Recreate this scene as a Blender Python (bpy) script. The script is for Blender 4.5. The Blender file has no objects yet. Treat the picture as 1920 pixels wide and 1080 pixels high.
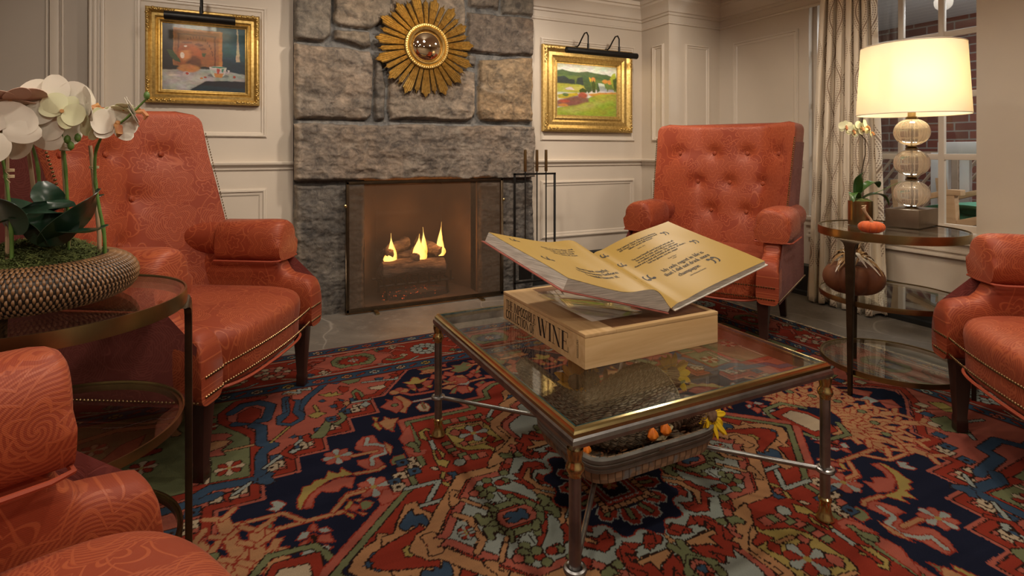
import bpy, bmesh, math, random
import numpy as np
from mathutils import Vector, Matrix, noise
PI=math.pi; R=math.radians
SC=bpy.context.scene; COLL=SC.collection
# ---------------------------------------------------------------- camera
cam=bpy.data.objects.new('camera',bpy.data.cameras.new('camera')); COLL.objects.link(cam)
cam.location=(0,0,1.05); cam.rotation_euler=(R(90),0,R(-26.2))
cam.data.lens=1025/1920*36; cam.data.sensor_width=36; cam.data.shift_y=-256/1920; cam.data.clip_start=.02
SC.camera=cam
# ---------------------------------------------------------------- exposure, world, lights
SC.view_settings.view_transform='Standard'; SC.view_settings.look='None'
SC.view_settings.exposure=-0.08; SC.view_settings.gamma=1; SC.view_settings.use_curve_mapping=False
w=bpy.data.worlds.new('world'); SC.world=w; w.use_nodes=True
w.node_tree.nodes['Background'].inputs[0].default_value=(.85,.80,.74,1); w.node_tree.nodes['Background'].inputs[1].default_value=.10
def light(kind,name,loc,power,col,size=.1,target=None,sizey=None,spot=None,blend=.6):
    l=bpy.data.lights.new(name,kind); l.energy=power; l.color=col
    if kind=='AREA':
        l.size=size
        if sizey: l.shape='RECTANGLE'; l.size_y=sizey
    else: l.shadow_soft_size=size
    if spot: l.spot_size=R(spot); l.spot_blend=blend
    o=bpy.data.objects.new(name,l); COLL.objects.link(o); o.location=loc
    if target: o.rotation_euler=(Vector(target)-Vector(loc)).to_track_quat('-Z','Y').to_euler()
    return o
WARM=(1,.86,.70)
for lx_,ly_,pw in ((.6,1.0,44),(2.2,1.0,44),(.6,2.4,40),(2.3,2.5,40),(-.9,.6,26),(-.1,-.7,48),(1.4,-.7,48)):
    light('SPOT','ceiling_light',(lx_,ly_,2.29),pw,(1,.87,.72),.065,(lx_+.05,ly_+.25,0),None,165,.5)
light('SPOT','fill_spot',(.35,1.5,2.24),30,WARM,.06,(-.35,2.6,.5),None,75)  # unseen spots added to brighten the chairs
light('SPOT','fill_spot',(2.0,1.0,2.24),34,WARM,.06,(2.55,.75,.4),None,70)
light('SPOT','fill_spot',(1.9,1.9,2.24),26,WARM,.06,(2.55,2.55,.8),None,80)
light('SPOT','fill_spot',(1.2,2.45,2.24),60,(1,.88,.74),.06,(1.15,3.8,1.45),None,100)  # unseen spots added to brighten the chimney and back wall
light('SPOT','fill_spot',(2.5,2.4,2.24),34,(1,.88,.74),.06,(2.7,3.8,1.4),None,100)
light('SPOT','fill_spot',(-.4,2.5,2.24),26,(1,.88,.74),.06,(-.3,3.8,1.4),None,100)
light('SPOT','fill_spot',(-.3,.9,2.24),16,(1,.84,.66),.06,(-.15,.75,.4),None,80)  # unseen spot added over the nearest chair
# ---------------------------------------------------------------- small library
def link(o,parent=None):
    COLL.objects.link(o)
    if parent is not None: o.parent=parent
    return o
def tag(o,label=None,cat=None,group=None,kind=None):
    if label: o['label']=label
    if cat: o['category']=cat
    if group: o['group']=group
    if kind: o['kind']=kind
    return o
def thing(name,loc=(0,0,0),rz=0,label=None,cat=None,group=None):
    o=bpy.data.objects.new(name,None); o.empty_display_size=.05; COLL.objects.link(o)
    o.location=loc; o.rotation_euler=(0,0,rz); return tag(o,label,cat,group)
class MB:
    def __init__(s): s.v=[]; s.f=[]; s.uv=[]; s.col=None
    def add(s,vs,fs,uvs=None):
        n=len(s.v); s.v+= [tuple(p) for p in vs]; s.f+=[tuple(i+n for i in q) for q in fs]
        s.uv+= (uvs if uvs is not None else [(0,0)]*len(vs)); return s
    def box(s,a,b):
        (x0,y0,z0),(x1,y1,z1)=a,b
        vs=[(x0,y0,z0),(x1,y0,z0),(x1,y1,z0),(x0,y1,z0),(x0,y0,z1),(x1,y0,z1),(x1,y1,z1),(x0,y1,z1)]
        return s.add(vs,[(0,3,2,1),(4,5,6,7),(0,1,5,4),(1,2,6,5),(2,3,7,6),(3,0,4,7)])
    def rings(s,rings,closed=True,cap0=True,cap1=True,loop=False):
        """loft equal-length rings of points; uv in metres"""
        n=len(rings[0]); m=len(rings); vs=[];uv=[]
        vlen=0
        base=[0]
        for i in range(1,n+ (1 if closed else 0)): base.append(base[-1]+(Vector(rings[m//2][i%n])-Vector(rings[m//2][i-1])).length)
        k=n+1 if closed else n
        for j,rg in enumerate(rings):
            if j: vlen+=(Vector(rg[0])-Vector(rings[j-1][0])).length if n<3 else sum((Vector(rg[q])-Vector(rings[j-1][q])).length for q in (0,n//3,2*n//3))/3
            for i in range(k): vs.append(rg[i%n]); uv.append((base[i],vlen))
        fs=[]
        for j in range(m-1 if not loop else m):
            j2=(j+1)%m
            for i in range(k-1): fs.append((j*k+i,j*k+i+1,j2*k+i+1,j2*k+i))
        if cap0 and closed and not loop: fs.append(tuple(reversed(range(n))))
        if cap1 and closed and not loop: fs.append(tuple((m-1)*k+i for i in range(n)))
        return s.add(vs,fs,uv)
    def tube(s,pts,r,seg=10,cap=True,flat=1.0):
        P=[Vector(p) for p in pts]; rs=r if isinstance(r,(list,tuple)) else [r]*len(P)
        up=Vector((0,0,1)); rings=[]; prev=None
        for i,p in enumerate(P):
            t=(P[min(i+1,len(P)-1)]-P[max(i-1,0)]).normalized()
            if prev is None:
                a=t.cross(up)
                if a.length<.05: a=t.cross(Vector((0,1,0)))
                a.normalize()
            else:
                a=prev-t*prev.dot(t)
                if a.length<1e-5: a=t.cross(Vector((0,1,0)))
                a.normalize()
            prev=a; b=t.cross(a)
            rings.append([p+a*(rs[i]*math.cos(2*PI*k/seg))+b*(rs[i]*flat*math.sin(2*PI*k/seg)) for k in range(seg)])
        return s.rings(rings,True,cap,cap)
    def lathe(s,prof,seg=32,c=(0,0,0),sx=1,sy=1,fn=None,cap=True):
        rings=[]
        for r,z in prof:
            rings.append([(c[0]+sx*r*(fn(2*PI*k/seg,z) if fn else 1)*math.cos(2*PI*k/seg),c[1]+sy*r*(fn(2*PI*k/seg,z) if fn else 1)*math.sin(2*PI*k/seg),c[2]+z) for k in range(seg)])
        return s.rings(rings,True,cap and prof[0][0]>1e-4,cap and prof[-1][0]>1e-4)
    def build(s,name,m,parent=None,smooth=True,bevel=0,sub=0,angle=40):
        me=bpy.data.meshes.new(name); me.from_pydata(s.v,[],s.f); me.update()
        if len(s.uv)==len(s.v) and s.f:
            ul=me.uv_layers.new(name='UVMap'); idx=np.empty(len(me.loops),np.int32); me.loops.foreach_get('vertex_index',idx)
            ul.data.foreach_set('uv',np.array(s.uv,np.float32)[idx].ravel())
        bm=bmesh.new(); bm.from_mesh(me)
        bmesh.ops.remove_doubles(bm,verts=bm.verts,dist=1e-5)
        bmesh.ops.recalc_face_normals(bm,faces=bm.faces)
        if bevel: bmesh.ops.bevel(bm,geom=[e for e in bm.edges if len(e.link_faces)==2 and e.calc_face_angle(0)>.6],offset=bevel,segments=2,affect='EDGES',profile=.6)
        bm.to_mesh(me); bm.free()
        if smooth:
            me.polygons.foreach_set('use_smooth',[True]*len(me.polygons))
            try: me.set_sharp_from_angle(angle=R(angle))
            except Exception: pass
        me.materials.append(m)
        o=bpy.data.objects.new(name,me); link(o,parent)
        if sub:
            md=o.modifiers.new('sub','SUBSURF'); md.levels=sub; md.render_levels=sub
        return o
def rbox(a,b,bev=.003): m=MB(); m.box(a,b); m.bv=bev; return m
def grid_obj(name,X,Y,Z,mat,parent=None,col=None,smooth=True):
    """dense sheet from 2-D arrays, optional per-vertex colour"""
    ny,nx=X.shape; me=bpy.data.meshes.new(name); nv=nx*ny
    me.vertices.add(nv); me.vertices.foreach_set('co',np.stack([X,Y,Z],-1).astype(np.float32).ravel())
    i=np.arange(nv).reshape(ny,nx); q=np.stack([i[:-1,:-1],i[:-1,1:],i[1:,1:],i[1:,:-1]],-1).reshape(-1,4); nf=len(q)
    me.loops.add(nf*4); me.loops.foreach_set('vertex_index',q.astype(np.int32).ravel())
    me.polygons.add(nf); me.polygons.foreach_set('loop_start',np.arange(nf,dtype=np.int32)*4); me.polygons.foreach_set('loop_total',np.full(nf,4,np.int32))
    if smooth: me.polygons.foreach_set('use_smooth',np.ones(nf,bool))
    me.update(calc_edges=True); me.validate()
    if col is not None:
        a=me.color_attributes.new('Col','FLOAT_COLOR','POINT'); c=np.ones((nv,4),np.float32); c[:,:3]=col.reshape(-1,3); a.data.foreach_set('color',c.ravel())
    me.materials.append(mat); o=bpy.data.objects.new(name,me); link(o,parent); return o
# ---------------------------------------------------------------- materials
class NT:
    def __init__(s,name):
        s.m=bpy.data.materials.new(name); s.m.use_nodes=True; s.t=s.m.node_tree; s.b=s.t.nodes['Principled BSDF']; s.out=s.t.nodes['Material Output']
    def n(s,k,**kw):
        d=s.t.nodes.new(k)
        for a,b in kw.items(): setattr(d,a,b)
        return d
    def l(s,a,b): s.t.links.new(a,b)
    def put(s,sock,v):
        if isinstance(v,bpy.types.NodeSocket): s.l(v,sock)
        elif v is not None: sock.default_value=v
    def M(s,op,a,b=None,c=None):
        d=s.n('ShaderNodeMath',operation=op); s.put(d.inputs[0],a); s.put(d.inputs[1],b)
        if c is not None: s.put(d.inputs[2],c)
        return d.outputs[0]
    def mix(s,f,a,b,bl='MIX'):
        d=s.n('ShaderNodeMix',data_type='RGBA',blend_type=bl); s.put(d.inputs[0],f)
        for k,v in ((6,a),(7,b)): s.put(d.inputs[k],(*v,1) if isinstance(v,tuple) and len(v)==3 else v)
        return d.outputs[2]
    def ramp(s,f,st):
        d=s.n('ShaderNodeValToRGB'); e=d.color_ramp.elements
        while len(e)<len(st): e.new(.5)
        for x,(p,c) in zip(e,st): x.position=p; x.color=(*c,1) if len(c)==3 else c
        s.put(d.inputs[0],f); return d.outputs[0]
    def step(s,v,a,b):
        d=s.n('ShaderNodeMapRange'); s.put(d.inputs[0],v); d.inputs[1].default_value=a; d.inputs[2].default_value=b; return d.outputs[0]
    def co(s,kind='Object',scale=None):
        d=s.n('ShaderNodeTexCoord').outputs[kind]
        if scale:
            mp=s.n('ShaderNodeMapping'); s.l(d,mp.inputs[0]); mp.inputs['Scale'].default_value=scale if isinstance(scale,tuple) else (scale,)*3; d=mp.outputs[0]
        return d
    def noise(s,co,sc,det=4,rough=.55,dist=0):
        d=s.n('ShaderNodeTexNoise'); s.put(d.inputs['Vector'],co); d.inputs['Scale'].default_value=sc; d.inputs['Detail'].default_value=det; d.inputs['Roughness'].default_value=rough; d.inputs['Distortion'].default_value=dist; return d.outputs[0]
    def bump(s,h,st=.3,dist=.002,nrm=None):
        d=s.n('ShaderNodeBump'); d.inputs['Strength'].default_value=st; d.inputs['Distance'].default_value=dist; s.put(d.inputs['Height'],h)
        if nrm is not None: s.put(d.inputs['Normal'],nrm)
        s.l(d.outputs[0],s.b.inputs['Normal']); return d.outputs[0]
    def set(s,**kw):
        for k,v in kw.items():
            k={'col':'Base Color','rough':'Roughness','metal':'Metallic','trans':'Transmission Weight','ior':'IOR','sheen':'Sheen Weight','coat':'Coat Weight','em':'Emission Strength','emc':'Emission Color','spec':'Specular IOR Level','sub':'Subsurface Weight','aniso':'Anisotropic','alpha':'Alpha','sheenr':'Sheen Roughness'}[k]
            s.put(s.b.inputs[k],(*v,1) if isinstance(v,tuple) and len(v)==3 else v)
        return s
def varied(name,c1,c2,sc=8,rough=.5,metal=0,bump=0,bsc=60,det=5,scale=None,**kw):
    n=NT(name); co=n.co('Object',scale); f=n.noise(co,sc,det)
    n.set(col=n.mix(n.step(f,.3,.7),c1,c2),rough=rough,metal=metal,**kw)
    if bump: n.bump(n.noise(co,bsc,4),bump,.002)
    return n.m
MAT={}
def mk_materials():
    M=MAT
    M['wall']=varied('cream_paint',(.54,.465,.38),(.57,.49,.40),3,.5,0,.05,90)
    M['wall_shaded']=varied('shaded_cream_paint',(.43,.37,.31),(.45,.39,.33),3,.55,0,.05,90)  # darker wall paint: the recessed door's shade put into the colour
    M['trim']=varied('trim_paint',(.57,.495,.41),(.61,.53,.44),3,.38)
    M['ceiling']=varied('ceiling_paint',(.55,.52,.48),(.58,.55,.51),3,.7)
    M['base']=varied('black_baseboard',(.010,.011,.012),(.016,.017,.017),5,.35)
    M['blackmetal']=varied('black_iron',(.012,.011,.010),(.02,.018,.016),20,.45,.6,.1,200)
    M['bronze']=varied('antique_brass',(.24,.18,.085),(.36,.27,.13),12,.28,1,.05,120)
    M['brass']=varied('polished_brass',(.52,.41,.18),(.64,.51,.24),14,.22,1)
    M['darkbronze']=varied('dark_bronze',(.06,.042,.026),(.10,.07,.042),14,.36,.9)
    M['steel']=varied('brushed_steel',(.24,.24,.24),(.42,.41,.40),18,.34,1,.1,90)
    M['darkwood']=varied('dark_wood',(.020,.007,.005),(.036,.012,.008),6,.3,0,0,60,5,(1,1,.15))
    M['gold']=None
    n=NT('gilt_leaf'); co=n.co(); f=n.noise(co,60,6); g=n.noise(co,140,3)
    n.set(col=n.mix(n.step(f,.3,.75),(.40,.26,.075),(.70,.50,.19)),rough=.42,metal=.9); n.bump(g,.25,.002); M['gold']=n.m
    # silk damask upholstery: tone on tone flowers on the cloth's own uv
    def damask(name,c_lo,c_hi,rough=.55):
        n=NT(name); uv=n.n('ShaderNodeUVMap').outputs[0]
        wn=n.n('ShaderNodeTexNoise'); n.l(uv,wn.inputs['Vector']); wn.inputs['Scale'].default_value=7; wn.inputs['Detail'].default_value=2
        ad=n.n('ShaderNodeVectorMath',operation='MULTIPLY_ADD'); n.l(wn.outputs[1],ad.inputs[0]); ad.inputs[1].default_value=(.035,.035,0); n.l(uv,ad.inputs[2]); uvw=ad.outputs[0]
        def rosette(sc,k,ring,seed):
            v=n.n('ShaderNodeTexVoronoi',voronoi_dimensions='2D'); mp=n.n('ShaderNodeMapping'); n.l(uvw,mp.inputs[0]); mp.inputs['Scale'].default_value=(sc,sc,sc); mp.inputs['Location'].default_value=(seed,seed*.7,0)
            n.l(mp.outputs[0],v.inputs['Vector']); v.inputs['Scale'].default_value=1; v.inputs['Randomness'].default_value=.62
            sb=n.n('ShaderNodeVectorMath',operation='SUBTRACT'); n.l(mp.outputs[0],sb.inputs[0]); n.l(v.outputs['Position'],sb.inputs[1])
            sp=n.n('ShaderNodeSeparateXYZ'); n.l(sb.outputs[0],sp.inputs[0])
            ang=n.M('ARCTAN2',sp.outputs[1],sp.outputs[0]); r=v.outputs['Distance']
            pet=n.M('ABSOLUTE',n.M('SINE',n.M('MULTIPLY',ang,k)))
            rr=n.M('ADD',r,n.M('MULTIPLY',n.M('MULTIPLY',pet,r),-.42))
            rg=n.M('SINE',n.M('MULTIPLY',rr,ring))
            inside=n.step(n.M('ADD',r,n.M('MULTIPLY',pet,-.13)),.40,.38)
            return rg,inside,ang,r,pet
        rg,ins,ang,r,pet=rosette(4.6,3.0,30,0.3)
        rg2,ins2,a2,r2,p2=rosette(8.2,2.5,24,3.7)
        flower=n.M('MULTIPLY',n.step(n.M('ABSOLUTE',rg),.42,.22),ins); fl2=n.M('MULTIPLY',n.step(n.M('ABSOLUTE',rg2),.45,.25),ins2)
        hatch=n.step(n.M('SINE',n.M('ADD',n.M('MULTIPLY',r,190.),n.M('MULTIPLY',ang,4.))),-.2,.2)
        hm=n.M('MULTIPLY',n.M('MULTIPLY',hatch,ins),n.M('SUBTRACT',1.,flower))
        wv=n.noise(uvw,3.2,1); vine=n.step(n.M('ABSOLUTE',n.M('SINE',n.M('MULTIPLY',wv,30.))),.13,.05)
        vine=n.M('MULTIPLY',vine,n.M('SUBTRACT',1.,ins))
        msk=n.M('MAXIMUM',n.M('MAXIMUM',flower,n.M('MULTIPLY',fl2,n.M('SUBTRACT',1.,ins))),n.M('MAXIMUM',n.M('MULTIPLY',hm,.8),vine))
        big=n.noise(uv,2.2,2)
        a=n.mix(big,tuple(x*.90 for x in c_lo),tuple(x*1.08 for x in c_lo)); b=n.mix(big,tuple(x*.92 for x in c_hi),tuple(x*1.08 for x in c_hi))
        twill=n.n('ShaderNodeTexWave'); n.l(uv,twill.inputs['Vector']); twill.inputs['Scale'].default_value=230; twill.bands_direction='DIAGONAL'
        n.set(col=n.mix(msk,a,b),rough=n.M('ADD',rough,n.M('MULTIPLY',msk,-.14)),sheen=.05,sheenr=.4,spec=.32)
        h=n.M('ADD',n.M('MULTIPLY',msk,.9),n.M('MULTIPLY',twill.outputs[1],.25)); n.bump(h,.35,.0012); return n.m
    M['damask']=damask('orange_damask',(.255,.042,.015),(.36,.080,.030))
    M['damask_side']=damask('rose_damask',(.17,.038,.032),(.21,.052,.042),.7)  # same damask pattern in a darker rose tone
    n=NT('cord_piping'); n.set(col=(.33,.055,.022),rough=.6); M['piping']=n.m
    M['nail']=varied('brass_nail',(.16,.10,.045),(.30,.20,.10),40,.3,1)
    # clear sheet glass
    def sheet(name,tint,edge):
        n=NT(name); t=n.t; t.nodes.remove(n.b); tr=n.n('ShaderNodeBsdfTransparent'); tr.inputs[0].default_value=(*tint,1); gl=n.n('ShaderNodeBsdfGlossy'); gl.inputs[0].default_value=(1,1,1,1); gl.inputs['Roughness'].default_value=.015
        g=n.n('ShaderNodeNewGeometry'); dt=n.n('ShaderNodeVectorMath',operation='DOT_PRODUCT'); n.l(g.outputs['Incoming'],dt.inputs[0]); n.l(g.outputs['Normal'],dt.inputs[1]); fr=n.M('ADD',.04,n.M('MULTIPLY',n.M('POWER',n.M('SUBTRACT',1.,n.M('ABSOLUTE',dt.outputs['Value'])),5.),.96)); mx=n.n('ShaderNodeMixShader'); n.l(fr,mx.inputs[0]); n.l(tr.outputs[0],mx.inputs[1]); n.l(gl.outputs[0],mx.inputs[2]); n.l(mx.outputs[0],n.out.inputs[0]); return n.m
    M['glass']=sheet('clear_table_glass',(.90,.93,.91),0); M['pane']=sheet('window_glass',(.95,.96,.95),0)
    n=NT('glass_edge'); n.set(col=(.015,.06,.06),rough=.1,trans=.0,coat=1.); M['glassedge']=n.m
    M['acrylic']=sheet('clear_acrylic',(.93,.93,.94),0)
    n=NT('champagne_glass'); n.set(col=(.95,.84,.68),rough=.05,trans=.80,ior=1.33,spec=.8,coat=.6); M['lampglass']=n.m
    M['paper']=varied('page_edges',(.40,.37,.32),(.74,.70,.62),50,.8,0,.3,200,4,(.3,.3,7))
    n=NT('ochre_page'); n.set(col=(.40,.255,.055),rough=.42,spec=.4); M['page']=n.m
    n=NT('ink'); n.set(col=(.015,.012,.012),rough=.5); M['ink']=n.m
    M['redcover']=varied('worn_red_cover',(.30,.07,.05),(.42,.14,.11),30,.5)
    def wood(name,a,b,sc,axis,rough=.45):
        n=NT(name); s=[22,22,22]; s[axis]=1.6; co=n.co('Object',tuple(s)); f=n.noise(co,1.0,6,.6,1.2); g=n.noise(n.co('Object',tuple(x*4 for x in s)),1.0,3)
        n.set(col=n.mix(n.step(f,.3,.7),a,b),rough=rough); n.bump(g,.12,.001); return n.m
    M['pine']=wood('pine_box',(.56,.36,.16),(.74,.53,.28),1,0); M['pine_y']=wood('pine_rail',(.54,.34,.15),(.72,.50,.26),1,1)
    M['walnut']=wood('walnut_panel',(.16,.075,.035),(.30,.16,.08),1,1); M['teak']=wood('teak_arm',(.42,.26,.14),(.58,.38,.22),1,1)
    # slate floor with thin joints
    n=NT('slate_floor'); co=n.co(); f=n.noise(co,2.2,7,.62,.8); g=n.noise(co,14,8,.7,.6); vv=n.n('ShaderNodeTexVoronoi',feature='DISTANCE_TO_EDGE'); 
    dn=n.n('ShaderNodeTexNoise'); n.l(co,dn.inputs['Vector']); dn.inputs['Scale'].default_value=1.4
    ad=n.n('ShaderNodeVectorMath',operation='MULTIPLY_ADD'); n.l(dn.outputs[1],ad.inputs[0]); ad.inputs[1].default_value=(.7,.7,0); n.l(co,ad.inputs[2]); n.l(ad.outputs[0],vv.inputs['Vector']); vv.inputs['Scale'].default_value=1.1
    crack=n.step(vv.outputs[0],.008,.0)
    c=n.mix(n.step(f,.3,.72),(.105,.092,.078),(.20,.178,.15)); c=n.mix(n.step(g,.55,.8),c,(.27,.245,.21)); c=n.mix(n.M('MULTIPLY',crack,.6),c,(.34,.31,.27))
    n.set(col=c,rough=n.M('ADD',.34,n.M('MULTIPLY',g,.25)),spec=.45); n.bump(n.M('ADD',g,n.M('MULTIPLY',f,1.5)),.35,.006); M['slate']=n.m
    # stone faces take their tone from the carved sheet's own colour
    n=NT('granite'); at=n.n('ShaderNodeVertexColor'); at.layer_name='Col'; co=n.co(); f=n.noise(co,16,9,.7,.5); g=n.noise(co,90,5,.7); k=n.noise(co,5,5,.6,1.5)
    c=n.mix(n.step(f,.32,.70),n.mix(1.,at.outputs[0],(.42,.41,.42),'MULTIPLY'),n.mix(1.,at.outputs[0],(1.95,1.8,1.6),'MULTIPLY')); c=n.mix(n.M('MULTIPLY',n.step(k,.56,.72),.45),c,(.34,.29,.23)); c=n.mix(n.M('MULTIPLY',n.step(g,.62,.75),.5),c,(.55,.50,.42))
    n.set(col=c,rough=.85); n.bump(n.M('ADD',n.M('MULTIPLY',f,1.6),n.M('MULTIPLY',g,.5)),.75,.008); M['granite']=n.m
    M['firebrick']=varied('sooty_firebox',(.07,.045,.03),(.13,.088,.058),5,.85,0,.5,25)
    n=NT('wool_rug'); at=n.n('ShaderNodeVertexColor'); at.layer_name='Col'; co=n.co(); a=n.noise(n.co('Object',(.6,14,1)),1,3); sp=n.noise(co,170,3,.8); wr=n.noise(co,2.2,3); fib=n.noise(n.co('Object',(300,1400,1)),1,2)
    c=n.mix(1.,at.outputs[0],n.ramp(a,[(.3,(.80,.80,.82)),(.7,(1.18,1.14,1.1))]),'MULTIPLY'); c=n.mix(1.,c,n.ramp(fib,[(.3,(.75,.75,.75)),(.7,(1.22,1.22,1.22))]),'MULTIPLY')
    worn=n.M('MULTIPLY',n.step(sp,.70,.76),n.step(wr,.50,.60)); c=n.mix(n.M('MULTIPLY',worn,.6),c,(.50,.44,.36))
    n.set(col=c,rough=.97,spec=.05); n.bump(fib,.5,.003); M['rug']=n.m
    n=NT('painted_canvas'); at=n.n('ShaderNodeVertexColor'); at.layer_name='Col'; n.set(col=at.outputs[0],rough=.35); n.bump(n.noise(n.co(),160,3),.2,.001); M['canvas']=n.m
    # curtain cloth
    n=NT('ogee_curtain'); uv=n.n('ShaderNodeUVMap').outputs[0]; sp=n.n('ShaderNodeSeparateXYZ'); n.l(uv,sp.inputs[0]); u,v=sp.outputs[0],sp.outputs[1]
    q=n.M('SINE',n.M('MULTIPLY',v,2*PI/.46)); tot=None
    for ph,sg in ((0,1),(.5,-1)):
        x=n.M('ADD',n.M('MULTIPLY',u,1/.27),ph); fr=n.M('ABSOLUTE',n.M('SUBTRACT',n.M('FRACT',x),.5))
        d=n.M('SUBTRACT',fr,n.M('ADD',.25,n.M('MULTIPLY',q,.13*sg)))
        for o_,wd in ((0,.022),(.05,.013),(.09,.013)):
            ln=n.step(n.M('ABSOLUTE',n.M('SUBTRACT',d,o_)),wd,wd*.45)
            if o_: ln=n.M('MULTIPLY',ln,n.step(n.M('SINE',n.M('MULTIPLY',v,420.)),-.6,-.2))
            tot=ln if tot is None else n.M('MAXIMUM',tot,ln)
    n.set(col=n.mix(n.M('MULTIPLY',tot,.85),(.80,.70,.56),(.20,.11,.055)),rough=.6,sheen=.2); n.bump(n.noise(uv,400,2),.1,.001); M['curtain']=n.m
    # lamp shade: linen that lets light through
    n=NT('linen_shade'); n.t.nodes.remove(n.b); d=n.n('ShaderNodeBsdfDiffuse'); d.inputs[0].default_value=(.92,.90,.86,1); t=n.n('ShaderNodeBsdfTranslucent'); t.inputs[0].default_value=(.95,.88,.70,1); mx=n.n('ShaderNodeMixShader'); mx.inputs[0].default_value=.42; n.l(d.outputs[0],mx.inputs[1]); n.l(t.outputs[0],mx.inputs[2]); n.l(mx.outputs[0],n.out.inputs[0]); M['shade']=n.m
    # woven wire of the fire screen
    n=NT('fine_wire_mesh'); n.t.nodes.remove(n.b); d=n.n('ShaderNodeBsdfDiffuse'); d.inputs[0].default_value=(.13,.085,.055,1); t=n.n('ShaderNodeBsdfTransparent'); mx=n.n('ShaderNodeMixShader'); mx.inputs[0].default_value=.32; n.l(t.outputs[0],mx.inputs[1]); n.l(d.outputs[0],mx.inputs[2]); n.l(mx.outputs[0],n.out.inputs[0]); M['wire']=n.m
    n=NT('flame'); n.t.nodes.remove(n.b); lw=n.n('ShaderNodeLayerWeight'); lw.inputs[0].default_value=.5; e=n.n('ShaderNodeEmission'); cr=n.ramp(lw.outputs[1],[(0.,(1,.62,.16)),(.45,(1,.34,.04)),(.9,(.8,.12,.01))]); n.l(cr,e.inputs[0]); e.inputs[1].default_value=4.5
    tr=n.n('ShaderNodeBsdfTransparent'); mx=n.n('ShaderNodeMixShader'); n.l(n.step(lw.outputs[1],.98,.35),mx.inputs[0]); n.l(tr.outputs[0],mx.inputs[1]); n.l(e.outputs[0],mx.inputs[2]); n.l(mx.outputs[0],n.out.inputs[0]); M['flame']=n.m
    n=NT('ember'); f=n.noise(n.co(),60,4); n.set(col=(.05,.04,.035),rough=.9,emc=(1,.13,.02),em=n.M('MULTIPLY',n.step(f,.62,.70),1.6)); M['ember']=n.m
    n=NT('charred_log'); co=n.co(); f=n.noise(n.co('Object',(6,30,30)),1,7,.7,1.5); n.set(col=n.mix(n.step(f,.35,.65),(.05,.04,.035),(.26,.20,.16)),rough=.9); n.bump(f,1.,.02); M['log']=n.m
    n=NT('mirror_glass'); n.set(col=(.75,.62,.45),metal=1.,rough=.02); M['mirror']=n.m
    # velvet
    M['velvet']=varied('rust_velvet',(.42,.060,.006),(.60,.11,.010),14,.75,0,.15,90,5,None,sheen=.15)
    M['velvet_gold']=varied('brown_gold_velvet',(.085,.020,.004),(.14,.042,.008),6,.75,0,.1,90)
    M['petal']=varied('orchid_petal',(.74,.69,.57),(.84,.79,.69),6,.5,0,.05,60,4,None,sub=.0)
    M['petal_pink']=varied('blush_petal',(.62,.33,.26),(.72,.50,.38),9,.5)
    M['petal_green']=varied('green_petal',(.68,.70,.42),(.80,.80,.56),9,.5)
    M['lip']=varied('orchid_lip',(.45,.12,.05),(.62,.36,.12),40,.5)
    M['leaf']=varied('orchid_leaf',(.010,.032,.018),(.025,.060,.030),8,.28,0,0,60)
    M['leaf_bright']=varied('small_orchid_leaf',(.02,.06,.01),(.045,.11,.02),8,.3)
    M['stem']=varied('green_stem',(.07,.15,.025),(.13,.24,.05),20,.45)
    M['darkstem']=varied('dark_stem',(.03,.02,.012),(.06,.04,.02),20,.5)
    M['stake']=varied('bamboo_stake',(.36,.24,.14),(.50,.36,.22),20,.7,0,.1,90,5,(1,1,.1))
    M['twine']=varied('twine',(.45,.34,.2),(.58,.45,.28),60,.9)
    M['moss']=varied('moss',(.035,.050,.010),(.13,.15,.035),40,.95)
    M['rattan']=varied('rattan',(.13,.065,.028),(.27,.14,.06),30,.4)
    M['rattan_dark']=varied('rattan_core',(.012,.007,.004),(.03,.018,.01),30,.5)
    M['sunpetal']=varied('sunflower_petal',(.90,.52,.008),(.95,.66,.015),12,.6)
    M['orangepetal']=varied('orange_petal',(.85,.30,.01),(.92,.48,.012),12,.6)
    M['lantern']=varied('orange_lantern',(.70,.13,.01),(.82,.24,.02),22,.55)
    M['cone']=varied('pine_cone',(.10,.055,.035),(.27,.15,.095),60,.7)
    M['straw']=varied('straw',(.42,.32,.17),(.58,.46,.27),40,.8)
    M['cornhusk_plain']=varied('woven_seagrass',(.085,.06,.04),(.27,.195,.13),60,.8,0,.6,90)
    n=NT('braided_seagrass'); uv=n.n('ShaderNodeUVMap').outputs[0]; v=n.n('ShaderNodeTexVoronoi',feature='DISTANCE_TO_EDGE'); mp=n.n('ShaderNodeMapping'); n.l(uv,mp.inputs[0]); mp.inputs['Scale'].default_value=(210,34,1); mp.inputs['Rotation'].default_value=(0,0,.25); n.l(mp.outputs[0],v.inputs['Vector']); v.inputs['Scale'].default_value=1; v.inputs['Randomness'].default_value=.5
    e=n.step(v.outputs[0],.02,.22); f=n.noise(n.co(),45,4); c=n.mix(n.step(f,.3,.7),(.20,.14,.095),(.40,.31,.22)); c=n.mix(e,(.09,.062,.042),c); n.set(col=c,rough=.7); n.bump(e,.9,.004); M['cornhusk']=n.m
    M['eggplant']=varied('aubergine_skin',(.035,.008,.014),(.07,.015,.025),10,.2)
    M['dryleaf']=varied('dry_leaf',(.16,.055,.02),(.30,.12,.045),20,.7)
    M['greywood']=varied('grey_splint',(.13,.12,.11),(.22,.20,.185),30,.55,0,.2,60)
    M['tansplint']=varied('tan_splint',(.22,.14,.085),(.34,.23,.14),30,.6,0,.2,60)
    M['bluesplint']=varied('blue_grey_splint',(.14,.16,.17),(.20,.22,.23),30,.6)
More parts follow.
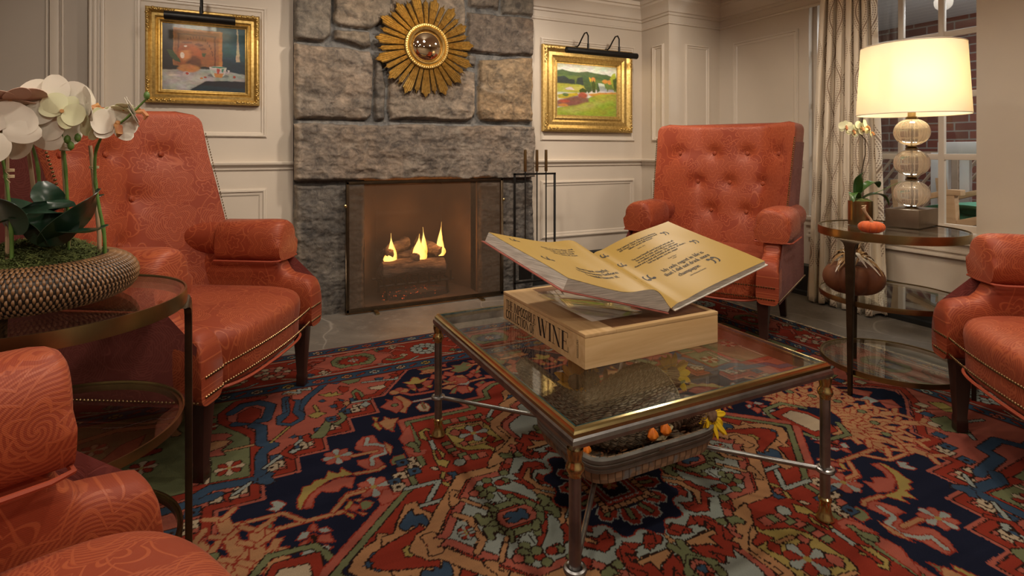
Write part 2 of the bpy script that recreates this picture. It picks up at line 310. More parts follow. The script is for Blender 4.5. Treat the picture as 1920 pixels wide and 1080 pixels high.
    n=NT('brick'); co=n.co(); sp=n.n('ShaderNodeSeparateXYZ'); n.l(co,sp.inputs[0]); cb=n.n('ShaderNodeCombineXYZ'); n.l(sp.outputs[1],cb.inputs[0]); n.l(sp.outputs[2],cb.inputs[1]); b=n.n('ShaderNodeTexBrick'); n.l(cb.outputs[0],b.inputs['Vector']); b.inputs['Scale'].default_value=1; b.inputs['Brick Width'].default_value=.21; b.inputs['Row Height'].default_value=.072; b.inputs['Mortar Size'].default_value=.006; b.inputs['Color1'].default_value=(.13,.035,.02,1); b.inputs['Color2'].default_value=(.085,.025,.016,1); b.inputs['Mortar'].default_value=(.16,.14,.12,1)
    n.l(b.outputs[0],n.b.inputs['Base Color']); n.set(rough=.85); M['brick']=n.m
    M['railing']=varied('white_railing',(.50,.50,.50),(.55,.55,.55),5,.5)
    M['lattice']=varied('tan_lattice',(.25,.18,.12),(.32,.24,.17),5,.7)
    n=NT('porch_boards'); co=n.co(); sp=n.n('ShaderNodeSeparateXYZ'); n.l(co,sp.inputs[0]); g=n.step(n.M('ABSOLUTE',n.M('SUBTRACT',n.M('FRACT',n.M('MULTIPLY',sp.outputs[0],9.)),.5)),.46,.49); n.set(col=n.mix(g,(.50,.51,.53),(.80,.80,.80)),rough=.5); M['boards']=n.m
    M['cushion']=varied('green_cushion_cloth',(.035,.17,.10),(.06,.23,.14),10,.8)
    M['stonegrey']=varied('lamp_base_metal',(.17,.125,.085),(.22,.165,.115),12,.38,.85)
    M['fringe']=varied('rug_fringe',(.42,.34,.22),(.60,.50,.36),60,.9)
    M['feather']=varied('brown_feather',(.12,.06,.02),(.32,.17,.06),30,.6); M['feather_light']=varied('pale_feather',(.40,.33,.27),(.60,.52,.45),30,.6)
    M['bulb']=None; n=NT('lamp_bulb'); n.set(col=(1,.9,.7),emc=(1,.72,.38),em=12.); M['bulb']=n.m
mk_materials()

# ================================================================ THE ROOM
def S(name,mb,m,parent=None,**k):
    o=mb.build(name,m,parent,**k)
    if parent is None: o['kind']='structure'
    return o
YB=3.79; XR=3.70; ZC=2.32
S('floor',MB().box((-2,-1.7,-.08),(XR+.1,4.4,0)),MAT['slate'],smooth=False)
S('ceiling',MB().box((-2,-1.7,ZC),(XR+.1,4.0,ZC+.08)),MAT['ceiling'],smooth=False)
b=MB(); b.box((-.705,YB,0),(.33,YB+.1,ZC)); b.box((1.98,YB,0),(3.14,YB+.1,ZC)); b.box((-2,YB,0),(-1.75,YB+.1,ZC)); b.box((-1.75,YB,2.2),(-.705,YB+.1,ZC))
S('wall_back',b,MAT['wall'],smooth=False)
S('wall_left',MB().box((-2,-1.7,0),(-1.9,YB,ZC)),MAT['wall'],smooth=False)
S('wall_front',MB().box((-1.9,-1.7,0),(XR,-1.6,ZC)),MAT['wall'],smooth=False)
S('wall_corner',MB().box((3.13,3.45,0),(XR,YB+.1,ZC)),MAT['wall'],smooth=False)
WY0,WY1,WZ0,WZ1=1.605,2.62,.575,2.2
b=MB(); b.box((XR,-1.7,0),(XR+.16,WY0,ZC)); b.box((XR,WY1,0),(XR+.16,3.5,ZC)); b.box((XR,WY0,0),(XR+.16,WY1,WZ0)); b.box((XR,WY0,WZ1),(XR+.16,WY1,ZC))
S('wall_right',b,MAT['wall'],smooth=False)
# door recessed in the back wall, far left
b=MB(); b.box((-1.75,YB+.05,0),(-.705,YB+.1,2.2)); d=S('door_1',b,MAT['wall_shaded'],smooth=False)
b=MB(); b.box((-.955,YB+.03,0),(-.915,YB+.055,2.2)); b.box((-.975,YB+.04,0),(-.965,YB+.055,2.2)); b.box((-.905,YB+.038,0),(-.895,YB+.055,2.2)); b.build('door_stile',MAT['trim'],d,bevel=.003)
b=MB()
for x0,x1,y in ((-.775,-.705,.0),(-.77,-.758,.012),(-.75,-.735,.016),(-.728,-.722,.012),(-.716,-.700,.018)): b.box((x0,YB-.006-y,0),(x1,YB+.05,2.24))
S('trim_1',b,MAT['trim'],bevel=.002)
def sweep(path,prof,name,m,parent=None):
    P=[Vector(p).to_2d() for p in path]; rings=[]
    nn=[]
    for i in range(len(P)-1):
        d=(P[i+1]-P[i]).normalized(); nn.append(Vector((d.y,-d.x)))
    for i,p in enumerate(P):
        if i==0: m_=nn[0]
        elif i==len(P)-1: m_=nn[-1]
        else: m_=(nn[i-1]+nn[i])/(1+nn[i-1].dot(nn[i]))
        rings.append([(p.x+m_.x*o,p.y+m_.y*o,z) for o,z in prof])
    b=MB(); b.rings(rings,True,True,True); return S(name,b,m,parent,angle=25)
CROWN=[(0,2.095),(.012,2.10),(.014,2.112),(.006,2.118),(.006,2.165),(.018,2.170),(.020,2.186),(.034,2.192),(.042,2.220),(.062,2.250),(.088,2.268),(.094,2.284),(.112,2.288),(.114,2.32),(0,2.32)]
RAIL=[(0,.930),(.012,.936),(.013,.952),(.026,.960),(.036,.968),(.038,.980),(.030,.986),(0,.986)]
BASE=[(0,0),(.034,0),(.034,.028),(.020,.036),(.020,.215),(.012,.228),(0,.23)]
PATH=[(2.0,YB),(3.13,YB),(3.13,3.45),(XR,3.45),(XR,-1.6)]
sweep(PATH,CROWN,'trim_2',MAT['trim']); sweep([(-1.9,YB),(.32,YB)],CROWN,'trim_3',MAT['trim'])
sweep([(2.0,YB),(3.13,YB),(3.13,3.45),(XR,3.45),(XR,2.66)],RAIL,'trim_4',MAT['trim']); sweep([(-.70,YB),(.32,YB)],RAIL,'trim_5',MAT['trim'])
sweep([(XR,WY0-.01),(XR,-1.6)],[(o,z-.415) for o,z in RAIL],'trim_6',MAT['trim'])
sweep(PATH,BASE,'baseboard_right',MAT['base']); sweep([(-.70,YB),(.32,YB)],BASE,'baseboard_back',MAT['base'])
def panel(name,plane,a0,a1,z0,z1,w=.032,dp=.016):
    """raised picture-frame moulding on a wall; plane 'Y' (faces -y) or 'X' (faces -x)"""
    prof=[(0,0),(0,dp*.5),(w*.12,dp*.55),(w*.2,dp),(w*.42,dp),(w*.5,dp*.5),(w*.85,dp*.4),(w,dp*.15),(w,0)]
    k,c=plane; rings=[]
    for sa,sz,a,z in ((1,1,a0,z0),(-1,1,a1,z0),(-1,-1,a1,z1),(1,-1,a0,z1)):
        ring=[]
        for o,h in prof:
            aa,zz=a+sa*o,z+sz*o
            ring.append((aa,c-h,zz) if k=='Y' else (c-h,aa,zz))
        rings.append(ring)
    b=MB(); b.rings(rings,False,False,False,loop=True); return S(name,b,MAT['trim'],angle=20)
n=[7]
def pn(*a,**k): panel('trim_%d'%n[0],*a,**k); n[0]+=1
for (x0,x1) in ((-.562,.134),(2.115,3.045)):
    pn(('Y',YB),x0,x1,1.138,1.955); pn(('Y',YB),x0,x1,.355,.818,w=.045)
pn(('X',3.13),3.508,3.646,1.138,1.945); pn(('X',3.13),3.508,3.646,.355,.818)
pn(('Y',3.45),3.302,3.572,1.138,1.945); pn(('Y',3.45),3.302,3.572,.355,.818)
pn(('X',XR),2.70,3.30,1.15,1.962,w=.04); pn(('X',XR),2.70,3.30,.373,.818,w=.045)
# below the window: sill, apron mouldings
b=MB(); b.box((XR-.035,WY0-.02,WZ0-.02),(XR+.1,WY1+.02,WZ0+.008)); b.box((XR-.02,WY0-.01,WZ0-.06),(XR,WY1+.02,WZ0-.02)); b.box((XR-.013,WY0,.462),(XR,WY1,.478)); b.box((XR-.03,WY0,.432),(XR,WY1,.452))
S('trim_%d'%n[0],b,MAT['trim'],bevel=.004); n[0]+=1
# window with its bars
b=MB(); fx0,fx1=XR+.05,XR+.085
b.box((fx0,WY0,WZ0),(fx1,WY0+.022,WZ1)); b.box((fx0,WY1-.03,WZ0),(fx1,WY1,WZ1)); b.box((fx0,WY0,WZ0),(fx1,WY1,WZ0+.045)); b.box((fx0,WY0,WZ1-.04),(fx1,WY1,WZ1))
win=S('window_1',b,MAT['trim'],bevel=.003)
b=MB()
for y in (2.03,1.805,2.26,2.46): b.box((fx0+.004,y-.016,WZ0+.03),(fx1-.004,y+.016,WZ1-.03))
for z in (1.018,1.385,1.748): b.box((fx0+.006,WY0+.01,z-.018),(fx1-.006,WY1-.01,z+.018))
b.build('muntin_bars',MAT['trim'],win,bevel=.004)
MB().box((fx0+.016,WY0+.01,WZ0+.02),(fx0+.020,WY1-.01,WZ1-.02)).build('pane',MAT['pane'],win,smooth=False)
# ---- the porch outside
def T(name,mb,m,label,cat,group=None,**k): return tag(mb.build(name,m,**k),label,cat,group)
S('wall_porch',MB().box((5.45,-1,-.3),(5.55,7,2.6)),MAT['brick'],smooth=False)
S('ceiling_porch',MB().box((XR+.16,-1,2.2),(5.45,7,2.26)),MAT['boards'],smooth=False)
S('floor_porch',MB().box((XR+.16,-1,-.1),(5.45,7,-.04)),MAT['lattice'],smooth=False)
rl=thing('porch_railing',(4.6,1.8,-.04),0,'white porch railing with square balusters outside the window','railing')
MB().box((-.03,-1.2,1.063),(.03,.42,1.158)).build('top_rail',MAT['railing'],rl,bevel=.004)
MB().box((-.025,-1.2,.14),(.025,.42,.20)).build('bottom_rail',MAT['railing'],rl,bevel=.004)
for i in range(9):
    y=.416-.127*i-.03; MB().box((-.02,y-.03,.15),(.02,y+.03,1.08)).build('baluster',MAT['railing'],rl,bevel=.003)
for y in (-1.2,.42): MB().box((-.04,y-.04,0),(.04,y+.04,1.08)).build('post',MAT['railing'],rl,bevel=.004)
lt=thing('lattice_panel',(4.95,2.9,-.04),0,'tan diagonal slat panel on the porch beside the brick wall','lattice')
b=MB()
for i in range(16):
    y0=-.6+.075*i; b.tube([(0,y0+.45,.1),(0,y0-.25,1.05)],.012,4)
b.build('slats',MAT['lattice'],lt)
b=MB(); b.box((-.02,-.62,.06),(.02,.66,.1)); b.box((-.02,-.62,1.05),(.02,.66,1.09)); b.box((-.02,-.64,0),(.02,-.6,1.09)); b.box((-.02,.62,0),(.02,.66,1.09)); b.build('lattice_frame',MAT['lattice'],lt)
# porch chair
pc=thing('porch_chair',(3.98,1.88,-.04),0,'weathered wooden porch chair with a green cushion outside the window','chair')
def slab(pts,w,h,name,m,par,ax=(1,0,0)):
    b=MB(); P=[Vector(p) for p in pts]; A=Vector(ax)
    rings=[]
    for i,p in enumerate(P):
        t=(P[min(i+1,len(P)-1)]-P[max(i-1,0)]).normalized(); nn=t.cross(A).normalized()
        rings.append([p+A*w/2+nn*h/2,p-A*w/2+nn*h/2,p-A*w/2-nn*h/2,p+A*w/2-nn*h/2])
    b.rings(rings); return b.build(name,m,par,bevel=.004)
for x in (0,.55):
    slab([(x,.22,.76),(x,.10,.80),(x,-.02,.835),(x,-.085,.835)],.06,.035,'armrest',MAT['teak'],pc)
    slab([(x,-.02,.82),(x,-.035,.55)],.05,.06,'arm_support',MAT['teak'],pc); slab([(x,.35,.30),(x,.06,.60),(x,-.25,.70)],.04,.05,'seat_rail',MAT['teak'],pc)
    slab([(x,-.22,.70),(x,-.26,0)],.05,.05,'leg',MAT['teak'],pc); slab([(x,.30,.9),(x,.25,.4),(x,.32,0)],.05,.05,'leg',MAT['teak'],pc)
b=MB()


b.rings([[(.275+.26*sx*s,.12-.18+.25*math.cos(t)*s*1.0,.70+.055*math.sin(t)*s) for t in [2*PI*i/16 for i in range(16)]] for sx,s in [(-1,.3),(-1,.75),(-.8,1),(-.3,1.05),(.3,1.05),(.8,1),(1,.75),(1,.3)]])
b.build('cushion',MAT['cushion'],pc)
MB().box((0,-.22,.60),(.55,.25,.63)).build('seat_board',MAT['teak'],pc)
light('AREA','porch_fill',(4.5,2.0,2.12),22,(.95,.97,1),1.2,(4.7,2.1,0),.6)  # unseen area lamp added so the railing reads bright
light('POINT','porch_ceiling_fill',(4.7,.6,1.5),45,(1,.97,.93),.08)  # unseen lamp added out of view to brighten the porch ceiling
# ================================================================ FIREPLACE
def vnoise(x,y,seed):
    xi=np.floor(x).astype(int); yi=np.floor(y).astype(int); fx=x-xi; fy=y-yi; fx=fx*fx*(3-2*fx); fy=fy*fy*(3-2*fy)
    def h(a,b):
        n_=(a*374761393+b*668265263+seed*1274126177)&0x7fffffff; n_=((n_^(n_>>13))*1274126177)&0x7fffffff; return ((n_^(n_>>16))&0xffff)/65535.
    return (h(xi,yi)*(1-fx)+h(xi+1,yi)*fx)*(1-fy)+(h(xi,yi+1)*(1-fx)+h(xi+1,yi+1)*fx)*fy
def fbm(x,y,seed,o=5,g=.5,ridge=False):
    t=0;a=1;n_=0
    for k in range(o):
        v=vnoise(x*2**k+k*17.3,y*2**k-k*9.1,seed+k); v=1-np.abs(2*v-1) if ridge else v
        t=t+a*v; n_+=a; a*=g
    return t/n_
def polysd(P,u,v):
    P=np.array(P); ins=np.zeros(u.shape,bool); d=np.full(u.shape,9.)
    for i in range(len(P)):
        ax,ay=P[i-1];bx,by=P[i]
        if ay!=by: ins^=((ay>v)!=(by>v))&(u<(bx-ax)*(v-ay)/(by-ay)+ax)
        dx,dy=bx-ax,by-ay; t=np.clip(((u-ax)*dx+(v-ay)*dy)/(dx*dx+dy*dy+1e-12),0,1); d=np.minimum(d,np.hypot(u-ax-t*dx,v-ay-t*dy))
    return np.where(ins,d,-d)
STONES=[
  ('a', [(0.267, 2.062), (0.505, 2.094), (0.511, 1.804), (0.473, 1.762), (0.282, 1.756)]) ,
  ('b', [(0.524, 2.096), (0.892, 2.144), (0.903, 1.958), (0.764, 1.857), (0.554, 1.864), (0.524, 1.895)]) ,
  ('c', [(0.53, 1.834), (0.764, 1.84), (0.774, 1.76), (0.719, 1.744), (0.532, 1.778)]) ,
  ('d', [(0.272, 1.733), (0.764, 1.725), (0.778, 1.68), (0.774, 1.299), (0.742, 1.264), (0.297, 1.252), (0.264, 1.565)]) ,
  ('e', [(0.787, 1.703), (0.839, 1.684), (0.866, 1.488), (0.857, 1.278), (0.799, 1.263), (0.787, 1.369)]) ,
  ('f', [(0.909, 2.146), (1.431, 2.215), (1.431, 1.779), (1.272, 1.638), (0.892, 1.589), (0.857, 1.709)]) ,
  ('g', [(0.886, 1.571), (1.272, 1.613), (1.429, 1.642), (1.513, 1.623), (1.513, 1.321), (1.482, 1.28), (0.903, 1.266), (0.88, 1.349)]) ,
  ('h', [(1.462, 2.219), (1.705, 2.25), (1.705, 2.112), (1.469, 2.097)]) ,
  ('i', [(1.731, 2.254), (2.017, 2.291), (2.009, 2.089), (1.731, 2.08)]) ,
  ('j', [(1.455, 2.062), (1.731, 2.067), (1.994, 2.063), (1.994, 1.783), (1.803, 1.776), (1.455, 1.777)]) ,
  ('k', [(1.455, 1.754), (1.525, 1.749), (1.52, 1.673), (1.455, 1.681)]) ,
  ('l', [(1.55, 1.723), (1.987, 1.765), (1.991, 1.28), (1.577, 1.275), (1.536, 1.335), (1.543, 1.65)]) ,
  ('L', [(0.274, 1.224), (1.994, 1.243), (2.002, 0.84), (0.28, 0.87)]) ,
]

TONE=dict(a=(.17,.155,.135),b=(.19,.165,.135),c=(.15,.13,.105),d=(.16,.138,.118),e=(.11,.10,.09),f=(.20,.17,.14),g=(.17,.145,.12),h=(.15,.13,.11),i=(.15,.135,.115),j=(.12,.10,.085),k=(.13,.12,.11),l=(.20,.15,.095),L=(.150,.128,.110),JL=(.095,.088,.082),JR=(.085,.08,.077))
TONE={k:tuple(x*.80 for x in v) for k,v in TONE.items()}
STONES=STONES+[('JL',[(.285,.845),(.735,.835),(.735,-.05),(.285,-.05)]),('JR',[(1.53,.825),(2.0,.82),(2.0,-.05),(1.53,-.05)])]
def stone_sheet(name,x0,x1,z0,z1,par,only=None,res=.0065,label=None,ybase=3.72,amp=1.0):
    X,Z=np.meshgrid(np.linspace(x0,x1,int((x1-x0)/res)+1),np.linspace(z0,z1,int((z1-z0)/res)+1))
    wx=X+(fbm(X*7,Z*7,3,3)-.5)*.03; wz=Z+(fbm(X*7,Z*7,9,3)-.5)*.03
    h=np.zeros(X.shape); col=np.zeros(X.shape+(3,)); col[:]=(.115,.118,.122)
    for k,(nm,P) in enumerate(STONES):
        if only and nm not in only: continue
        d=polysd(P,wx,wz); m=d>0
        e=np.clip(d/.020,0,1); e=np.sqrt(np.clip(e*(2-e),0,1)); cl=fbm(X*7+k*5,Z*10+k*3,40+k,6,.62,True); lr=fbm(X*2.5+k,Z*2.5-k,70+k,3)
        strata=fbm(X*3+k,Z*16+X*4,90+k,4,.6,True)
        hh=e*(.014+.030*lr+.034*cl+.010*strata-.012)
        h=np.where(m,hh*1.15,h); t=np.array(TONE[nm])
        v=.45+.55*fbm(X*6,Z*6,20+k,4)+.75*fbm(X*16,Z*20,120+k,5,.65); c=t[None,None]*v[...,None]
        r=fbm(X*3,Z*3+k,33+k,3); c=c*(1+np.clip(r-.5,0,1)[...,None]*np.array([.55,.28,0])[None,None])
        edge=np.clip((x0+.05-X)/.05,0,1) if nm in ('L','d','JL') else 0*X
        c=c+edge[...,None]*np.array([.12,.10,.075])  # lit strip along the stack's left edge, painted into the stone colour
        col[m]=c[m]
    h=h+.006*fbm(X*22,Z*22,5,4)+.007*np.where(h>.004,fbm(X*38,Z*52,15,4,.65,True),0)
    # round the arrises of the stack
    rr=.03
    for e_ in ((X-x0),(x1-X)):
        q=np.clip(1-e_/rr,0,1); h=h-.035*q*q
    Y=ybase-h*amp
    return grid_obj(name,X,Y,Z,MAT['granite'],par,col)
fp=thing('stone_fireplace',(0,0,0),0,'rough granite fireplace with a long stone lintel running up the back wall','fireplace')
X0,X1=.287,2.008; OX0,OX1,OZ=.725,1.538,.862
stone_sheet('stonework',X0,X1,1.238,ZC,fp)
stone_sheet('lintel',X0,X1,OZ-.004,1.248,fp,['L'],ybase=3.705)
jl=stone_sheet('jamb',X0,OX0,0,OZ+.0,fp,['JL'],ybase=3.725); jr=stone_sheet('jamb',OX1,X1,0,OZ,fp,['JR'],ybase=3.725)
b=MB(); b.box((X0+.004,3.73,0),(OX0,3.83,ZC)); b.box((OX1,3.73,0),(X1-.004,3.83,ZC)); b.box((X0+.004,3.725,OZ),(X1-.004,3.83,ZC)); o=b.build('core',MAT['granite'],fp,smooth=False)
a=o.data.color_attributes.new('Col','FLOAT_COLOR','POINT'); a.data.foreach_set('color',np.tile([.13,.12,.11,1.],len(o.data.vertices)))
# underside of lintel and inner jamb faces
b=MB()
bw0,bw1,by=.90,1.42,4.16
b.add([(OX0,3.70,0),(OX0,3.84,0),(bw0,by,0),(bw0,by,1.0),(OX0,3.84,1.0),(OX0,3.70,1.0)],[(0,1,4,5),(1,2,3,4)])
b.add([(OX1,3.70,0),(OX1,3.84,0),(bw1,by,0),(bw1,by,1.0),(OX1,3.84,1.0),(OX1,3.70,1.0)],[(0,5,4,1),(1,4,3,2)])
b.add([(bw0,by,0),(bw1,by,0),(bw1,by,1.0),(bw0,by,1.0)],[(0,1,2,3)])
b.add([(OX0,3.70,OZ),(OX1,3.70,OZ),(OX1,3.9,OZ+.02),(OX0,3.9,OZ+.02)],[(0,1,2,3)])
b.add([(bw0-.2,3.88,1.0),(bw1+.2,3.88,1.0),(bw1+.2,by,1.0),(bw0-.2,by,1.0)],[(0,1,2,3)])
b.build('firebox',MAT['firebrick'],fp,smooth=False)
b=MB(); b.box((OX0,3.66,.001),(OX1,by,.022)); b.build('hearth_slab',MAT['firebrick'],fp,bevel=.004)
# gas log set
ls=thing('gas_log_set',(1.11,3.87,.022),0,'ceramic gas logs burning on a grate behind the fire screen','fire logs')
def logm(p0,p1,r,seed):
    b=MB(); P0_,P1_=Vector(p0),Vector(p1); n_=18; d=(P1_-P0_).normalized(); A=d.cross(Vector((0,0,1))).normalized(); B=d.cross(A); rings=[]
    for i in range(n_+1):
        t=i/n_; s=min(1,math.sqrt(max(0,1-((t-.5)*2)**14))+.15); c=P0_.lerp(P1_,t)+A*.01*math.sin(t*5+seed)+B*.008*math.sin(t*7+seed)
        ring=[]
        for k in range(28):
            an=2*PI*k/28; q=r*s*(1+.22*noise.noise(Vector((math.cos(an)*1.6,math.sin(an)*1.6,t*5+seed)))+.12*noise.noise(Vector((math.cos(an)*5,math.sin(an)*5,t*9+seed))))
            ring.append(c+A*q*math.cos(an)+B*q*math.sin(an))
        rings.append(ring)
    b.rings(rings); return b
for p0,p1,r,sd in (((-.27,-.03,.20),(.25,-.02,.185),.062,1),((-.22,.12,.26),(.20,.10,.25),.05,5),((-.20,-.02,.30),(-.02,.14,.36),.042,9),((.20,-.03,.28),(.05,.13,.37),.042,3),((-.02,-.06,.27),(.06,.10,.30),.035,7)):
    logm(p0,p1,r,sd).build('log',MAT['log'],ls)
b=MB()
for i in range(7): x=-.24+.08*i; b.tube([(x,-.12,.17),(x,-.12,.10),(x,.16,.10)],.008,6)
for y in (-.1,.14): b.tube([(-.27,y,.10),(.27,y,.10)],.009,6)
for x in (-.22,.22):
    for y in (-.1,.14): b.tube([(x,y,.10),(x,y,0)],.009,6)
b.build('grate',MAT['blackmetal'],ls)
b=MB()
for k,rgg in enumerate([(-.23,-.10),(.23,-.10)]): pass
b.rings([[( .24*math.cos(t)*s, -.06+.09*math.sin(t)*s, z) for t in [2*PI*i/28 for i in range(28)]] for s,z in ((1.05,0),(1,.04),(.8,.055),(.3,.065))])
b.build('ember_bed',MAT['ember'],ls)
def flame(x,y,z,h,w,seed):
    b=MB(); rings=[]; rr=random.Random(seed)
    for i in range(15):
        t=i/14; q=w*1.15*(math.sin(PI*min(1,t*1.0+.16)**.9)*.9+.12)*(1-t)**.6 if t<1 else .0005
        q=max(q,.0006); c=(x+.006*math.sin(t*4+seed)*t,y+.003*math.sin(t*5),z+h*t)
        rings.append([(c[0]+q*math.cos(a)*(1+.2*math.sin(3*a+t*5+seed)),c[1]+q*.55*math.sin(a),c[2]) for a in [2*PI*k/18 for k in range(18)]])
    b.rings(rings); return b
for x,y,z,h,w_,sd in ((-.165,-.02,.235,.215,.032,1),(-.165,-.01,.24,.12,.048,4),(.035,-.03,.235,.20,.05,2),(.065,-.02,.24,.24,.028,6),(.20,-.02,.26,.25,.027,3),(.195,-.01,.26,.12,.04,7)):
    flame(x,y,z,h,w_,sd).build('flame',MAT['flame'],ls)
for x in (-.165,.05,.20): 
    o=light('POINT','fire_glow',(1.11+x,3.80,.40),2.3,(1,.36,.09),.05); 
light('POINT','fire_glow',(1.11,3.95,.62),1.0,(1,.42,.14),.08)
# fire screen
fs=thing('fire_screen',(1.147,3.615,0),0,'free-standing brass framed mesh fire screen in front of the fire','fire screen')
SW,SH=.555,.855
b=MB(); t_=.013
b.box((-SW,-.011,.012),(-SW+.02,.011,SH)); b.box((SW-.02,-.011,.012),(SW,.011,SH)); b.box((-SW,-.011,SH-.02),(SW,.011,SH)); b.box((-SW,-.011,.012),(SW,.011,.034))
b.build('frame',MAT['darkbronze'],fs,bevel=.003)
MB().box((-SW+.014,-.0015,.03),(SW-.014,.0005,SH-.014)).build('mesh_panel',MAT['wire'],fs,smooth=False)
for x in (-.37,.37):
    b=MB(); b.box((x-.012,-.085,0),(x+.012,.05,.014)); b.build('foot',MAT['bronze'],fs,bevel=.003)
for x in (-SW-.004,SW+.004):
    b=MB(); b.lathe([(0,-.012),(.007,-.010),(.011,-.004),(.011,.004),(.007,.010),(0,.012)],14,(x,-.008,.70)); b.build('knob',MAT['brass'],fs)
# fire tools
ts=thing('fire_tool_stand',(1.909,3.50,0),0,'black iron fireplace tool stand beside the stone jamb','tool stand')
b=MB(); q=.0065
for x in (-.166,.166): b.box((x-q,-q,.01),(x+q,q,.893))
b.box((-.166-q,-q,.880),(.166+q,q,.893)); b.box((-.166-q,-q,.10),(.166+q,q,.113)); b.build('frame',MAT['blackmetal'],ts,bevel=.001)
MB().box((-.19,-.08,0),(.19,.08,.012)).build('base_plate',MAT['blackmetal'],ts,bevel=.002)
for x,nm,lab in ((-.088,'fireplace_shovel','brass handled shovel, left tool in the iron stand'),(.008,'fireplace_poker','brass handled poker, middle tool in the iron stand'),(.084,'fireplace_brush','brass handled brush, right tool in the iron stand')):
    t=thing(nm,(1.909+x,3.485,0),0,lab,'fire tool','brass handled fireplace tools')
    b=MB(); b.lathe([(.0105,.905),(.0115,.912),(.0105,1.062),(0,1.064)],16); b.build('handle',MAT['bronze'],t)
    b=MB(); b.tube([(0,0,.91),(0,0,.28)],.0048,8); b.build('rod',MAT['blackmetal'],t)
    if 'shovel' in nm: b=MB().box((-.05,-.004,.13),(.05,.004,.30)); hd='blade'
    elif 'brush' in nm: b=MB(); b.lathe([(.02,.30),(.03,.28),(.035,.13),(0,.13)],16); hd='bristles'
    else: b=MB(); b.tube([(0,0,.30),(0,0,.16),(.02,0,.13)],[.006,.006,.002],8); b.tube([(0,0,.24),(.03,0,.21)],[.005,.002],8); hd='point'
    b.build(hd,MAT['blackmetal'],t)
# sunburst mirror
sm=thing('sunburst_mirror',(1.125,3.632,1.768),0,'round convex mirror in a gilt sunburst frame on the chimney stones','mirror')
def face(mb):   # turn a shape built facing +z to face the room (-y)
    mb.v=[(x,-z,y) for x,y,z in mb.v]; return mb
NR=30
for k in range(NR):
    an=2*PI*(k+.5)/NR; big=k%2==0; Ln=(.345 if big else .325)*(1 if k%4 else 1.03); b=MB()
    ri=.125; nf=5 if big else 3; wi=.011; wo=.034 if big else .018
    for tier,(ra,rb_,hz) in enumerate(((ri,.205,.026),(.195,.27,.020),(.26,Ln,.014))):
        rings=[]
        for i in range(4):
            r_=ra+(rb_-ra)*i/3; ww=wi+(wo-wi)*min(1,(r_-ri)/(.30-ri)); ring=[]; nn=nf*4
            for j in range(nn+1):
                s=j/nn*2-1; fl=abs(math.sin((j/nn)*nf*PI)); tip=.0
                if i==3: tip=(-.018*abs(s)*(2.2 if tier==2 else .8))+.008*fl
                ring.append(((r_+tip)*1.0,s*ww*(1 if i<3 or tier<2 else .72),hz-.004*i+.007*fl))
            rings.append(ring)
        lo=[[(x,y,0) for x,y,z in rg] for rg in rings]
        b.rings([r1+list(reversed(l1)) for r1,l1 in zip(rings,lo)])
    c,s=math.cos(an),math.sin(an); b.v=[(x*c-y*s,x*s+y*c,z) for x,y,z in b.v]
    face(b).build('ray',MAT['gold'],sm,angle=50)
b=MB(); b.lathe([(.112,.018),(.112,.040),(.120,.046),(.128,.040),(.134,.030),(.139,.038),(.150,.038),(.156,.028),(.156,0)],72); b.v=[(x,y,z+.006) for x,y,z in b.v]; face(b).build('frame',MAT['gold'],sm,angle=30)
b=MB()
for k in range(60):
    a=2*PI*k/60; b.lathe([(0,-.004),(.0045,0),(0,.005)],6,(.1445*math.cos(a),.1445*math.sin(a),.046))
face(b).build('beading',MAT['gold'],sm)
b=MB(); b.lathe([(.112,.018)]+[(.112*math.cos(t),.018+.045*math.sin(t)) for t in [PI/2*i/10 for i in range(1,10)]]+[(0,.063)],48)
face(b).build('mirror_glass',MAT['mirror'],sm)

# ================================================================ RUG

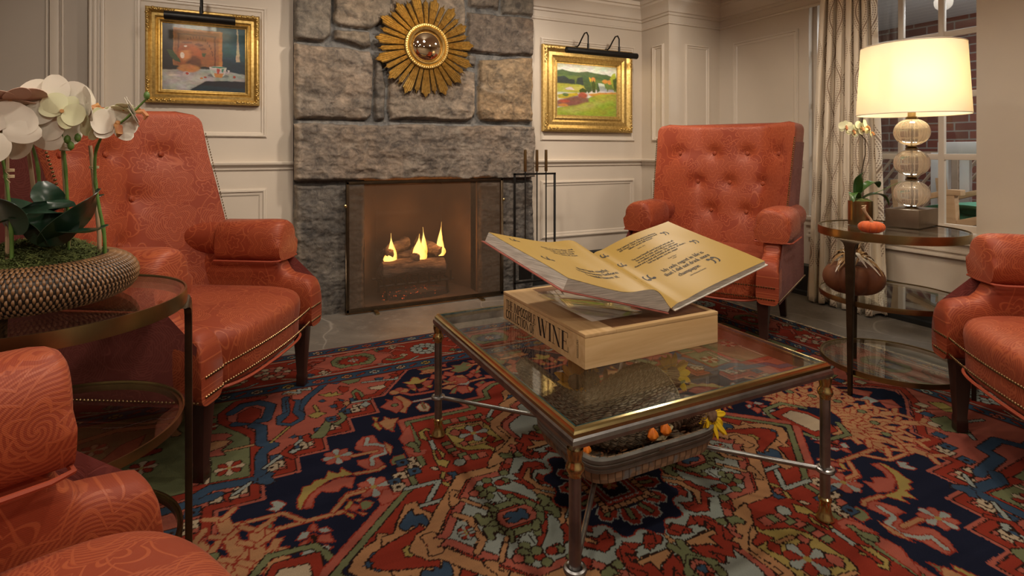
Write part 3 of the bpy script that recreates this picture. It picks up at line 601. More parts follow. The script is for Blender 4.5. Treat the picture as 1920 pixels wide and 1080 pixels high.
COL={k:tuple(x*.47 for x in v) for k,v in dict(d=(.035,.018,.014),r=(.36,.048,.028),k=(.2,.03,.02),p=(.50,.135,.095),n=(.016,.020,.045),b=(.055,.10,.17),g=(.22,.24,.12),y=(.46,.35,.11),o=(.56,.29,.14),l=(.40,.45,.41),i=(.60,.48,.33)).items()}
def raster(ops,U,V,img,res):
    ny,nx=U.shape; u0=U[0,0]; v0=V[0,0]
    rng=np.random.RandomState(3)
    def box(x0,x1,y0,y1,m=.012):
        a=max(0,int((x0-m-u0)/res)); b=min(nx,int((x1+m-u0)/res)+2); c=max(0,int((y0-m-v0)/res)); d=min(ny,int((y1+m-v0)/res)+2)
        return slice(c,max(c,d)),slice(a,max(a,b))
    jit=(rng.rand(ny,nx)-.5)*.0035
    def segd(u,v,ax,ay,bx,by):
        dx,dy=bx-ax,by-ay; L=dx*dx+dy*dy+1e-12
        t=np.clip(((u-ax)*dx+(v-ay)*dy)/L,0,1); return np.hypot(u-ax-t*dx,v-ay-t*dy)
    def put(sl,d,c,ol):
        if ol: 
            m=d<.0042; img[sl][m]=COL[ol]
            m=d<0; 
        m=d<0
        img[sl][m]=COL[c]
    for op in ops:
        k=op[0]
        if k=='p':
            _,c,ol,pts=op; P=np.array(pts)/1000.
            sl=box(P[:,0].min(),P[:,0].max(),P[:,1].min(),P[:,1].max()); u=U[sl];v=V[sl]
            if u.size==0: continue
            ins=np.zeros(u.shape,bool); d=np.full(u.shape,9.)
            for i in range(len(P)):
                ax,ay=P[i-1];bx,by=P[i]
                if ay!=by:
                    cr=((ay>v)!=(by>v))&(u<(bx-ax)*(v-ay)/(by-ay)+ax); ins^=cr
                d=np.minimum(d,segd(u,v,ax,ay,bx,by))
            d=np.where(ins,-d,d)+jit[sl]+.002; put(sl,d,c,ol)
        elif k=='s':
            _,c,ol,w,pts=op; P=np.array(pts)/1000.
            sl=box(P[:,0].min(),P[:,0].max(),P[:,1].min(),P[:,1].max(),w+.01); u=U[sl];v=V[sl]
            if u.size==0: continue
            d=np.full(u.shape,9.)
            for i in range(1,len(P)): d=np.minimum(d,segd(u,v,*P[i-1],*P[i]))
            put(sl,d-w/2+jit[sl],c,ol)
        elif k=='c':
            _,c,ol,r,p=op; x,y=p[0]/1000,p[1]/1000
            sl=box(x-r,x+r,y-r,y+r); u=U[sl];v=V[sl]
            if u.size: put(sl,np.hypot(u-x,v-y)-r+jit[sl],c,ol)
        elif k=='w':
            _,c,c2,r,p,ol=op; x,y=p[0]/1000,p[1]/1000
            sl=box(x-r,x+r,y-r,y+r); u=U[sl];v=V[sl]
            if not u.size: continue
            th=np.arctan2(v-y,u-x); rr=np.hypot(u-x,v-y); rad=r*(.75+.25*np.abs(np.cos(4*th)))
            d=rr-rad+jit[sl]; put(sl,d,c,ol)
            m=(d<0)&(np.abs(np.cos(4*th))>.35)&(((th+math.pi)/(math.pi/4)+.5).astype(int)%2==0); img[sl][m]=COL[c2]
            m=(d<0)&(np.abs(np.cos(4*th))<.18); img[sl][m]=COL[ol]
            m=rr<r*.18; img[sl][m]=COL['y']
    return img

ops=[
('p','n','n',[(-60,-60),(-60,1165),(330,1160),(490,940),(545,940),(545,800),(660,800),(660,695),(765,695),(765,600),(865,600),(865,505),(975,505),(975,400),(1100,400),(1100,285),(1200,285),(1200,235),(1470,70),(1550,-60)]),
('s','p','n',0.012,[(330,1160),(490,940),(545,940),(545,800),(660,800),(660,695),(765,695),(765,600),(865,600),(865,505),(975,505),(975,400),(1100,400),(1100,285),(1200,285),(1200,235),(1470,70),(1550,0)]),
('s','r','d',0.026,[(355,1170),(512,962),(567,962),(567,822),(682,822),(682,717),(787,717),(787,622),(887,622),(887,527),(997,527),(997,422),(1122,422),(1122,307),(1222,307),(1222,257),(1492,92),(1590,-20)]),
('p','b','d',[(586,934),(628,934),(628,976),(586,976)]),
('c','d','d',0.0035,(607,955)),
('p','i','d',[(586,864),(628,864),(628,906),(586,906)]),
('c','d','d',0.0035,(607,885)),
('p','i','d',[(606,841),(649,841),(649,883),(606,883)]),
('c','d','d',0.0035,(628,862)),
('p','b','d',[(642,841),(684,841),(684,883),(642,883)]),
('c','d','d',0.0035,(663,862)),
('p','b','d',[(701,803),(743,803),(743,845),(701,845)]),
('c','d','d',0.0035,(722,824)),
('p','i','d',[(701,750),(743,750),(743,792),(701,792)]),
('c','d','d',0.0035,(722,771)),
('p','i','d',[(719,736),(761,736),(761,778),(719,778)]),
('c','d','d',0.0035,(740,757)),
('p','b','d',[(749,736),(791,736),(791,778),(749,778)]),
('c','d','d',0.0035,(770,757)),
('p','b','d',[(806,700),(848,700),(848,742),(806,742)]),
('c','d','d',0.0035,(827,721)),
('p','i','d',[(806,653),(848,653),(848,695),(806,695)]),
('c','d','d',0.0035,(827,674)),
('p','i','d',[(823,641),(865,641),(865,683),(823,683)]),
('c','d','d',0.0035,(844,662)),
('p','b','d',[(850,641),(892,641),(892,683),(850,683)]),
('c','d','d',0.0035,(871,662)),
('p','b','d',[(906,605),(948,605),(948,647),(906,647)]),
('c','d','d',0.0035,(927,626)),
('p','i','d',[(906,558),(948,558),(948,600),(906,600)]),
('c','d','d',0.0035,(927,579)),
('p','i','d',[(925,546),(967,546),(967,588),(925,588)]),
('c','d','d',0.0035,(946,567)),
('p','b','d',[(958,546),(1000,546),(1000,588),(958,588)]),
('c','d','d',0.0035,(979,567)),
('p','b','d',[(1016,508),(1058,508),(1058,550),(1016,550)]),
('c','d','d',0.0035,(1037,529)),
('p','i','d',[(1016,455),(1058,455),(1058,497),(1016,497)]),
('c','d','d',0.0035,(1037,476)),
('p','i','d',[(1039,441),(1081,441),(1081,483),(1039,483)]),
('c','d','d',0.0035,(1060,462)),
('p','b','d',[(1079,441),(1121,441),(1121,483),(1079,483)]),
('c','d','d',0.0035,(1100,462)),
('p','b','d',[(1141,400),(1183,400),(1183,442),(1141,442)]),
('c','d','d',0.0035,(1162,421)),
('p','i','d',[(1141,343),(1183,343),(1183,385),(1141,385)]),
('c','d','d',0.0035,(1162,364)),
('p','i','d',[(1158,326),(1200,326),(1200,368),(1158,368)]),
('c','d','d',0.0035,(1179,347)),
('p','b','d',[(1185,326),(1227,326),(1227,368),(1185,368)]),
('c','d','d',0.0035,(1206,347)),
('p','g','d',[(1150,1400),(1900,1400),(1900,500),(1190,520)]),
('s','r','d',0.03,[(1900,500),(1170,520)]),
('s','b','d',0.036,[(1900,455),(1450,470),(1420,400),(1300,410),(1280,460),(1100,480)]),
('w','r','i',0.045,(1500,950),'d'),
('w','r','i',0.045,(1330,750),'d'),
('w','r','i',0.045,(1500,620),'d'),
('s','i','d',0.012,[(1360,550),(1360,700),(1600,700)]),
('s','o','d',0.03,[(1250,950),(1300,1050),(1450,1080),(1600,1020)]),
('s','r','d',0.03,[(1300,850),(1450,820),(1600,880)]),
('p','p','d',[(1350,1000),(1420,950),(1450,880),(1500,800),(1420,840),(1360,900)]),
('s','l','d',0.012,[(1200,1120),(1300,1100),(1340,1130),(1440,1100),(1500,1120)]),
('s','l','d',0.012,[(1350,360),(1450,270),(1550,300)]),
('p','y','d',[(1500,200),(1550,240),(1580,150),(1530,120)]),
('p','g','d',[(1320,280),(1380,340),(1420,280),(1460,220),(1380,200)]),
('w','r','i',0.03,(1420,150),'d'),
('p','b','d',[(1250,270),(1290,270),(1290,310),(1250,310)]),
('p','i','d',[(1320,215),(1360,215),(1360,255),(1320,255)]),
('p','b','d',[(1390,160),(1430,160),(1430,200),(1390,200)]),
('p','i','d',[(1460,105),(1500,105),(1500,145),(1460,145)]),
('p','g','d',[(1191,1179),(1150,1240),(1101,1216),(1062,1116),(1111,1055),(1105,981),(1029,885),(1003,824),(1002,537),(1152,559)]),
('p','g','d',[(1181,1221),(1114,1170),(1055,1196),(903,1197),(925,1160),(1028,1164),(1101,1057),(1172,1056)]),
('s','r','d',0.03,[(953,1143),(1051,1140),(1104,1051),(1101,980),(1022,866),(990,810),(993,527),(1168,550)]),
('s','b','d',0.035,[(1072,1045),(1029,1100),(969,1100),(926,1049),(949,930),(1029,935),(1056,940)]),
('p','r','d',[(1050,1025),(999,1075),(964,1029),(969,967),(1001,922),(1050,954)]),
('s','b','d',0.036,[(995,902),(968,872),(971,748),(933,715),(963,693),(974,664),(979,514),(1118,531),(1154,505)]),
('p','b','d',[(968,533),(953,550),(936,529),(949,511),(935,481),(959,470),(990,491),(989,525)]),
('p','r','d',[(862,1110),(844,1110),(852,998),(821,1044),(775,1086),(711,1194),(691,1200),(784,1062),(819,990),(869,943)]),
('s','b','d',0.028,[(653,1166),(689,1188),(784,1062),(824,975),(828,887)]),
('s','b','d',0.028,[(868,1094),(875,942)]),
('p','b','d',[(870,1082),(871,964),(912,939),(916,867),(866,830),(816,865),(807,915),(826,961),(810,1052)]),
('p','r','d',[(858,1096),(858,977),(865,934),(898,879),(867,856),(833,882),(853,947),(834,1044)]),
('p','o','d',[(895,1203),(729,1203),(775,1154),(823,1109),(857,1126)]),
('s','l','d',0.012,[(873,1144),(855,1154),(811,1123),(811,1162),(766,1139),(769,1181),(738,1187)]),
('p','g','d',[(647,1184),(533,1177),(561,1131),(606,1122)]),
('p','r','d',[(656,1095),(645,1120),(607,1092),(617,1056),(642,1040)]),
('p','y','d',[(744,1071),(712,1065),(689,1072),(688,1053),(664,1070),(664,1045),(640,1029),(674,1027),(695,1028),(716,1034),(721,1050)]),
('p','b','d',[(748,1008),(729,1017),(718,993),(736,989)]),
('p','g','d',[(610,1033),(586,1061),(568,1013),(565,973),(591,949),(610,967)]),
('s','r','d',0.014,[(591,1014),(590,939)]),
('p','b','d',[(674,999),(647,967),(663,957)]),
('p','r','d',[(688,978),(661,965),(645,931),(670,908),(690,892),(694,937)]),
('p','b','d',[(714,943),(685,946),(683,914),(707,918)]),
('p','b','d',[(673,892),(648,914),(662,870),(676,873)]),
('p','o','d',[(662,939),(641,960),(627,931),(649,910)]),
('s','l','d',0.012,[(623,933),(551,929)]),
('p','l','d',[(599,890),(571,921),(556,887),(579,863)]),
('p','i','d',[(535,1046),(522,1054),(514,1035),(525,1021)]),
('s','l','d',0.012,[(545,1113),(476,1100),(399,1083),(391,1112)]),
('p','b','d',[(488,1138),(445,1128),(463,1104),(486,1110)]),
('p','r','d',[(421,1144),(392,1158),(377,1128),(394,1103)]),
('p','i','d',[(535,1046),(499,1049),(464,1047),(462,1020),(490,1004),(528,1023)]),
('s','y','d',0.01,[(767,971),(761,929),(761,892)]),
('p','y','d',[(800,893),(763,911),(728,881),(752,870),(769,855),(790,870)]),
('p','g','d',[(693,863),(673,863),(662,816),(679,780),(708,760),(726,786),(739,743),(760,697),(778,691),(817,710),(789,743),(772,767),(744,821),(719,783),(685,810)]),
('p','r','d',[(835,734),(813,747),(805,689),(820,681),(838,701)]),
('s','l','d',0.012,[(841,710),(878,666),(912,633),(967,575)]),
('p','l','d',[(889,643),(872,656),(843,652),(874,622)]),
('s','r','d',0.018,[(877,679),(905,644),(876,599)]),
('s','y','d',0.008,[(873,829),(939,740)]),
('p','b','d',[(878,748),(860,762),(852,742),(869,732)]),
('w','r','i',0.045,(1070,626),'d'),
('s','i','d',0.012,[(1135,703),(1131,566)]),
('s','o','d',0.012,[(1085,746),(1000,748)]),
('p','p','d',[(1176,849),(1135,897),(1085,881),(1062,854),(1084,834),(1061,807),(1098,760),(1084,718),(1145,728),(1168,712)]),
('p','o','d',[(1172,825),(1119,836),(1068,818),(1086,783),(1158,755)]),
('p','p','d',[(1183,1055),(1157,1078),(1120,1033),(1147,1019),(1181,1019)]),
('w','r','i',0.035,(1149,957),'d'),
('s','l','d',0.012,[(1009,506),(1056,463)]),
('p','i','d',[(1122,448),(1089,473),(1080,453),(1093,439)]),
('p','r','d',[(1084,476),(1070,480),(1057,484),(1070,448),(1061,428),(1080,443)]),
('p','y','r',[(383,1033),(352,1028),(327,1070),(307,1054),(303,1025),(263,1033),(289,1002),(327,984),(364,998)]),
('p','p','r',[(313,977),(289,1002),(252,1000),(280,951),(310,935)]),
('p','p','r',[(373,996),(339,985),(345,937),(372,971)]),
('p','y','r',[(307,944),(268,950),(286,919)]),
('p','y','r',[(375,957),(347,944),(355,918)]),
('p','p','r',[(346,933),(308,939),(301,911),(342,907)]),
('p','d','d',[(338,990),(315,984),(308,954),(338,949)]),
('s','p','r',0.012,[(417,934),(382,891),(329,885),(274,883)]),
('c','o','r',0.02,(441,948)),
('c','o','r',0.018,(398,947)),
('c','p','r',0.016,(416,968)),
('p','p','r',[(527,838),(485,878),(491,899),(467,874),(454,909),(437,846),(448,790),(481,760),(500,799)]),
('p','o','r',[(454,909),(428,906),(410,860),(398,822),(431,782),(446,743),(468,767),(442,796),(435,845)]),
('c','g','d',0.012,(470,831)),
('s','l','r',0.012,[(389,827),(306,822)]),
('p','i','r',[(397,774),(375,798),(347,788),(345,748),(362,718),(391,732)]),
('s','g','r',0.008,[(363,800),(367,750)]),
('p','g','r',[(148,1061),(115,1080),(119,1118),(76,1109),(52,1135),(29,1111),(26,1072),(69,1034),(118,1023)]),
('p','p','r',[(190,970),(162,1000),(132,996),(128,939),(170,907),(195,930)]),
('p','o','r',[(145,997),(112,992),(103,948),(131,930)]),
('p','l','r',[(172,903),(131,930),(102,905),(131,877)]),
('p','g','r',[(215,982),(187,952),(174,909),(208,931)]),
('p','o','r',[(249,895),(209,916),(170,897),(214,868)]),
('p','g','r',[(230,832),(200,871),(169,886),(210,822)]),
('p','p','r',[(169,886),(137,871),(150,807),(184,805),(193,857)]),
('p','o','r',[(136,875),(119,831),(148,801)]),
('s','o','r',0.012,[(100,910),(55,914),(7,912)]),
('s','o','r',0.012,[(-22,1083),(46,1087)]),
('s','o','r',0.01,[(-14,1067),(38,1002)]),
('p','p','r',[(-10,925),(20,942),(27,907),(-3,891)]),
('p','p','r',[(69,1010),(39,1028),(31,992),(61,975)]),
('p','p','r',[(69,965),(40,982),(32,947),(61,930)]),
('p','p','r',[(100,868),(72,883),(65,850),(92,835)]),
('p','p','r',[(95,819),(67,834),(60,802),(87,788)]),
('p','p','r',[(99,980),(70,997),(62,961),(91,945)]),
('p','g','r',[(53,994),(23,1011),(18,991),(43,975)]),
('p','g','r',[(80,875),(52,891),(46,872),(70,858)]),
('p','g','r',[(59,834),(30,849),(25,831),(49,817)]),
('p','g','r',[(110,814),(83,828),(77,811),(100,797)]),
('p','p','r',[(28,1142),(-26,1129),(11,1096)]),
('p','g','r',[(281,1150),(215,1154),(187,1145),(202,1111),(256,1108)]),
('p','o','r',[(271,1116),(233,1126),(199,1109),(232,1074),(268,1085)]),
('p','p','r',[(139,1152),(182,1145),(147,1115)]),
('s','o','r',0.012,[(135,1088),(277,1091)]),
('p','p','r',[(136,1030),(172,1063),(194,1027),(160,999)]),
('p','p','r',[(199,1037),(239,1057),(260,1020),(223,987),(186,993)]),
('c','p','r',0.03,(139,937)),
('s','o','r',0.012,[(167,936),(233,933)]),
('p','o','r',[(563,718),(538,726),(531,756),(515,721),(482,720),(505,684),(520,645),(547,648),(557,683)]),
('p','y','r',[(575,772),(555,756),(568,720),(561,665),(573,653),(587,706),(571,727)]),
('p','g','r',[(539,644),(522,656),(526,618)]),
('p','p','r',[(678,563),(662,609),(635,633),(600,630),(595,576),(571,528),(572,486),(623,485),(607,429),(626,399),(656,406),(685,459),(684,487),(648,481),(629,514),(648,527)]),
('s','l','r',0.014,[(623,618),(638,575),(602,561),(575,530),(586,492),(636,483),(643,438)]),
('p','o','r',[(575,566),(555,521),(576,470),(580,507)]),
('s','o','r',0.013,[(706,522),(612,518)]),
('s','o','r',0.013,[(705,412),(633,402),(613,412)]),
('w','p','l',0.048,(740,542),'r'),
('w','p','l',0.052,(665,317),'r'),
('s','o','r',0.013,[(766,294),(741,317),(686,314)]),
('p','y','r',[(707,410),(730,446),(739,469),(750,437),(772,455),(779,470),(794,429),(824,432),(841,412),(865,412),(870,382),(884,356),(887,312),(878,300),(856,353),(823,386),(784,413),(756,416)]),
('p','p','r',[(707,395),(729,340),(749,361),(767,342),(793,349),(814,365),(837,339),(848,293),(873,303),(854,353),(824,384),(779,404),(754,412)]),
('s','o','r',0.014,[(945,242),(878,241),(771,238)]),
('s','o','r',0.012,[(878,246),(926,306),(1052,311)]),
('s','o','r',0.013,[(795,250),(746,309),(694,309)]),
('p','l','r',[(957,376),(938,376),(914,349),(928,332),(941,321),(968,343),(949,348)]),
('p','p','r',[(757,245),(737,259),(714,239),(741,223)]),
('p','y','r',[(766,247),(743,286),(736,267),(758,237)]),
('p','y','r',[(765,235),(740,206),(749,194),(764,222)]),
('p','g','r',[(721,254),(700,262),(680,240),(698,219),(718,219)]),
('p','o','r',[(738,221),(708,201),(720,192)]),
('p','o','r',[(734,279),(704,275),(720,261)]),
('p','y','r',[(1020,249),(1000,254),(986,232),(1006,228)]),
('p','o','r',[(991,255),(968,254),(951,240),(958,208),(976,194),(992,225)]),
('p','g','r',[(981,278),(967,287),(953,262),(959,247),(977,263)]),
('p','l','r',[(902,173),(885,198),(862,189),(873,171),(894,167)]),
('p','l','r',[(853,192),(822,190),(810,168),(831,167)]),
('p','p','r',[(870,200),(852,228),(844,203),(850,185)]),
('p','d','r',[(873,176),(854,177),(844,162),(859,135)]),
('p','p','r',[(844,165),(817,159),(810,121),(836,128),(852,142)]),
('p','p','r',[(906,129),(892,156),(871,161),(876,139),(892,127)]),
('p','l','r',[(906,96),(889,122),(863,128),(832,119),(816,100),(843,95),(849,75),(863,78),(871,102),(881,90)]),
('p','i','r',[(1083,280),(1066,302),(1037,277),(1054,271)]),
('p','g','r',[(1087,252),(1071,269),(1040,254),(1057,245)]),
('p','i','r',[(1087,227),(1062,247),(1037,223),(1059,217)]),
('p','o','r',[(1016,131),(994,142),(1007,171),(971,172),(958,204),(930,199),(946,164),(921,156),(934,130),(918,114),(931,85),(944,53),(960,61),(963,100),(980,71),(998,100)]),
('p','g','r',[(985,135),(972,147),(950,134),(962,122),(981,123)]),
('p','o','r',[(1069,179),(1056,209),(1032,201),(1042,175),(1021,146),(1037,141),(1029,116),(1047,112)]),
('s','o','r',0.034,[(1099,15),(1277,39)]),
('s','o','r',0.017,[(1125,17),(1161,-17)]),
('s','o','r',0.017,[(1125,17),(1149,61)]),
('s','o','r',0.017,[(1208,29),(1244,-5)]),
('s','o','r',0.017,[(1208,29),(1233,73)]),
('s','o','r',0.017,[(1277,39),(1313,5)]),
('s','o','r',0.017,[(1277,39),(1302,82)]),
('s','o','r',0.034,[(1092,38),(1305,118)]),
('s','o','r',0.017,[(1137,53),(1181,29)]),
('s','o','r',0.017,[(1137,53),(1151,101)]),
('s','o','r',0.017,[(1229,88),(1273,64)]),
('s','o','r',0.017,[(1229,88),(1243,136)]),
('s','o','r',0.017,[(1305,118),(1349,93)]),
('s','o','r',0.017,[(1305,118),(1319,166)]),
('s','o','r',0.034,[(1081,59),(1307,212)]),
('s','o','r',0.017,[(1138,95),(1186,82)]),
('s','o','r',0.017,[(1138,95),(1140,145)]),
('s','o','r',0.017,[(1230,159),(1278,146)]),
('s','o','r',0.017,[(1230,159),(1232,209)]),
('s','o','r',0.017,[(1307,212),(1355,199)]),
('s','o','r',0.017,[(1307,212),(1309,262)]),
('s','o','r',0.034,[(1064,76),(1181,199)]),
('s','o','r',0.017,[(1081,89),(1131,88)]),
('s','o','r',0.017,[(1081,89),(1071,138)]),
('s','o','r',0.017,[(1135,149),(1185,148)]),
('s','o','r',0.017,[(1135,149),(1126,198)]),
('s','o','r',0.017,[(1181,199),(1231,197)]),
('s','o','r',0.017,[(1181,199),(1171,248)]),
('s','o','r',0.034,[(1044,90),(1147,278)]),
('s','o','r',0.017,[(1066,125),(1115,135)]),
('s','o','r',0.017,[(1066,125),(1045,170)]),
('s','o','r',0.017,[(1110,208),(1159,219)]),
('s','o','r',0.017,[(1110,208),(1089,254)]),
('s','o','r',0.017,[(1147,278),(1196,288)]),
('s','o','r',0.017,[(1147,278),(1125,323)]),
('s','o','r',0.034,[(1022,98),(1083,351)]),
('s','o','r',0.017,[(1037,158),(1082,180)]),
('s','o','r',0.017,[(1037,158),(1006,197)]),
('s','o','r',0.017,[(1062,263),(1107,285)]),
('s','o','r',0.017,[(1062,263),(1031,302)]),
('s','o','r',0.017,[(1083,351),(1128,373)]),
('s','o','r',0.017,[(1083,351),(1052,390)]),
('s','o','r',0.034,[(998,100),(995,260)]),
('s','o','r',0.017,[(998,117),(1036,149)]),
('s','o','r',0.017,[(998,117),(958,147)]),
('s','o','r',0.017,[(996,195),(1035,227)]),
('s','o','r',0.017,[(996,195),(956,225)]),
('s','o','r',0.017,[(995,260),(1033,292)]),
('s','o','r',0.017,[(995,260),(955,290)]),
('c','g','d',0.014,(1150,130)),
('c','g','d',0.014,(1200,50)),
('c','g','d',0.014,(1100,200)),
('s','g','d',0.018,[(1020,70),(970,140),(860,130),(820,50),(820,-20)]),
('p','r','d',[(840,-60),(850,100),(960,110),(1000,40),(1000,-60)]),
('p','i','d',[(870,-60),(880,70),(950,80),(980,30),(980,-60)]),
('p','p','r',[(1320,80),(1360,20),(1420,40),(1380,100)]),
('p','l','r',[(1300,20),(1360,-20),(1360,30)]),
('p','r','r',[(-60,-60),(-60,835),(30,830),(85,790),(100,720),(190,720),(190,660),(462,668),(470,500),(490,460),(490,370),(545,360),(545,270),(585,245),(660,170),(750,80),(830,-60)]),
('s','p','r',0.024,[(18,853),(48,848),(103,808),(118,738),(208,738),(208,678),(480,686),(488,518),(508,478),(508,388),(563,378),(563,288),(603,263),(678,188),(768,98),(848,18)]),
('s','g','d',0.018,[(0,835),(30,830),(85,790),(100,720),(190,720),(190,660),(462,668),(470,500),(490,460),(490,370),(545,360),(545,270),(585,245),(660,170),(750,80),(830,0)]),
('p','p','r',[(523,559),(485,618),(459,645),(476,518),(505,478),(513,500)]),
('p','p','r',[(524,505),(484,459),(451,452),(464,424),(499,424),(521,452)]),
('p','g','d',[(476,518),(492,525),(514,509),(492,480),(495,452),(476,442),(473,498)]),
('p','g','r',[(585,434),(567,457),(533,457),(531,432),(563,407),(583,409)]),
('p','p','r',[(667,245),(642,292),(622,282),(618,253),(593,248),(637,218),(663,218)]),
('p','i','d',[(506,385),(546,385),(546,425),(506,425)]),
('c','d','d',0.0035,(526,405)),
('p','b','d',[(530,388),(570,388),(570,428),(530,428)]),
('c','d','d',0.0035,(550,408)),
('p','i','d',[(499,350),(539,350),(539,390),(499,390)]),
('c','d','d',0.0035,(519,370)),
('p','i','d',[(532,320),(572,320),(572,360),(532,360)]),
('c','d','d',0.0035,(552,340)),
('p','i','d',[(557,317),(597,317),(597,357),(557,357)]),
('c','d','d',0.0035,(577,337)),
('p','b','d',[(579,292),(619,292),(619,332),(579,332)]),
('c','d','d',0.0035,(599,312)),
('p','i','d',[(575,262),(615,262),(615,302),(575,302)]),
('c','d','d',0.0035,(595,282)),
('p','b','d',[(507,323),(547,323),(547,363),(507,363)]),
('c','d','d',0.0035,(527,343)),
('p','y','d',[(358,526),(346,559),(302,573),(203,556),(190,503),(172,454),(156,393),(201,391),(254,390),(223,322),(247,313),(251,353),(331,384),(354,421),(355,467)]),
('p','g','d',[(308,588),(341,588),(341,621),(308,621)]),
('p','p','d',[(276,586),(309,586),(309,619),(276,619)]),
('p','g','d',[(244,583),(277,583),(277,616),(244,616)]),
('p','p','d',[(212,581),(245,581),(245,614),(212,614)]),
('p','g','d',[(180,578),(213,578),(213,611),(180,611)]),
('p','p','d',[(162,556),(195,556),(195,589),(162,589)]),
('p','g','d',[(151,527),(184,527),(184,560),(151,560)]),
('p','p','d',[(148,497),(181,497),(181,530),(148,530)]),
('p','g','d',[(159,467),(192,467),(192,500),(159,500)]),
('p','g','d',[(362,436),(395,436),(395,469),(362,469)]),
('p','p','d',[(360,411),(393,411),(393,444),(360,444)]),
('p','g','d',[(358,387),(391,387),(391,420),(358,420)]),
('p','p','d',[(350,364),(383,364),(383,397),(350,397)]),
('p','g','d',[(336,343),(369,343),(369,376),(336,376)]),
('p','p','d',[(323,323),(356,323),(356,356),(323,356)]),
('p','g','d',[(300,318),(333,318),(333,351),(300,351)]),
('p','p','d',[(275,317),(308,317),(308,350),(275,350)]),
('s','o','d',0.01,[(331,562),(208,543),(226,490)]),
('w','r','l',0.058,(265,480),'d'),
('p','p','d',[(346,520),(317,545),(302,508),(322,481),(342,503)]),
('p','r','d',[(250,411),(217,442),(202,410),(232,387)]),
('s','o','d',0.01,[(303,410),(248,405)]),
('p','p','d',[(337,440),(312,446),(305,415),(330,410)]),
('p','y','d',[(445,578),(411,596),(399,575),(419,556),(402,528),(435,505),(453,534)]),
('p','y','d',[(438,437),(413,433),(404,394),(421,369),(404,345),(427,315),(448,342),(447,382)]),
('s','l','d',0.014,[(423,500),(427,444)]),
('s','r','d',0.012,[(420,566),(424,510)]),
('s','r','d',0.01,[(426,422),(429,373)]),
('p','i','d',[(476,341),(454,337),(453,313),(471,322)]),
('c','l','d',0.019,(377,325)),
('p','y','d',[(466,269),(448,304),(438,291),(455,259)]),
('p','b','d',[(437,287),(409,283),(403,252),(423,222),(445,226),(427,256)]),
('p','p','d',[(450,268),(427,268),(431,243),(454,240)]),
('p','y','d',[(466,252),(445,230),(450,210),(469,231)]),
('s','l','d',0.014,[(577,262),(472,257),(535,174)]),
('s','l','d',0.014,[(563,165),(477,161)]),
('s','l','d',0.013,[(121,622),(166,570)]),
('p','o','d',[(85,620),(41,687),(29,738),(-25,780),(-34,746),(-15,707),(-44,646),(-1,595),(39,598)]),
('p','b','d',[(55,649),(9,709),(-8,691),(7,671),(-30,652),(-2,630),(25,643)]),
('p','o','d',[(805,-11),(774,38),(745,65),(712,77),(700,104),(661,79),(643,125),(619,163),(564,186),(569,133),(547,105),(615,-108)]),
('p','o','d',[(693,84),(662,83),(632,137),(600,190),(565,190),(565,154),(515,80),(540,28),(574,5),(576,-22),(721,-39)]),
('p','b','d',[(639,108),(608,147),(585,164),(589,132),(563,125),(559,95),(527,66),(543,48),(567,68),(587,93),(594,68),(604,91),(628,76),(640,93)]),
('p','b','d',[(761,-3),(726,37),(703,35),(682,56),(579,44),(559,37),(613,-130),(731,-40)]),
('p','r','d',[(743,12),(723,-13),(692,-16),(672,-34),(584,-29),(553,-4),(584,86),(714,39)]),
('c','y','d',0.014,(639,6)),
('c','y','d',0.014,(621,4)),
('p','l','d',[(-60,-60),(-60,625),(37,604),(47,540),(126,492),(144,450),(133,331),(186,312),(266,207),(371,214),(428,147),(485,82),(534,15),(562,8),(575,-60)]),
('s','o','d',0.036,[(0,665),(67,634),(77,570),(156,522),(174,480),(163,361),(216,342),(296,237),(401,244),(458,177),(515,112),(564,45),(592,38),(620,0)]),
('s','p','d',0.022,[(0,625),(37,604),(47,540),(126,492),(144,450),(133,331),(186,312),(266,207),(371,214),(428,147),(485,82),(534,15),(562,8),(575,0)]),
('p','o','d',[(153,484),(147,412),(141,334),(172,341),(241,265),(306,249),(292,282),(256,322),(206,349),(158,389),(169,482)]),
('s','p','d',0.014,[(133,331),(165,315),(176,343)]),
('p','o','d',[(474,157),(464,184),(449,195),(435,182),(457,162),(444,137),(466,118),(485,127)]),
('s','o','d',0.022,[(557,-3),(580,8),(586,31),(569,32)]),
('p','r','d',[(404,36),(370,47),(383,77),(375,85),(329,62),(307,75),(322,117),(354,142),(327,142),(294,110),(265,73),(243,32),(216,65),(231,114),(266,159),(215,144),(216,87),(197,34),(168,-11),(268,-174),(277,-121),(249,-94),(253,-49),(301,-100),(321,-129),(386,-106),(400,-80),(417,-42),(421,-10)]),
('s','o','d',0.018,[(193,179),(220,136),(218,63),(162,4)]),
('p','l','d',[(370,95),(349,76),(332,84),(331,129),(350,138),(373,122)]),
('s','g','d',0.024,[(376,-33),(284,-52),(250,-5),(271,41),(297,60),(376,58),(398,16),(376,-33)]),
('s','g','d',0.02,[(376,33),(377,56)]),
('s','g','d',0.02,[(250,5),(215,-3),(208,30),(226,33)]),
('s','g','d',0.02,[(231,10),(212,25),(222,48)]),
('s','g','d',0.02,[(392,-3),(422,12),(420,33)]),
('s','g','d',0.02,[(405,23),(425,13),(427,47)]),
('s','g','d',0.02,[(374,54),(383,79)]),
('s','g','d',0.02,[(294,62),(306,89)]),
('s','g','d',0.02,[(286,47),(301,67)]),
('p','p','d',[(371,-11),(292,-19),(266,10),(284,37),(372,35),(387,5)]),
('p','b','d',[(364,3),(349,3),(333,-7),(321,-1),(302,-8),(289,10),(305,27),(319,17),(338,26),(361,17)]),
('c','g','d',0.014,(360,145)),
('c','g','d',0.014,(361,117)),
('c','p','d',0.014,(381,130)),
('c','g','d',0.014,(376,135)),
('c','g','d',0.014,(374,163)),
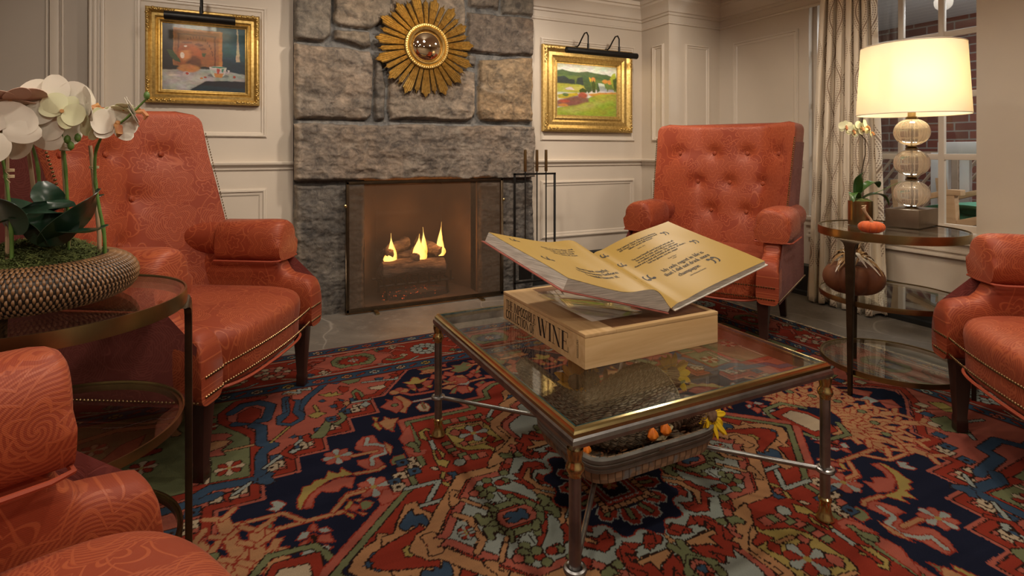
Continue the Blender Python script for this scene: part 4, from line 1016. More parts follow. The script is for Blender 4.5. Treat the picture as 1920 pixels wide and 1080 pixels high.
('c','p','d',0.014,(397,149)),
('c','r','d',0.014,(285,161)),
('s','o','d',0.012,[(426,116),(390,69)]),
('s','o','d',0.016,[(475,65),(448,35),(453,6)]),
('s','o','d',0.016,[(456,18),(450,46),(482,82)]),
('s','o','d',0.012,[(404,88),(437,136)]),
('w','r','l',0.022,(481,6),'d'),
('p','r','d',[(118,350),(65,401),(58,368),(109,310),(128,258),(75,249),(121,218),(150,252),(140,307)]),
('p','r','d',[(6,423),(-25,367),(-3,348),(29,383)]),
('p','o','d',[(109,283),(66,334),(43,304),(5,299),(78,286)]),
('p','r','d',[(55,266),(32,272),(9,251),(29,218),(56,231)]),
('p','g','d',[(189,297),(155,289),(169,262),(198,268)]),
('p','r','d',[(222,193),(196,218),(145,209),(130,162),(173,176),(218,132),(226,94),(264,154),(223,149)]),
('p','r','d',[(191,133),(178,141),(170,116),(146,111),(172,88),(195,103)]),
('c','g','d',0.014,(286,167)),
('p','r','d',[(164,247),(150,234),(116,241),(110,268),(126,274),(138,259),(154,270),(142,294),(109,320),(98,343),(103,366),(162,337),(169,299)]),
('p','o','d',[(140,286),(81,287),(32,292),(8,274),(-2,210),(-17,212),(-8,272),(21,307),(76,323),(100,342),(103,313)]),
('p','r','d',[(76,318),(50,312),(10,327),(6,361),(16,392),(92,355)]),
('p','r','d',[(69,244),(51,222),(36,224),(40,258),(52,272),(77,277)]),
('p','o','d',[(34,290),(137,293),(125,314),(100,312),(105,357),(88,331),(32,309)]),
('p','r','d',[(120,229),(138,229),(160,271),(163,295),(132,333),(152,363),(137,380),(130,362),(101,396),(78,370),(62,348),(64,387),(74,401),(35,382),(33,343),(29,312),(85,335),(100,357),(103,308),(128,310),(145,286),(139,256),(124,270),(109,263)]),
('p','r','d',[(26,233),(52,224),(69,243),(83,261),(72,277),(65,257),(42,262)]),
('p','r','d',[(160,105),(181,105),(192,134),(171,157),(160,132),(146,131)]),
('p','r','d',[(137,172),(141,192),(185,182),(206,121),(209,80),(240,96),(238,144),(248,188),(224,183),(184,231),(141,216),(128,191)]),
('p','o','d',[(151,27),(212,82),(229,153),(186,196),(176,191),(205,147),(192,93),(147,43)]),
('p','g','d',[(204,270),(236,280),(241,306),(229,317),(209,301),(190,309)]),
('c','r','d',0.014,(343,168)),
('c','g','d',0.014,(340,145)),
('c','g','d',0.014,(336,192)),
('c','g','d',0.014,(270,205)),
('c','r','d',0.014,(246,234)),
('c','r','d',0.014,(305,163)),
('s','g','d',0.022,[(16,291),(4,329),(35,382),(32,416)]),
('s','g','d',0.022,[(-9,341),(41,380)]),
('p','p','d',[(6,349),(22,366),(22,411),(-27,387)]),
('p','b','d',[(5,367),(16,377),(5,403),(-11,395)]),
('p','n','r',[(200,0),(197,13),(189,24),(178,34),(169,44),(164,54),(165,65),(168,79),(173,94),(176,109),(173,122),(165,130),(153,136),(140,138),(129,141),(120,146),(116,156),(114,171),(111,187),(107,201),(100,210),(89,213),(77,211),(65,205),(53,200),(44,200),(36,206),(28,217),(20,229),(10,239),(0,243),(-10,239),(-20,229),(-28,217),(-36,206),(-44,200),(-53,200),(-65,205),(-77,211),(-89,213),(-100,210),(-107,201),(-111,187),(-114,171),(-116,156),(-120,146),(-129,141),(-140,138),(-153,136),(-165,130),(-173,122),(-176,109),(-173,94),(-168,79),(-165,65),(-164,54),(-169,44),(-178,34),(-189,24),(-197,13),(-200,0),(-197,-13),(-189,-24),(-178,-34),(-169,-44),(-164,-54),(-165,-65),(-168,-79),(-173,-94),(-176,-109),(-173,-121),(-165,-130),(-153,-136),(-140,-138),(-129,-141),(-120,-146),(-116,-156),(-114,-171),(-111,-187),(-107,-201),(-100,-210),(-89,-213),(-77,-211),(-65,-205),(-53,-200),(-44,-200),(-36,-206),(-28,-217),(-20,-229),(-10,-239),(0,-243),(10,-239),(20,-229),(28,-217),(36,-206),(44,-200),(53,-200),(65,-205),(77,-211),(89,-213),(100,-210),(107,-201),(111,-187),(114,-171),(116,-156),(120,-146),(129,-141),(140,-138),(153,-136),(165,-130),(173,-121),(176,-109),(173,-94),(168,-79),(165,-65),(164,-54),(169,-44),(178,-34),(189,-24),(197,-13),(200,0)]),
('p','r','l',[(88,9),(119,9),(138,14),(141,24),(156,34),(148,63),(130,64),(123,72),(103,67),(77,50)]),
('p','g','d',[(84,22),(135,35),(130,52),(80,37)]),
('p','r','l',[(75,66),(103,81),(117,95),(114,105),(122,122),(100,143),(84,135),(74,138),(60,124),(45,96)]),
('p','g','d',[(66,76),(103,112),(91,124),(54,87)]),
('p','r','l',[(42,106),(59,132),(64,152),(57,159),(55,177),(26,185),(16,170),(6,167),(1,148),(2,117)]),
('p','g','d',[(30,109),(44,159),(27,164),(14,113)]),
('p','r','l',[(-2,117),(-1,148),(-6,167),(-16,170),(-26,185),(-55,177),(-57,159),(-64,152),(-59,132),(-42,106)]),
('p','g','d',[(-14,113),(-27,164),(-44,159),(-30,109)]),
('p','r','l',[(-45,96),(-60,124),(-74,138),(-84,135),(-100,143),(-122,122),(-114,105),(-117,95),(-103,81),(-75,66)]),
('p','g','d',[(-54,87),(-91,124),(-103,112),(-66,76)]),
('p','r','l',[(-77,50),(-103,67),(-123,72),(-130,64),(-148,63),(-156,34),(-141,24),(-138,14),(-119,9),(-88,9)]),
('p','g','d',[(-80,37),(-130,52),(-135,35),(-84,22)]),
('p','r','l',[(-88,-9),(-119,-9),(-138,-14),(-141,-24),(-156,-34),(-148,-63),(-130,-64),(-123,-72),(-103,-67),(-77,-50)]),
('p','g','d',[(-84,-22),(-135,-35),(-130,-52),(-80,-37)]),
('p','r','l',[(-75,-66),(-103,-81),(-117,-95),(-114,-105),(-122,-122),(-100,-143),(-84,-135),(-74,-138),(-60,-124),(-45,-96)]),
('p','g','d',[(-66,-76),(-103,-112),(-91,-124),(-54,-87)]),
('p','r','l',[(-42,-106),(-59,-132),(-64,-152),(-57,-159),(-55,-177),(-26,-185),(-16,-170),(-6,-167),(-1,-148),(-2,-117)]),
('p','g','d',[(-30,-109),(-44,-159),(-27,-164),(-14,-113)]),
('p','r','l',[(2,-117),(1,-148),(6,-167),(16,-170),(26,-185),(55,-177),(57,-159),(64,-152),(59,-132),(42,-106)]),
('p','g','d',[(14,-113),(27,-164),(44,-159),(30,-109)]),
('p','r','l',[(45,-96),(60,-124),(74,-138),(84,-135),(100,-143),(122,-122),(114,-105),(117,-95),(103,-81),(75,-66)]),
('p','g','d',[(54,-87),(91,-124),(103,-112),(66,-76)]),
('p','r','l',[(77,-50),(103,-67),(123,-72),(130,-64),(148,-63),(156,-34),(141,-24),(138,-14),(119,-9),(88,-9)]),
('p','g','d',[(80,-37),(130,-52),(135,-35),(84,-22)]),
('p','r','d',[(-85,-95),(85,-95),(85,95),(-85,95)]),
('p','g','d',[(-95,-105),(-74,-105),(-74,-83),(-95,-83)]),
('p','o','d',[(-95,83),(-74,83),(-74,105),(-95,105)]),
('p','g','d',[(-74,-105),(-53,-105),(-53,-83),(-74,-83)]),
('p','o','d',[(-74,83),(-53,83),(-53,105),(-74,105)]),
('p','g','d',[(-53,-105),(-32,-105),(-32,-83),(-53,-83)]),
('p','o','d',[(-53,83),(-32,83),(-32,105),(-53,105)]),
('p','g','d',[(-32,-105),(-11,-105),(-11,-83),(-32,-83)]),
('p','o','d',[(-32,83),(-11,83),(-11,105),(-32,105)]),
('p','g','d',[(-11,-105),(11,-105),(11,-83),(-11,-83)]),
('p','o','d',[(-11,83),(11,83),(11,105),(-11,105)]),
('p','g','d',[(11,-105),(32,-105),(32,-83),(11,-83)]),
('p','o','d',[(11,83),(32,83),(32,105),(11,105)]),
('p','g','d',[(32,-105),(53,-105),(53,-83),(32,-83)]),
('p','o','d',[(32,83),(53,83),(53,105),(32,105)]),
('p','g','d',[(53,-105),(74,-105),(74,-83),(53,-83)]),
('p','o','d',[(53,83),(74,83),(74,105),(53,105)]),
('p','g','d',[(74,-105),(95,-105),(95,-83),(74,-83)]),
('p','o','d',[(74,83),(95,83),(95,105),(74,105)]),
('p','g','d',[(-89,-95),(-67,-95),(-67,-74),(-89,-74)]),
('p','o','d',[(67,-95),(89,-95),(89,-74),(67,-74)]),
('p','g','d',[(-89,-74),(-67,-74),(-67,-53),(-89,-53)]),
('p','o','d',[(67,-74),(89,-74),(89,-53),(67,-53)]),
('p','g','d',[(-89,-53),(-67,-53),(-67,-32),(-89,-32)]),
('p','o','d',[(67,-53),(89,-53),(89,-32),(67,-32)]),
('p','g','d',[(-89,-32),(-67,-32),(-67,-11),(-89,-11)]),
('p','o','d',[(67,-32),(89,-32),(89,-11),(67,-11)]),
('p','g','d',[(-89,-11),(-67,-11),(-67,11),(-89,11)]),
('p','o','d',[(67,-11),(89,-11),(89,11),(67,11)]),
('p','g','d',[(-89,11),(-67,11),(-67,32),(-89,32)]),
('p','o','d',[(67,11),(89,11),(89,32),(67,32)]),
('p','g','d',[(-89,32),(-67,32),(-67,53),(-89,53)]),
('p','o','d',[(67,32),(89,32),(89,53),(67,53)]),
('p','g','d',[(-89,53),(-67,53),(-67,74),(-89,74)]),
('p','o','d',[(67,53),(89,53),(89,74),(67,74)]),
('p','g','d',[(-89,74),(-67,74),(-67,95),(-89,95)]),
('p','o','d',[(67,74),(89,74),(89,95),(67,95)]),
('p','r','l',[(-55,-70),(55,-70),(55,70),(-55,70)]),
('p','n','l',[(-38,-55),(38,-55),(38,55),(-38,55)]),
('w','o','r',0.024,(0,0),'d')]
HU,HV=1.99,1.62
def border():
    o=[]; mm=lambda P:[(round(a*1000),round(b*1000)) for a,b in P]
    def rect(c,x,y,ol=None): o.append(('p',c,ol,mm([(-x,-y),(x,-y),(x,y),(-x,y)])))
    bands=[]
    def guard(u,v,w):   # blue guard of small flowers centred on rect (u,v)
        for side in range(4):
            L=(u if side%2==0 else v); n=int(2*L/.062); f=(v if side%2==0 else u)*(1 if side<2 else -1)
            for i in range(n):
                s=-L+(i+.5)*2*L/n; x,y=(s,f) if side%2==0 else (f,s)
                if i%2==0:
                    c='iplyo'[(i//2*3)%5]
                    for dx,dy in ((-.013,0),(.013,0),(0,-.009),(0,.009)):
                        if side%2: dx,dy=dy,dx
                        o.append(('c',c,'d',.0105,(round((x+dx)*1000),round((y+dy)*1000))))
                    o.append(('c','r','d',.005,(round(x*1000),round(y*1000))))
                else:
                    a,b=(.016,.009) if side%2==0 else (.009,.016)
                    o.append(('s','r','d',.009,mm([(x-a,y-b),(x+a,y+b)])))
    def octa(x,y,c1,c2,t):
        def T(a,b): return (x+(a if t else b), y+(b if t else a))
        o.append(('p','p','d',mm([T(a*1.0,b*1.0) for a,b in [(-.2,0),(-.13,.06),(-.12,.10),(-.03,.105),(0,.125),(.03,.105),(.12,.10),(.13,.06),(.2,0),(.13,-.06),(.12,-.10),(.03,-.105),(0,-.125),(-.03,-.105),(-.12,-.10),(-.13,-.06)]])))
        o.append(('p',c1,'d',mm([T(a,b) for a,b in [(-.105,.03),(-.07,.08),(0,.07),(.07,.08),(.105,.03),(.105,-.03),(.07,-.08),(0,-.07),(-.07,-.08),(-.105,-.03)]])))
        P=[]
        for k in range(32):
            r=1 if k%2 else .72
            P.append(T(.088*r*math.cos(k*math.pi/16),.06*r*math.sin(k*math.pi/16)))
        o.append(('p',c2,'d',mm(P))); o.append(('w','p','l',.026,(round(x*1000),round(y*1000)),'d'))
    def clus(x,y,c1,c2):
        for k in range(12):
            t=k*math.pi/6; o.append(('c',(c1,c2)[k%2],'d',.017,(round((x+.062*math.cos(t))*1000),round((y+.062*math.sin(t))*1000))))
        for k in range(7):
            t=k*math.pi/3.5; o.append(('c',(c2,c1)[k%2],'d',.015,(round((x+.032*math.cos(t))*1000),round((y+.032*math.sin(t))*1000))))
        o.append(('c','r','d',.014,(round(x*1000),round(y*1000))))
    def vine(x0,y0,x1,y1,t,k):
        def T(s,b): return (x0+(x1-x0)*s+(0 if t else b), y0+(y1-y0)*s+(b if t else 0))
        sg=1 if k%2 else -1
        o.append(('s','p','d',.014,mm([T(.25,0),T(.4,.05*sg),T(.5,.02*sg),T(.6,.06*sg),T(.72,.02*sg)])))
        o.append(('s','g' if k%2 else 'p','d',.018,mm([T(.42,-.06*sg),T(.5,-.085*sg),T(.62,-.07*sg)])))
        o.append(('s','i','d',.008,mm([T(.1,.09*sg),T(.3,.125*sg),T(.6,.12*sg),T(.75,.08*sg)])))
        o.append(('s','l','d',.008,mm([T(.2,-.09*sg),T(.4,-.125*sg),T(.7,-.12*sg),T(.82,-.09*sg)])))
        for s,b,c in ((.34,.085*sg,'g'),(.5,-.03*sg,'p'),(.66,-.04*sg,'i'),(.42,.1*sg,'b'),(.58,.09*sg,'i')):
            a=T(s,b)
            for dx,dy in ((-.011,0),(.011,0),(0,-.01),(0,.01)): o.append(('c',c,'d',.009,(round((a[0]+dx)*1000),round((a[1]+dy)*1000))))
    rings=[('R',HU,HV)]
    return o,guard,octa,clus,vine,rect
def build(res=.004):
    nx=int(HU/res)+1; ny=int(HV/res)+1
    U,V=np.meshgrid(np.arange(nx)*res,np.arange(ny)*res); q=np.zeros((ny,nx,3),np.float32); q[:]=COL['p']
    raster(ops,U,V,q,res)
    full=np.concatenate([q[::-1],q[1:]],0); full=np.concatenate([full[:,::-1],full[:,1:]],1)
    FU,FV=np.meshgrid((np.arange(2*nx-1)-(nx-1))*res,(np.arange(2*ny-1)-(ny-1))*res)
    # border frame drawn outside the field
    A=np.maximum(np.abs(FU)-1.61,np.abs(FV)-1.165)   # >0 in border
    fu,fv=np.abs(FU),np.abs(FV)
    def ring(c,u,v,u2,v2):
        m=((fu<=u)&(fv<=v))&((fu>u2)|(fv>v2)); full[m]=COL[c]
    ring('k',HU,HV,0 if 0 else 1.61,1.165)
    ring('b',HU-.008,HV-.01,1.93,1.545); ring('d',1.935,1.55,1.93,1.545); ring('r',1.93,1.545,1.665,1.25)
    ring('i',1.918,1.533,1.910,1.525); ring('l',1.687,1.272,1.679,1.264)
    ring('d',1.667,1.252,1.662,1.247); ring('b',1.662,1.247,1.613,1.178); ring('d',1.613,1.178,1.61,1.175);ring('k',1.61,1.175,1.60,1.165)
    o,guard,octa,clus,vine,rect=border()
    guard(1.955,1.58,.03); guard(1.637,1.212,.03)
    k=0
    for v in (1.40,-1.40):
        xs=[-1.65+.37*i+.005 for i in range(10)]
        for i,x in enumerate(xs):
            if i<9: vine(x,v,x+.37,v,True,i)
        for i,x in enumerate(xs):
            m=(i+ (0))%4
            if abs(x)>1.6: continue
            (octa(x,v,'g','r',True) if m==3 else octa(x,v,'g','b',True) if m==1 else clus(x,v,'i','p') if m==2 else clus(x,v,'l','l'))
    for u in (1.80,-1.80):
        ys=[-1.4+.4*i for i in range(8)]
        for i,y in enumerate(ys[:-1]): vine(u,y,u,y+.4,False,i)
        for i,y in enumerate(ys):
            if abs(y)>1.35: y*=1.0
            (octa(u,y,'g','b',False) if i%4==0 else octa(u,y,'g','r',False) if i%4==2 else clus(u,y,'i','p') if i%4==1 else clus(u,y,'l','l'))
    raster(o,FU,FV,full,res)
    # wear: sparse light warp specks and abrash
    return full,FU,FV

full,FU,FV=build(.004)
rugX,rugY=1.03,1.40
wav=.0012*np.sin(FU*3.1)+.002*fbm(FU*2,FV*2,5,2)
edge=.006*np.sin(FV*2.2)*(np.abs(FU)>0)
rug=grid_obj('area_rug',FU+rugX,FV+rugY-.012*np.clip(FU,0,2)*np.clip(FV/1.62,0,1),.0065+wav,MAT['rug'],None,full)
tag(rug,'antique red, navy and ivory patterned wool rug with a stepped medallion on the slate floor','rug')
b=MB(); b.box((rugX-1.99,rugY-1.62,.0005),(rugX+1.99,rugY+1.60,.0025)); b.build('backing',MAT['fringe'],rug,smooth=False)
rr=random.Random(2); b=MB()
for sx in (-1,1):
    x=rugX+sx*1.985
    for i in range(520):
        y=rugY-1.61+3.19*i/519+rr.uniform(-.003,.003); L_=rr.uniform(.018,.04); dy=rr.uniform(-.012,.012)
        b.tube([(x,y,.006),(x+sx*L_*.5,y+dy*.4,.007),(x+sx*L_,y+dy,.003)],[.0022,.002,.001],4,False)
b.build('fringe',MAT['fringe'],rug)
# ================================================================ PAINTINGS
PC=dict(a=(.02,.012,.01),b=(.33,.12,.035),c=(.16,.045,.012),d=(.50,.20,.05),e=(.02,.09,.12),f=(.01,.03,.05),g=(.42,.40,.40),h=(.60,.57,.55),i=(.20,.20,.22),j=(.38,.10,.02),k=(.62,.24,.07),l=(.80,.74,.66),m=(.05,.08,.02),n=(.05,.25,.16),o=(.50,.06,.03),p=(.55,.46,.30),q=(.015,.012,.02),
 s=(.62,.66,.62),t=(.52,.57,.58),u=(.07,.12,.045),v=(.13,.19,.05),w=(.035,.05,.045),x=(.40,.42,.06),y=(.62,.45,.03),z=(.33,.40,.04),A=(.42,.10,.06),B=(.24,.11,.08),C=(.60,.26,.06),D=(.33,.38,.40),E=(.46,.45,.12),F=(.06,.09,.02))
def canvas_img(nx,ny,ops,bg,gain=1.0):
    U,V=np.meshgrid(np.linspace(0,1,nx),np.linspace(0,1,ny)); img=np.zeros((ny,nx,3)); img[:]=PC[bg]
    jx=U+(fbm(U*22,V*22,3,4)-.5)*.018; jy=V+(fbm(U*22,V*22,8,4)-.5)*.018
    for k,(c,P,soft) in enumerate(ops):
        d=polysd([(a,b_) for a,b_ in P],jx,jy); m=np.clip(d/soft+.5,0,1)[...,None]; img=img*(1-m)+np.array(PC[c])*m
    hue=np.stack([fbm(U*9,V*16,30+q_,4) for q_ in range(3)],-1)
    return gain*img*(.72+.56*fbm(U*26,V*40,6,4))[...,None]*(.8+.4*hue)
def disk(cx_,cy_,rx,ry,n_=20,a0=0,a1=2*PI): return [(cx_+rx*math.cos(a0+(a1-a0)*i/n_),cy_+ry*math.sin(a0+(a1-a0)*i/n_)) for i in range(n_)]
still=[('f',[(.68,0),(1,0),(1,1),(.68,1)],.05),('e',[(.69,0),(1,0),(1,.5),(.69,.45)],.15),('t',[(.12,.0),(.63,.0),(.63,.07),(.12,.08)],.02),('a',[(0,0),(.13,0),(.13,.62),(0,.65)],.04),
 ('d',[(.13,.06),(.71,.08),(.71,.62),(.13,.62)],.01),('b',[(.14,.09),(.67,.10),(.67,.62),(.14,.62)],.02),('c',[(.18,.14),(.63,.15),(.63,.17),(.18,.16)],.01),('c',[(.18,.14),(.20,.14),(.20,.6),(.18,.6)],.01),('c',[(.61,.15),(.63,.15),(.63,.62),(.61,.62)],.01)]
for i in range(17):
    a=PI*(1.02+.96*i/16); x,y=.40+.19*math.cos(a),.46+.27*math.sin(a)
    still.append(('c',[(x-.008,y-.02),(x+.008,y-.02),(x+.006,y+.02),(x-.006,y+.015)],.006))
still+=[('c',disk(.43,.30,.05,.02),.01),('c',disk(.46,.36,.06,.018),.01),
 ('g',[(0,.70),(.3,.66),(.7,.66),(1,.72),(1,.82),(.68,.83),(.5,.84),(.3,1),(.02,1),(0,.9)],.015),('h',[(.02,.74),(.4,.76),(.6,.80),(.4,.88),(.26,1),(.1,1)],.06),('q',[(.5,.845),(.7,.83),(1,.825),(1,1),(.32,1)],.01),('f',[(.45,.9),(1,.93),(1,1),(.32,1)],.03),
 ('j',disk(.32,.50,.155,.21),.02),('c',disk(.37,.58,.09,.11),.03),('k',disk(.27,.45,.06,.10),.05),('j',[(.22,.28),(.36,.28),(.38,.38),(.20,.40)],.02),('b',disk(.29,.27,.09,.03),.01),('c',disk(.29,.275,.06,.015),.01),('k',disk(.31,.66,.13,.06),.03),('l',disk(.235,.47,.025,.045),.01),('l',disk(.27,.33,.018,.014),.006),
 ('m',[(.06,.40),(.12,.40),(.2,.52),(.22,.58),(.16,.56),(.10,.50)],.01),('m',[(.46,.42),(.52,.42),(.50,.47),(.47,.47)],.01),
 ('i',disk(.66,.75,.13,.03),.01),('h',[(.55,.62),(.76,.62),(.74,.74),(.68,.78),(.6,.77),(.565,.70)],.008),('l',disk(.655,.625,.10,.022),.006),('n',disk(.66,.62,.09,.012),.006),('k',[(.61,.71),(.73,.71),(.70,.78),(.62,.77)],.01),('o',[(.64,.64),(.68,.64),(.67,.72),(.65,.72)],.01),('n',[(.70,.64),(.73,.64),(.72,.70),(.70,.69)],.01),('h',[(.77,.65),(.80,.66),(.79,.71),(.755,.72),(.765,.70),(.78,.69)],.006),
 ('l',[(.07,.77),(.20,.755),(.21,.765),(.10,.785)],.008),('h',disk(.28,.745,.04,.035),.008),('o',disk(.29,.74,.018,.018),.008),('k',disk(.46,.80,.018,.012),.005),('o',disk(.505,.785,.018,.012),.005),('o',disk(.86,.755,.018,.02),.006),
 ('p',[(.888,.0),(.898,.0),(.90,.06),(.905,.12),(.92,.42),(.93,.52),(.875,.52),(.885,.3),(.89,.12),(.88,.07)],.008)]
land=[('s',[(0,0),(1,0),(1,.2),(0,.2)],.05),('t',[(.2,.0),(.8,.02),(.9,.12),(.3,.1)],.12),('u',[(0,.14),(.08,.12),(.3,.16),(.5,.13),(.7,.16),(.85,.17),(1,.24),(1,.45),(0,.45)],.02),('v',[(0,.22),(.2,.23),(.45,.24),(.8,.3),(1,.32),(1,.5),(0,.45)],.04),('w',[(0,.26),(.12,.24),(.2,.3),(.28,.30),(.3,.39),(0,.38)],.02),
 ('x',[(0,.39),(.4,.40),(.5,.46),(.4,.55),(0,.56)],.03),('E',[(.1,.45),(.45,.44),(.45,.5),(.1,.52)],.04),('h',[(.13,.48),(.19,.45),(.24,.45),(.29,.50),(.16,.50)],.006),
 ('C',[(.5,.57),(.7,.53),(1,.50),(1,.56),(.6,.62)],.02),('z',[(0,.86),(.4,.74),(.55,.62),(.75,.56),(1,.54),(1,1),(0,1)],.02),('E',[(.1,.9),(.5,.75),(.9,.64),(.6,.82),(.3,.93)],.12),('x',[(.6,.6),(1,.56),(1,.7),(.7,.68)],.12),
 ('D',[(.67,.37),(.78,.36),(.80,.43),(.70,.44)],.006),('t',[(.68,.34),(.78,.35),(.79,.40),(.69,.39)],.006),('D',[(.70,.42),(.95,.46),(.95,.50),(.70,.48)],.01),('C',disk(.60,.28,.035,.05),.02),('y',disk(.53,.29,.03,.05),.02),('C',disk(.80,.30,.05,.04),.02),('C',disk(.88,.31,.05,.05),.02),
 ('w',[(.31,.38),(.33,.27),(.42,.24),(.44,.40)],.02),('u',[(.42,.20),(.46,.14),(.52,.24),(.56,.38),(.58,.50),(.52,.55),(.44,.44)],.015),('F',[(.36,.50),(.42,.45),(.5,.5),(.48,.55),(.38,.55)],.015),('F',[(.57,.36),(.60,.28),(.64,.38),(.63,.53),(.58,.53)],.012),('u',[(.65,.35),(.68,.33),(.71,.50),(.66,.53)],.012),('v',[(.8,.36),(.84,.32),(.87,.42),(.84,.50)],.015),('z',[(.88,.24),(.93,.14),(.98,.12),(1,.5),(.93,.40)],.02),('F',[(.93,.25),(1,.2),(1,.5),(.95,.44)],.03),
 ('y',[(.02,.60),(.2,.57),(.33,.55),(.36,.60),(.2,.66),(.02,.68)],.02),('v',disk(.14,.60,.05,.03),.02),('B',[(0,.72),(.2,.64),(.4,.60),(.52,.66),(.52,.72),(.3,.80),(0,.84)],.04),('A',disk(.42,.60,.08,.06),.03),('A',disk(.12,.72,.09,.03),.03),('C',disk(.1,.80,.08,.025),.03),('B',disk(.35,.68,.09,.05),.04),('x',disk(.06,.63,.06,.02),.02)]
def picture(x0,x1,z0,z1,cx0,cx1,cz0,cz1,img,label,y0=YB):
    t=thing('framed_painting',((x0+x1)/2,y0,z0),0,label,'painting','framed paintings with picture lights')
    ox=(x0+x1)/2
    prof=[(0,0),(0,.034),(.10,.046),(.20,.048),(.26,.040),(.40,.030),(.58,.034),(.70,.024),(.80,.030),(.88,.026),(.94,.014),(1,.012)]
    O=[(x0,z0),(x1,z0),(x1,z1),(x0,z1)]; I=[(cx0,cz0),(cx1,cz0),(cx1,cz1),(cx0,cz1)]
    rings=[[(o[0]+(i_[0]-o[0])*s-ox,-h-.004,o[1]+(i_[1]-o[1])*s-z0) for s,h in prof] for o,i_ in zip(O,I)]
    b=MB(); b.rings(rings,False,False,False,loop=True); b.build('frame',MAT['gold'],t,angle=25)
    MB().box((x0-ox,-.036,0),(x1-ox,-.001,z1-z0)) 
    # carved corner ornament: rows of little gilt beads and scrolls near each corner
    w_=x1-x0; h_=z1-z0; bw=(cx0-x0)
    rr=random.Random(5)
    for sx in (-1,1):
        for sz in (-1,1):
            b=MB()
            for i in range(14):
                for ax in (0,1):
                    d=.02+.0095*i; e=.10*bw+.06*bw*math.sin(i*1.9)+.05*bw
                    px_=(w_/2-(d if ax==0 else e))*sx; pz_=h_/2+sz*(h_/2-(e if ax==0 else d)); s=.0062+.0024*(i%3)
                    b.lathe([(0,-.4*s),(s,0),(.6*s,.7*s),(0,s)],6,(px_,pz_,.048))
            b.v=[(x,-z,y) for x,y,z in b.v]; b.build('corner_carving',MAT['gold'],t)
    ny,nx=img.shape[:2]; X,Z=np.meshgrid(np.linspace(cx0-.004,cx1+.004,nx)-ox,np.linspace(cz1+.004,cz0-.004,ny)-z0)
    grid_obj('canvas',X,0*X-.013,Z,MAT['canvas'],t,img)
    MB().box((x0-ox+.005,-.010,.005),(x1-ox-.005,-.001,z1-z0-.005)).build('backing_board',MAT['darkwood'],t,smooth=False)
    return t
picture(-.506,.093,1.335,1.890,-.424,.012,1.414,1.805,canvas_img(340,290,still,'a',.55),'small still life with a copper pot, gold framed, left of the chimney')
picture(2.118,2.998,1.210,1.900,2.262,2.846,1.345,1.760,canvas_img(400,290,land,'s',.78),'wide green landscape painting in a carved gold frame right of the chimney')
def plight(x0,x1,z,arms,label,y=3.59,rad=.024):
    cx_=(x0+x1)/2; t=thing('picture_light',(cx_,YB,z),0,label,'picture light','black picture lights over the paintings')
    h=(x1-x0)/2; n_=20; rings=[]
    for sx in [-h,-h+.001]+[h-.001,h]:
        k=.86 if abs(sx)>h-.0005 else 1
        rings.append([(sx,y-YB+rad*k*math.sin(a),rad*k*math.cos(a)) for a in [-2.55-.6+5.1*i/n_ for i in range(n_+1)]]+[(sx,y-YB+.78*rad*k*math.sin(a),.78*rad*k*math.cos(a)) for a in [2.5-.6-5.0*i/n_ for i in range(n_+1)]])
    b=MB(); b.rings(rings); b.build('lamp_shade',MAT['blackmetal'],t)
    for s_ in (-h,h):
        MB().tube([(s_-.001,y-YB,0),(s_+.001,y-YB,0)],rad*.95,20).build('end_cap',MAT['blackmetal'],t)
    for a in arms:
        b=MB(); yy=y-YB; x=a-cx_
        b.tube([(x+.01,-.004,.062),(x,-.03,.062),(x-.002,-.07,.075),(x,-.11,.12),(x,-.15,.155),(x,yy+.02,.155),(x,yy,.125),(x,yy,.07),(x,yy,.02)],.0058,10)
        b.lathe([(0,0),(.0085,.0),(.0085,.045),(0,.05)],12,(x,yy,.018)); b.build('arm',MAT['blackmetal'],t)
        b=MB(); b.tube([(x+.01,.0,.062),(x+.01,-.012,.062)],.018,14); b.build('wall_mount',MAT['blackmetal'],t)
    b=MB(); b.tube([(-h+.03,y-YB,-.006),(h-.03,y-YB,-.006)],.008,10); b.build('bulb',MAT['bulb'],t)
    light('AREA','picture_lamp_light',(cx_,y,z-.022),1.6 if h>.2 else .45,(1,.80,.52),(x1-x0)*.85,(cx_,y+.17,z-.5),.02)
    return t
plight(2.233,2.913,1.834,(2.434,2.734),'long black picture light with two arms above the landscape painting')
plight(-.394,-.041,1.812,(-.215,),'short black picture light with one arm above the still life painting')
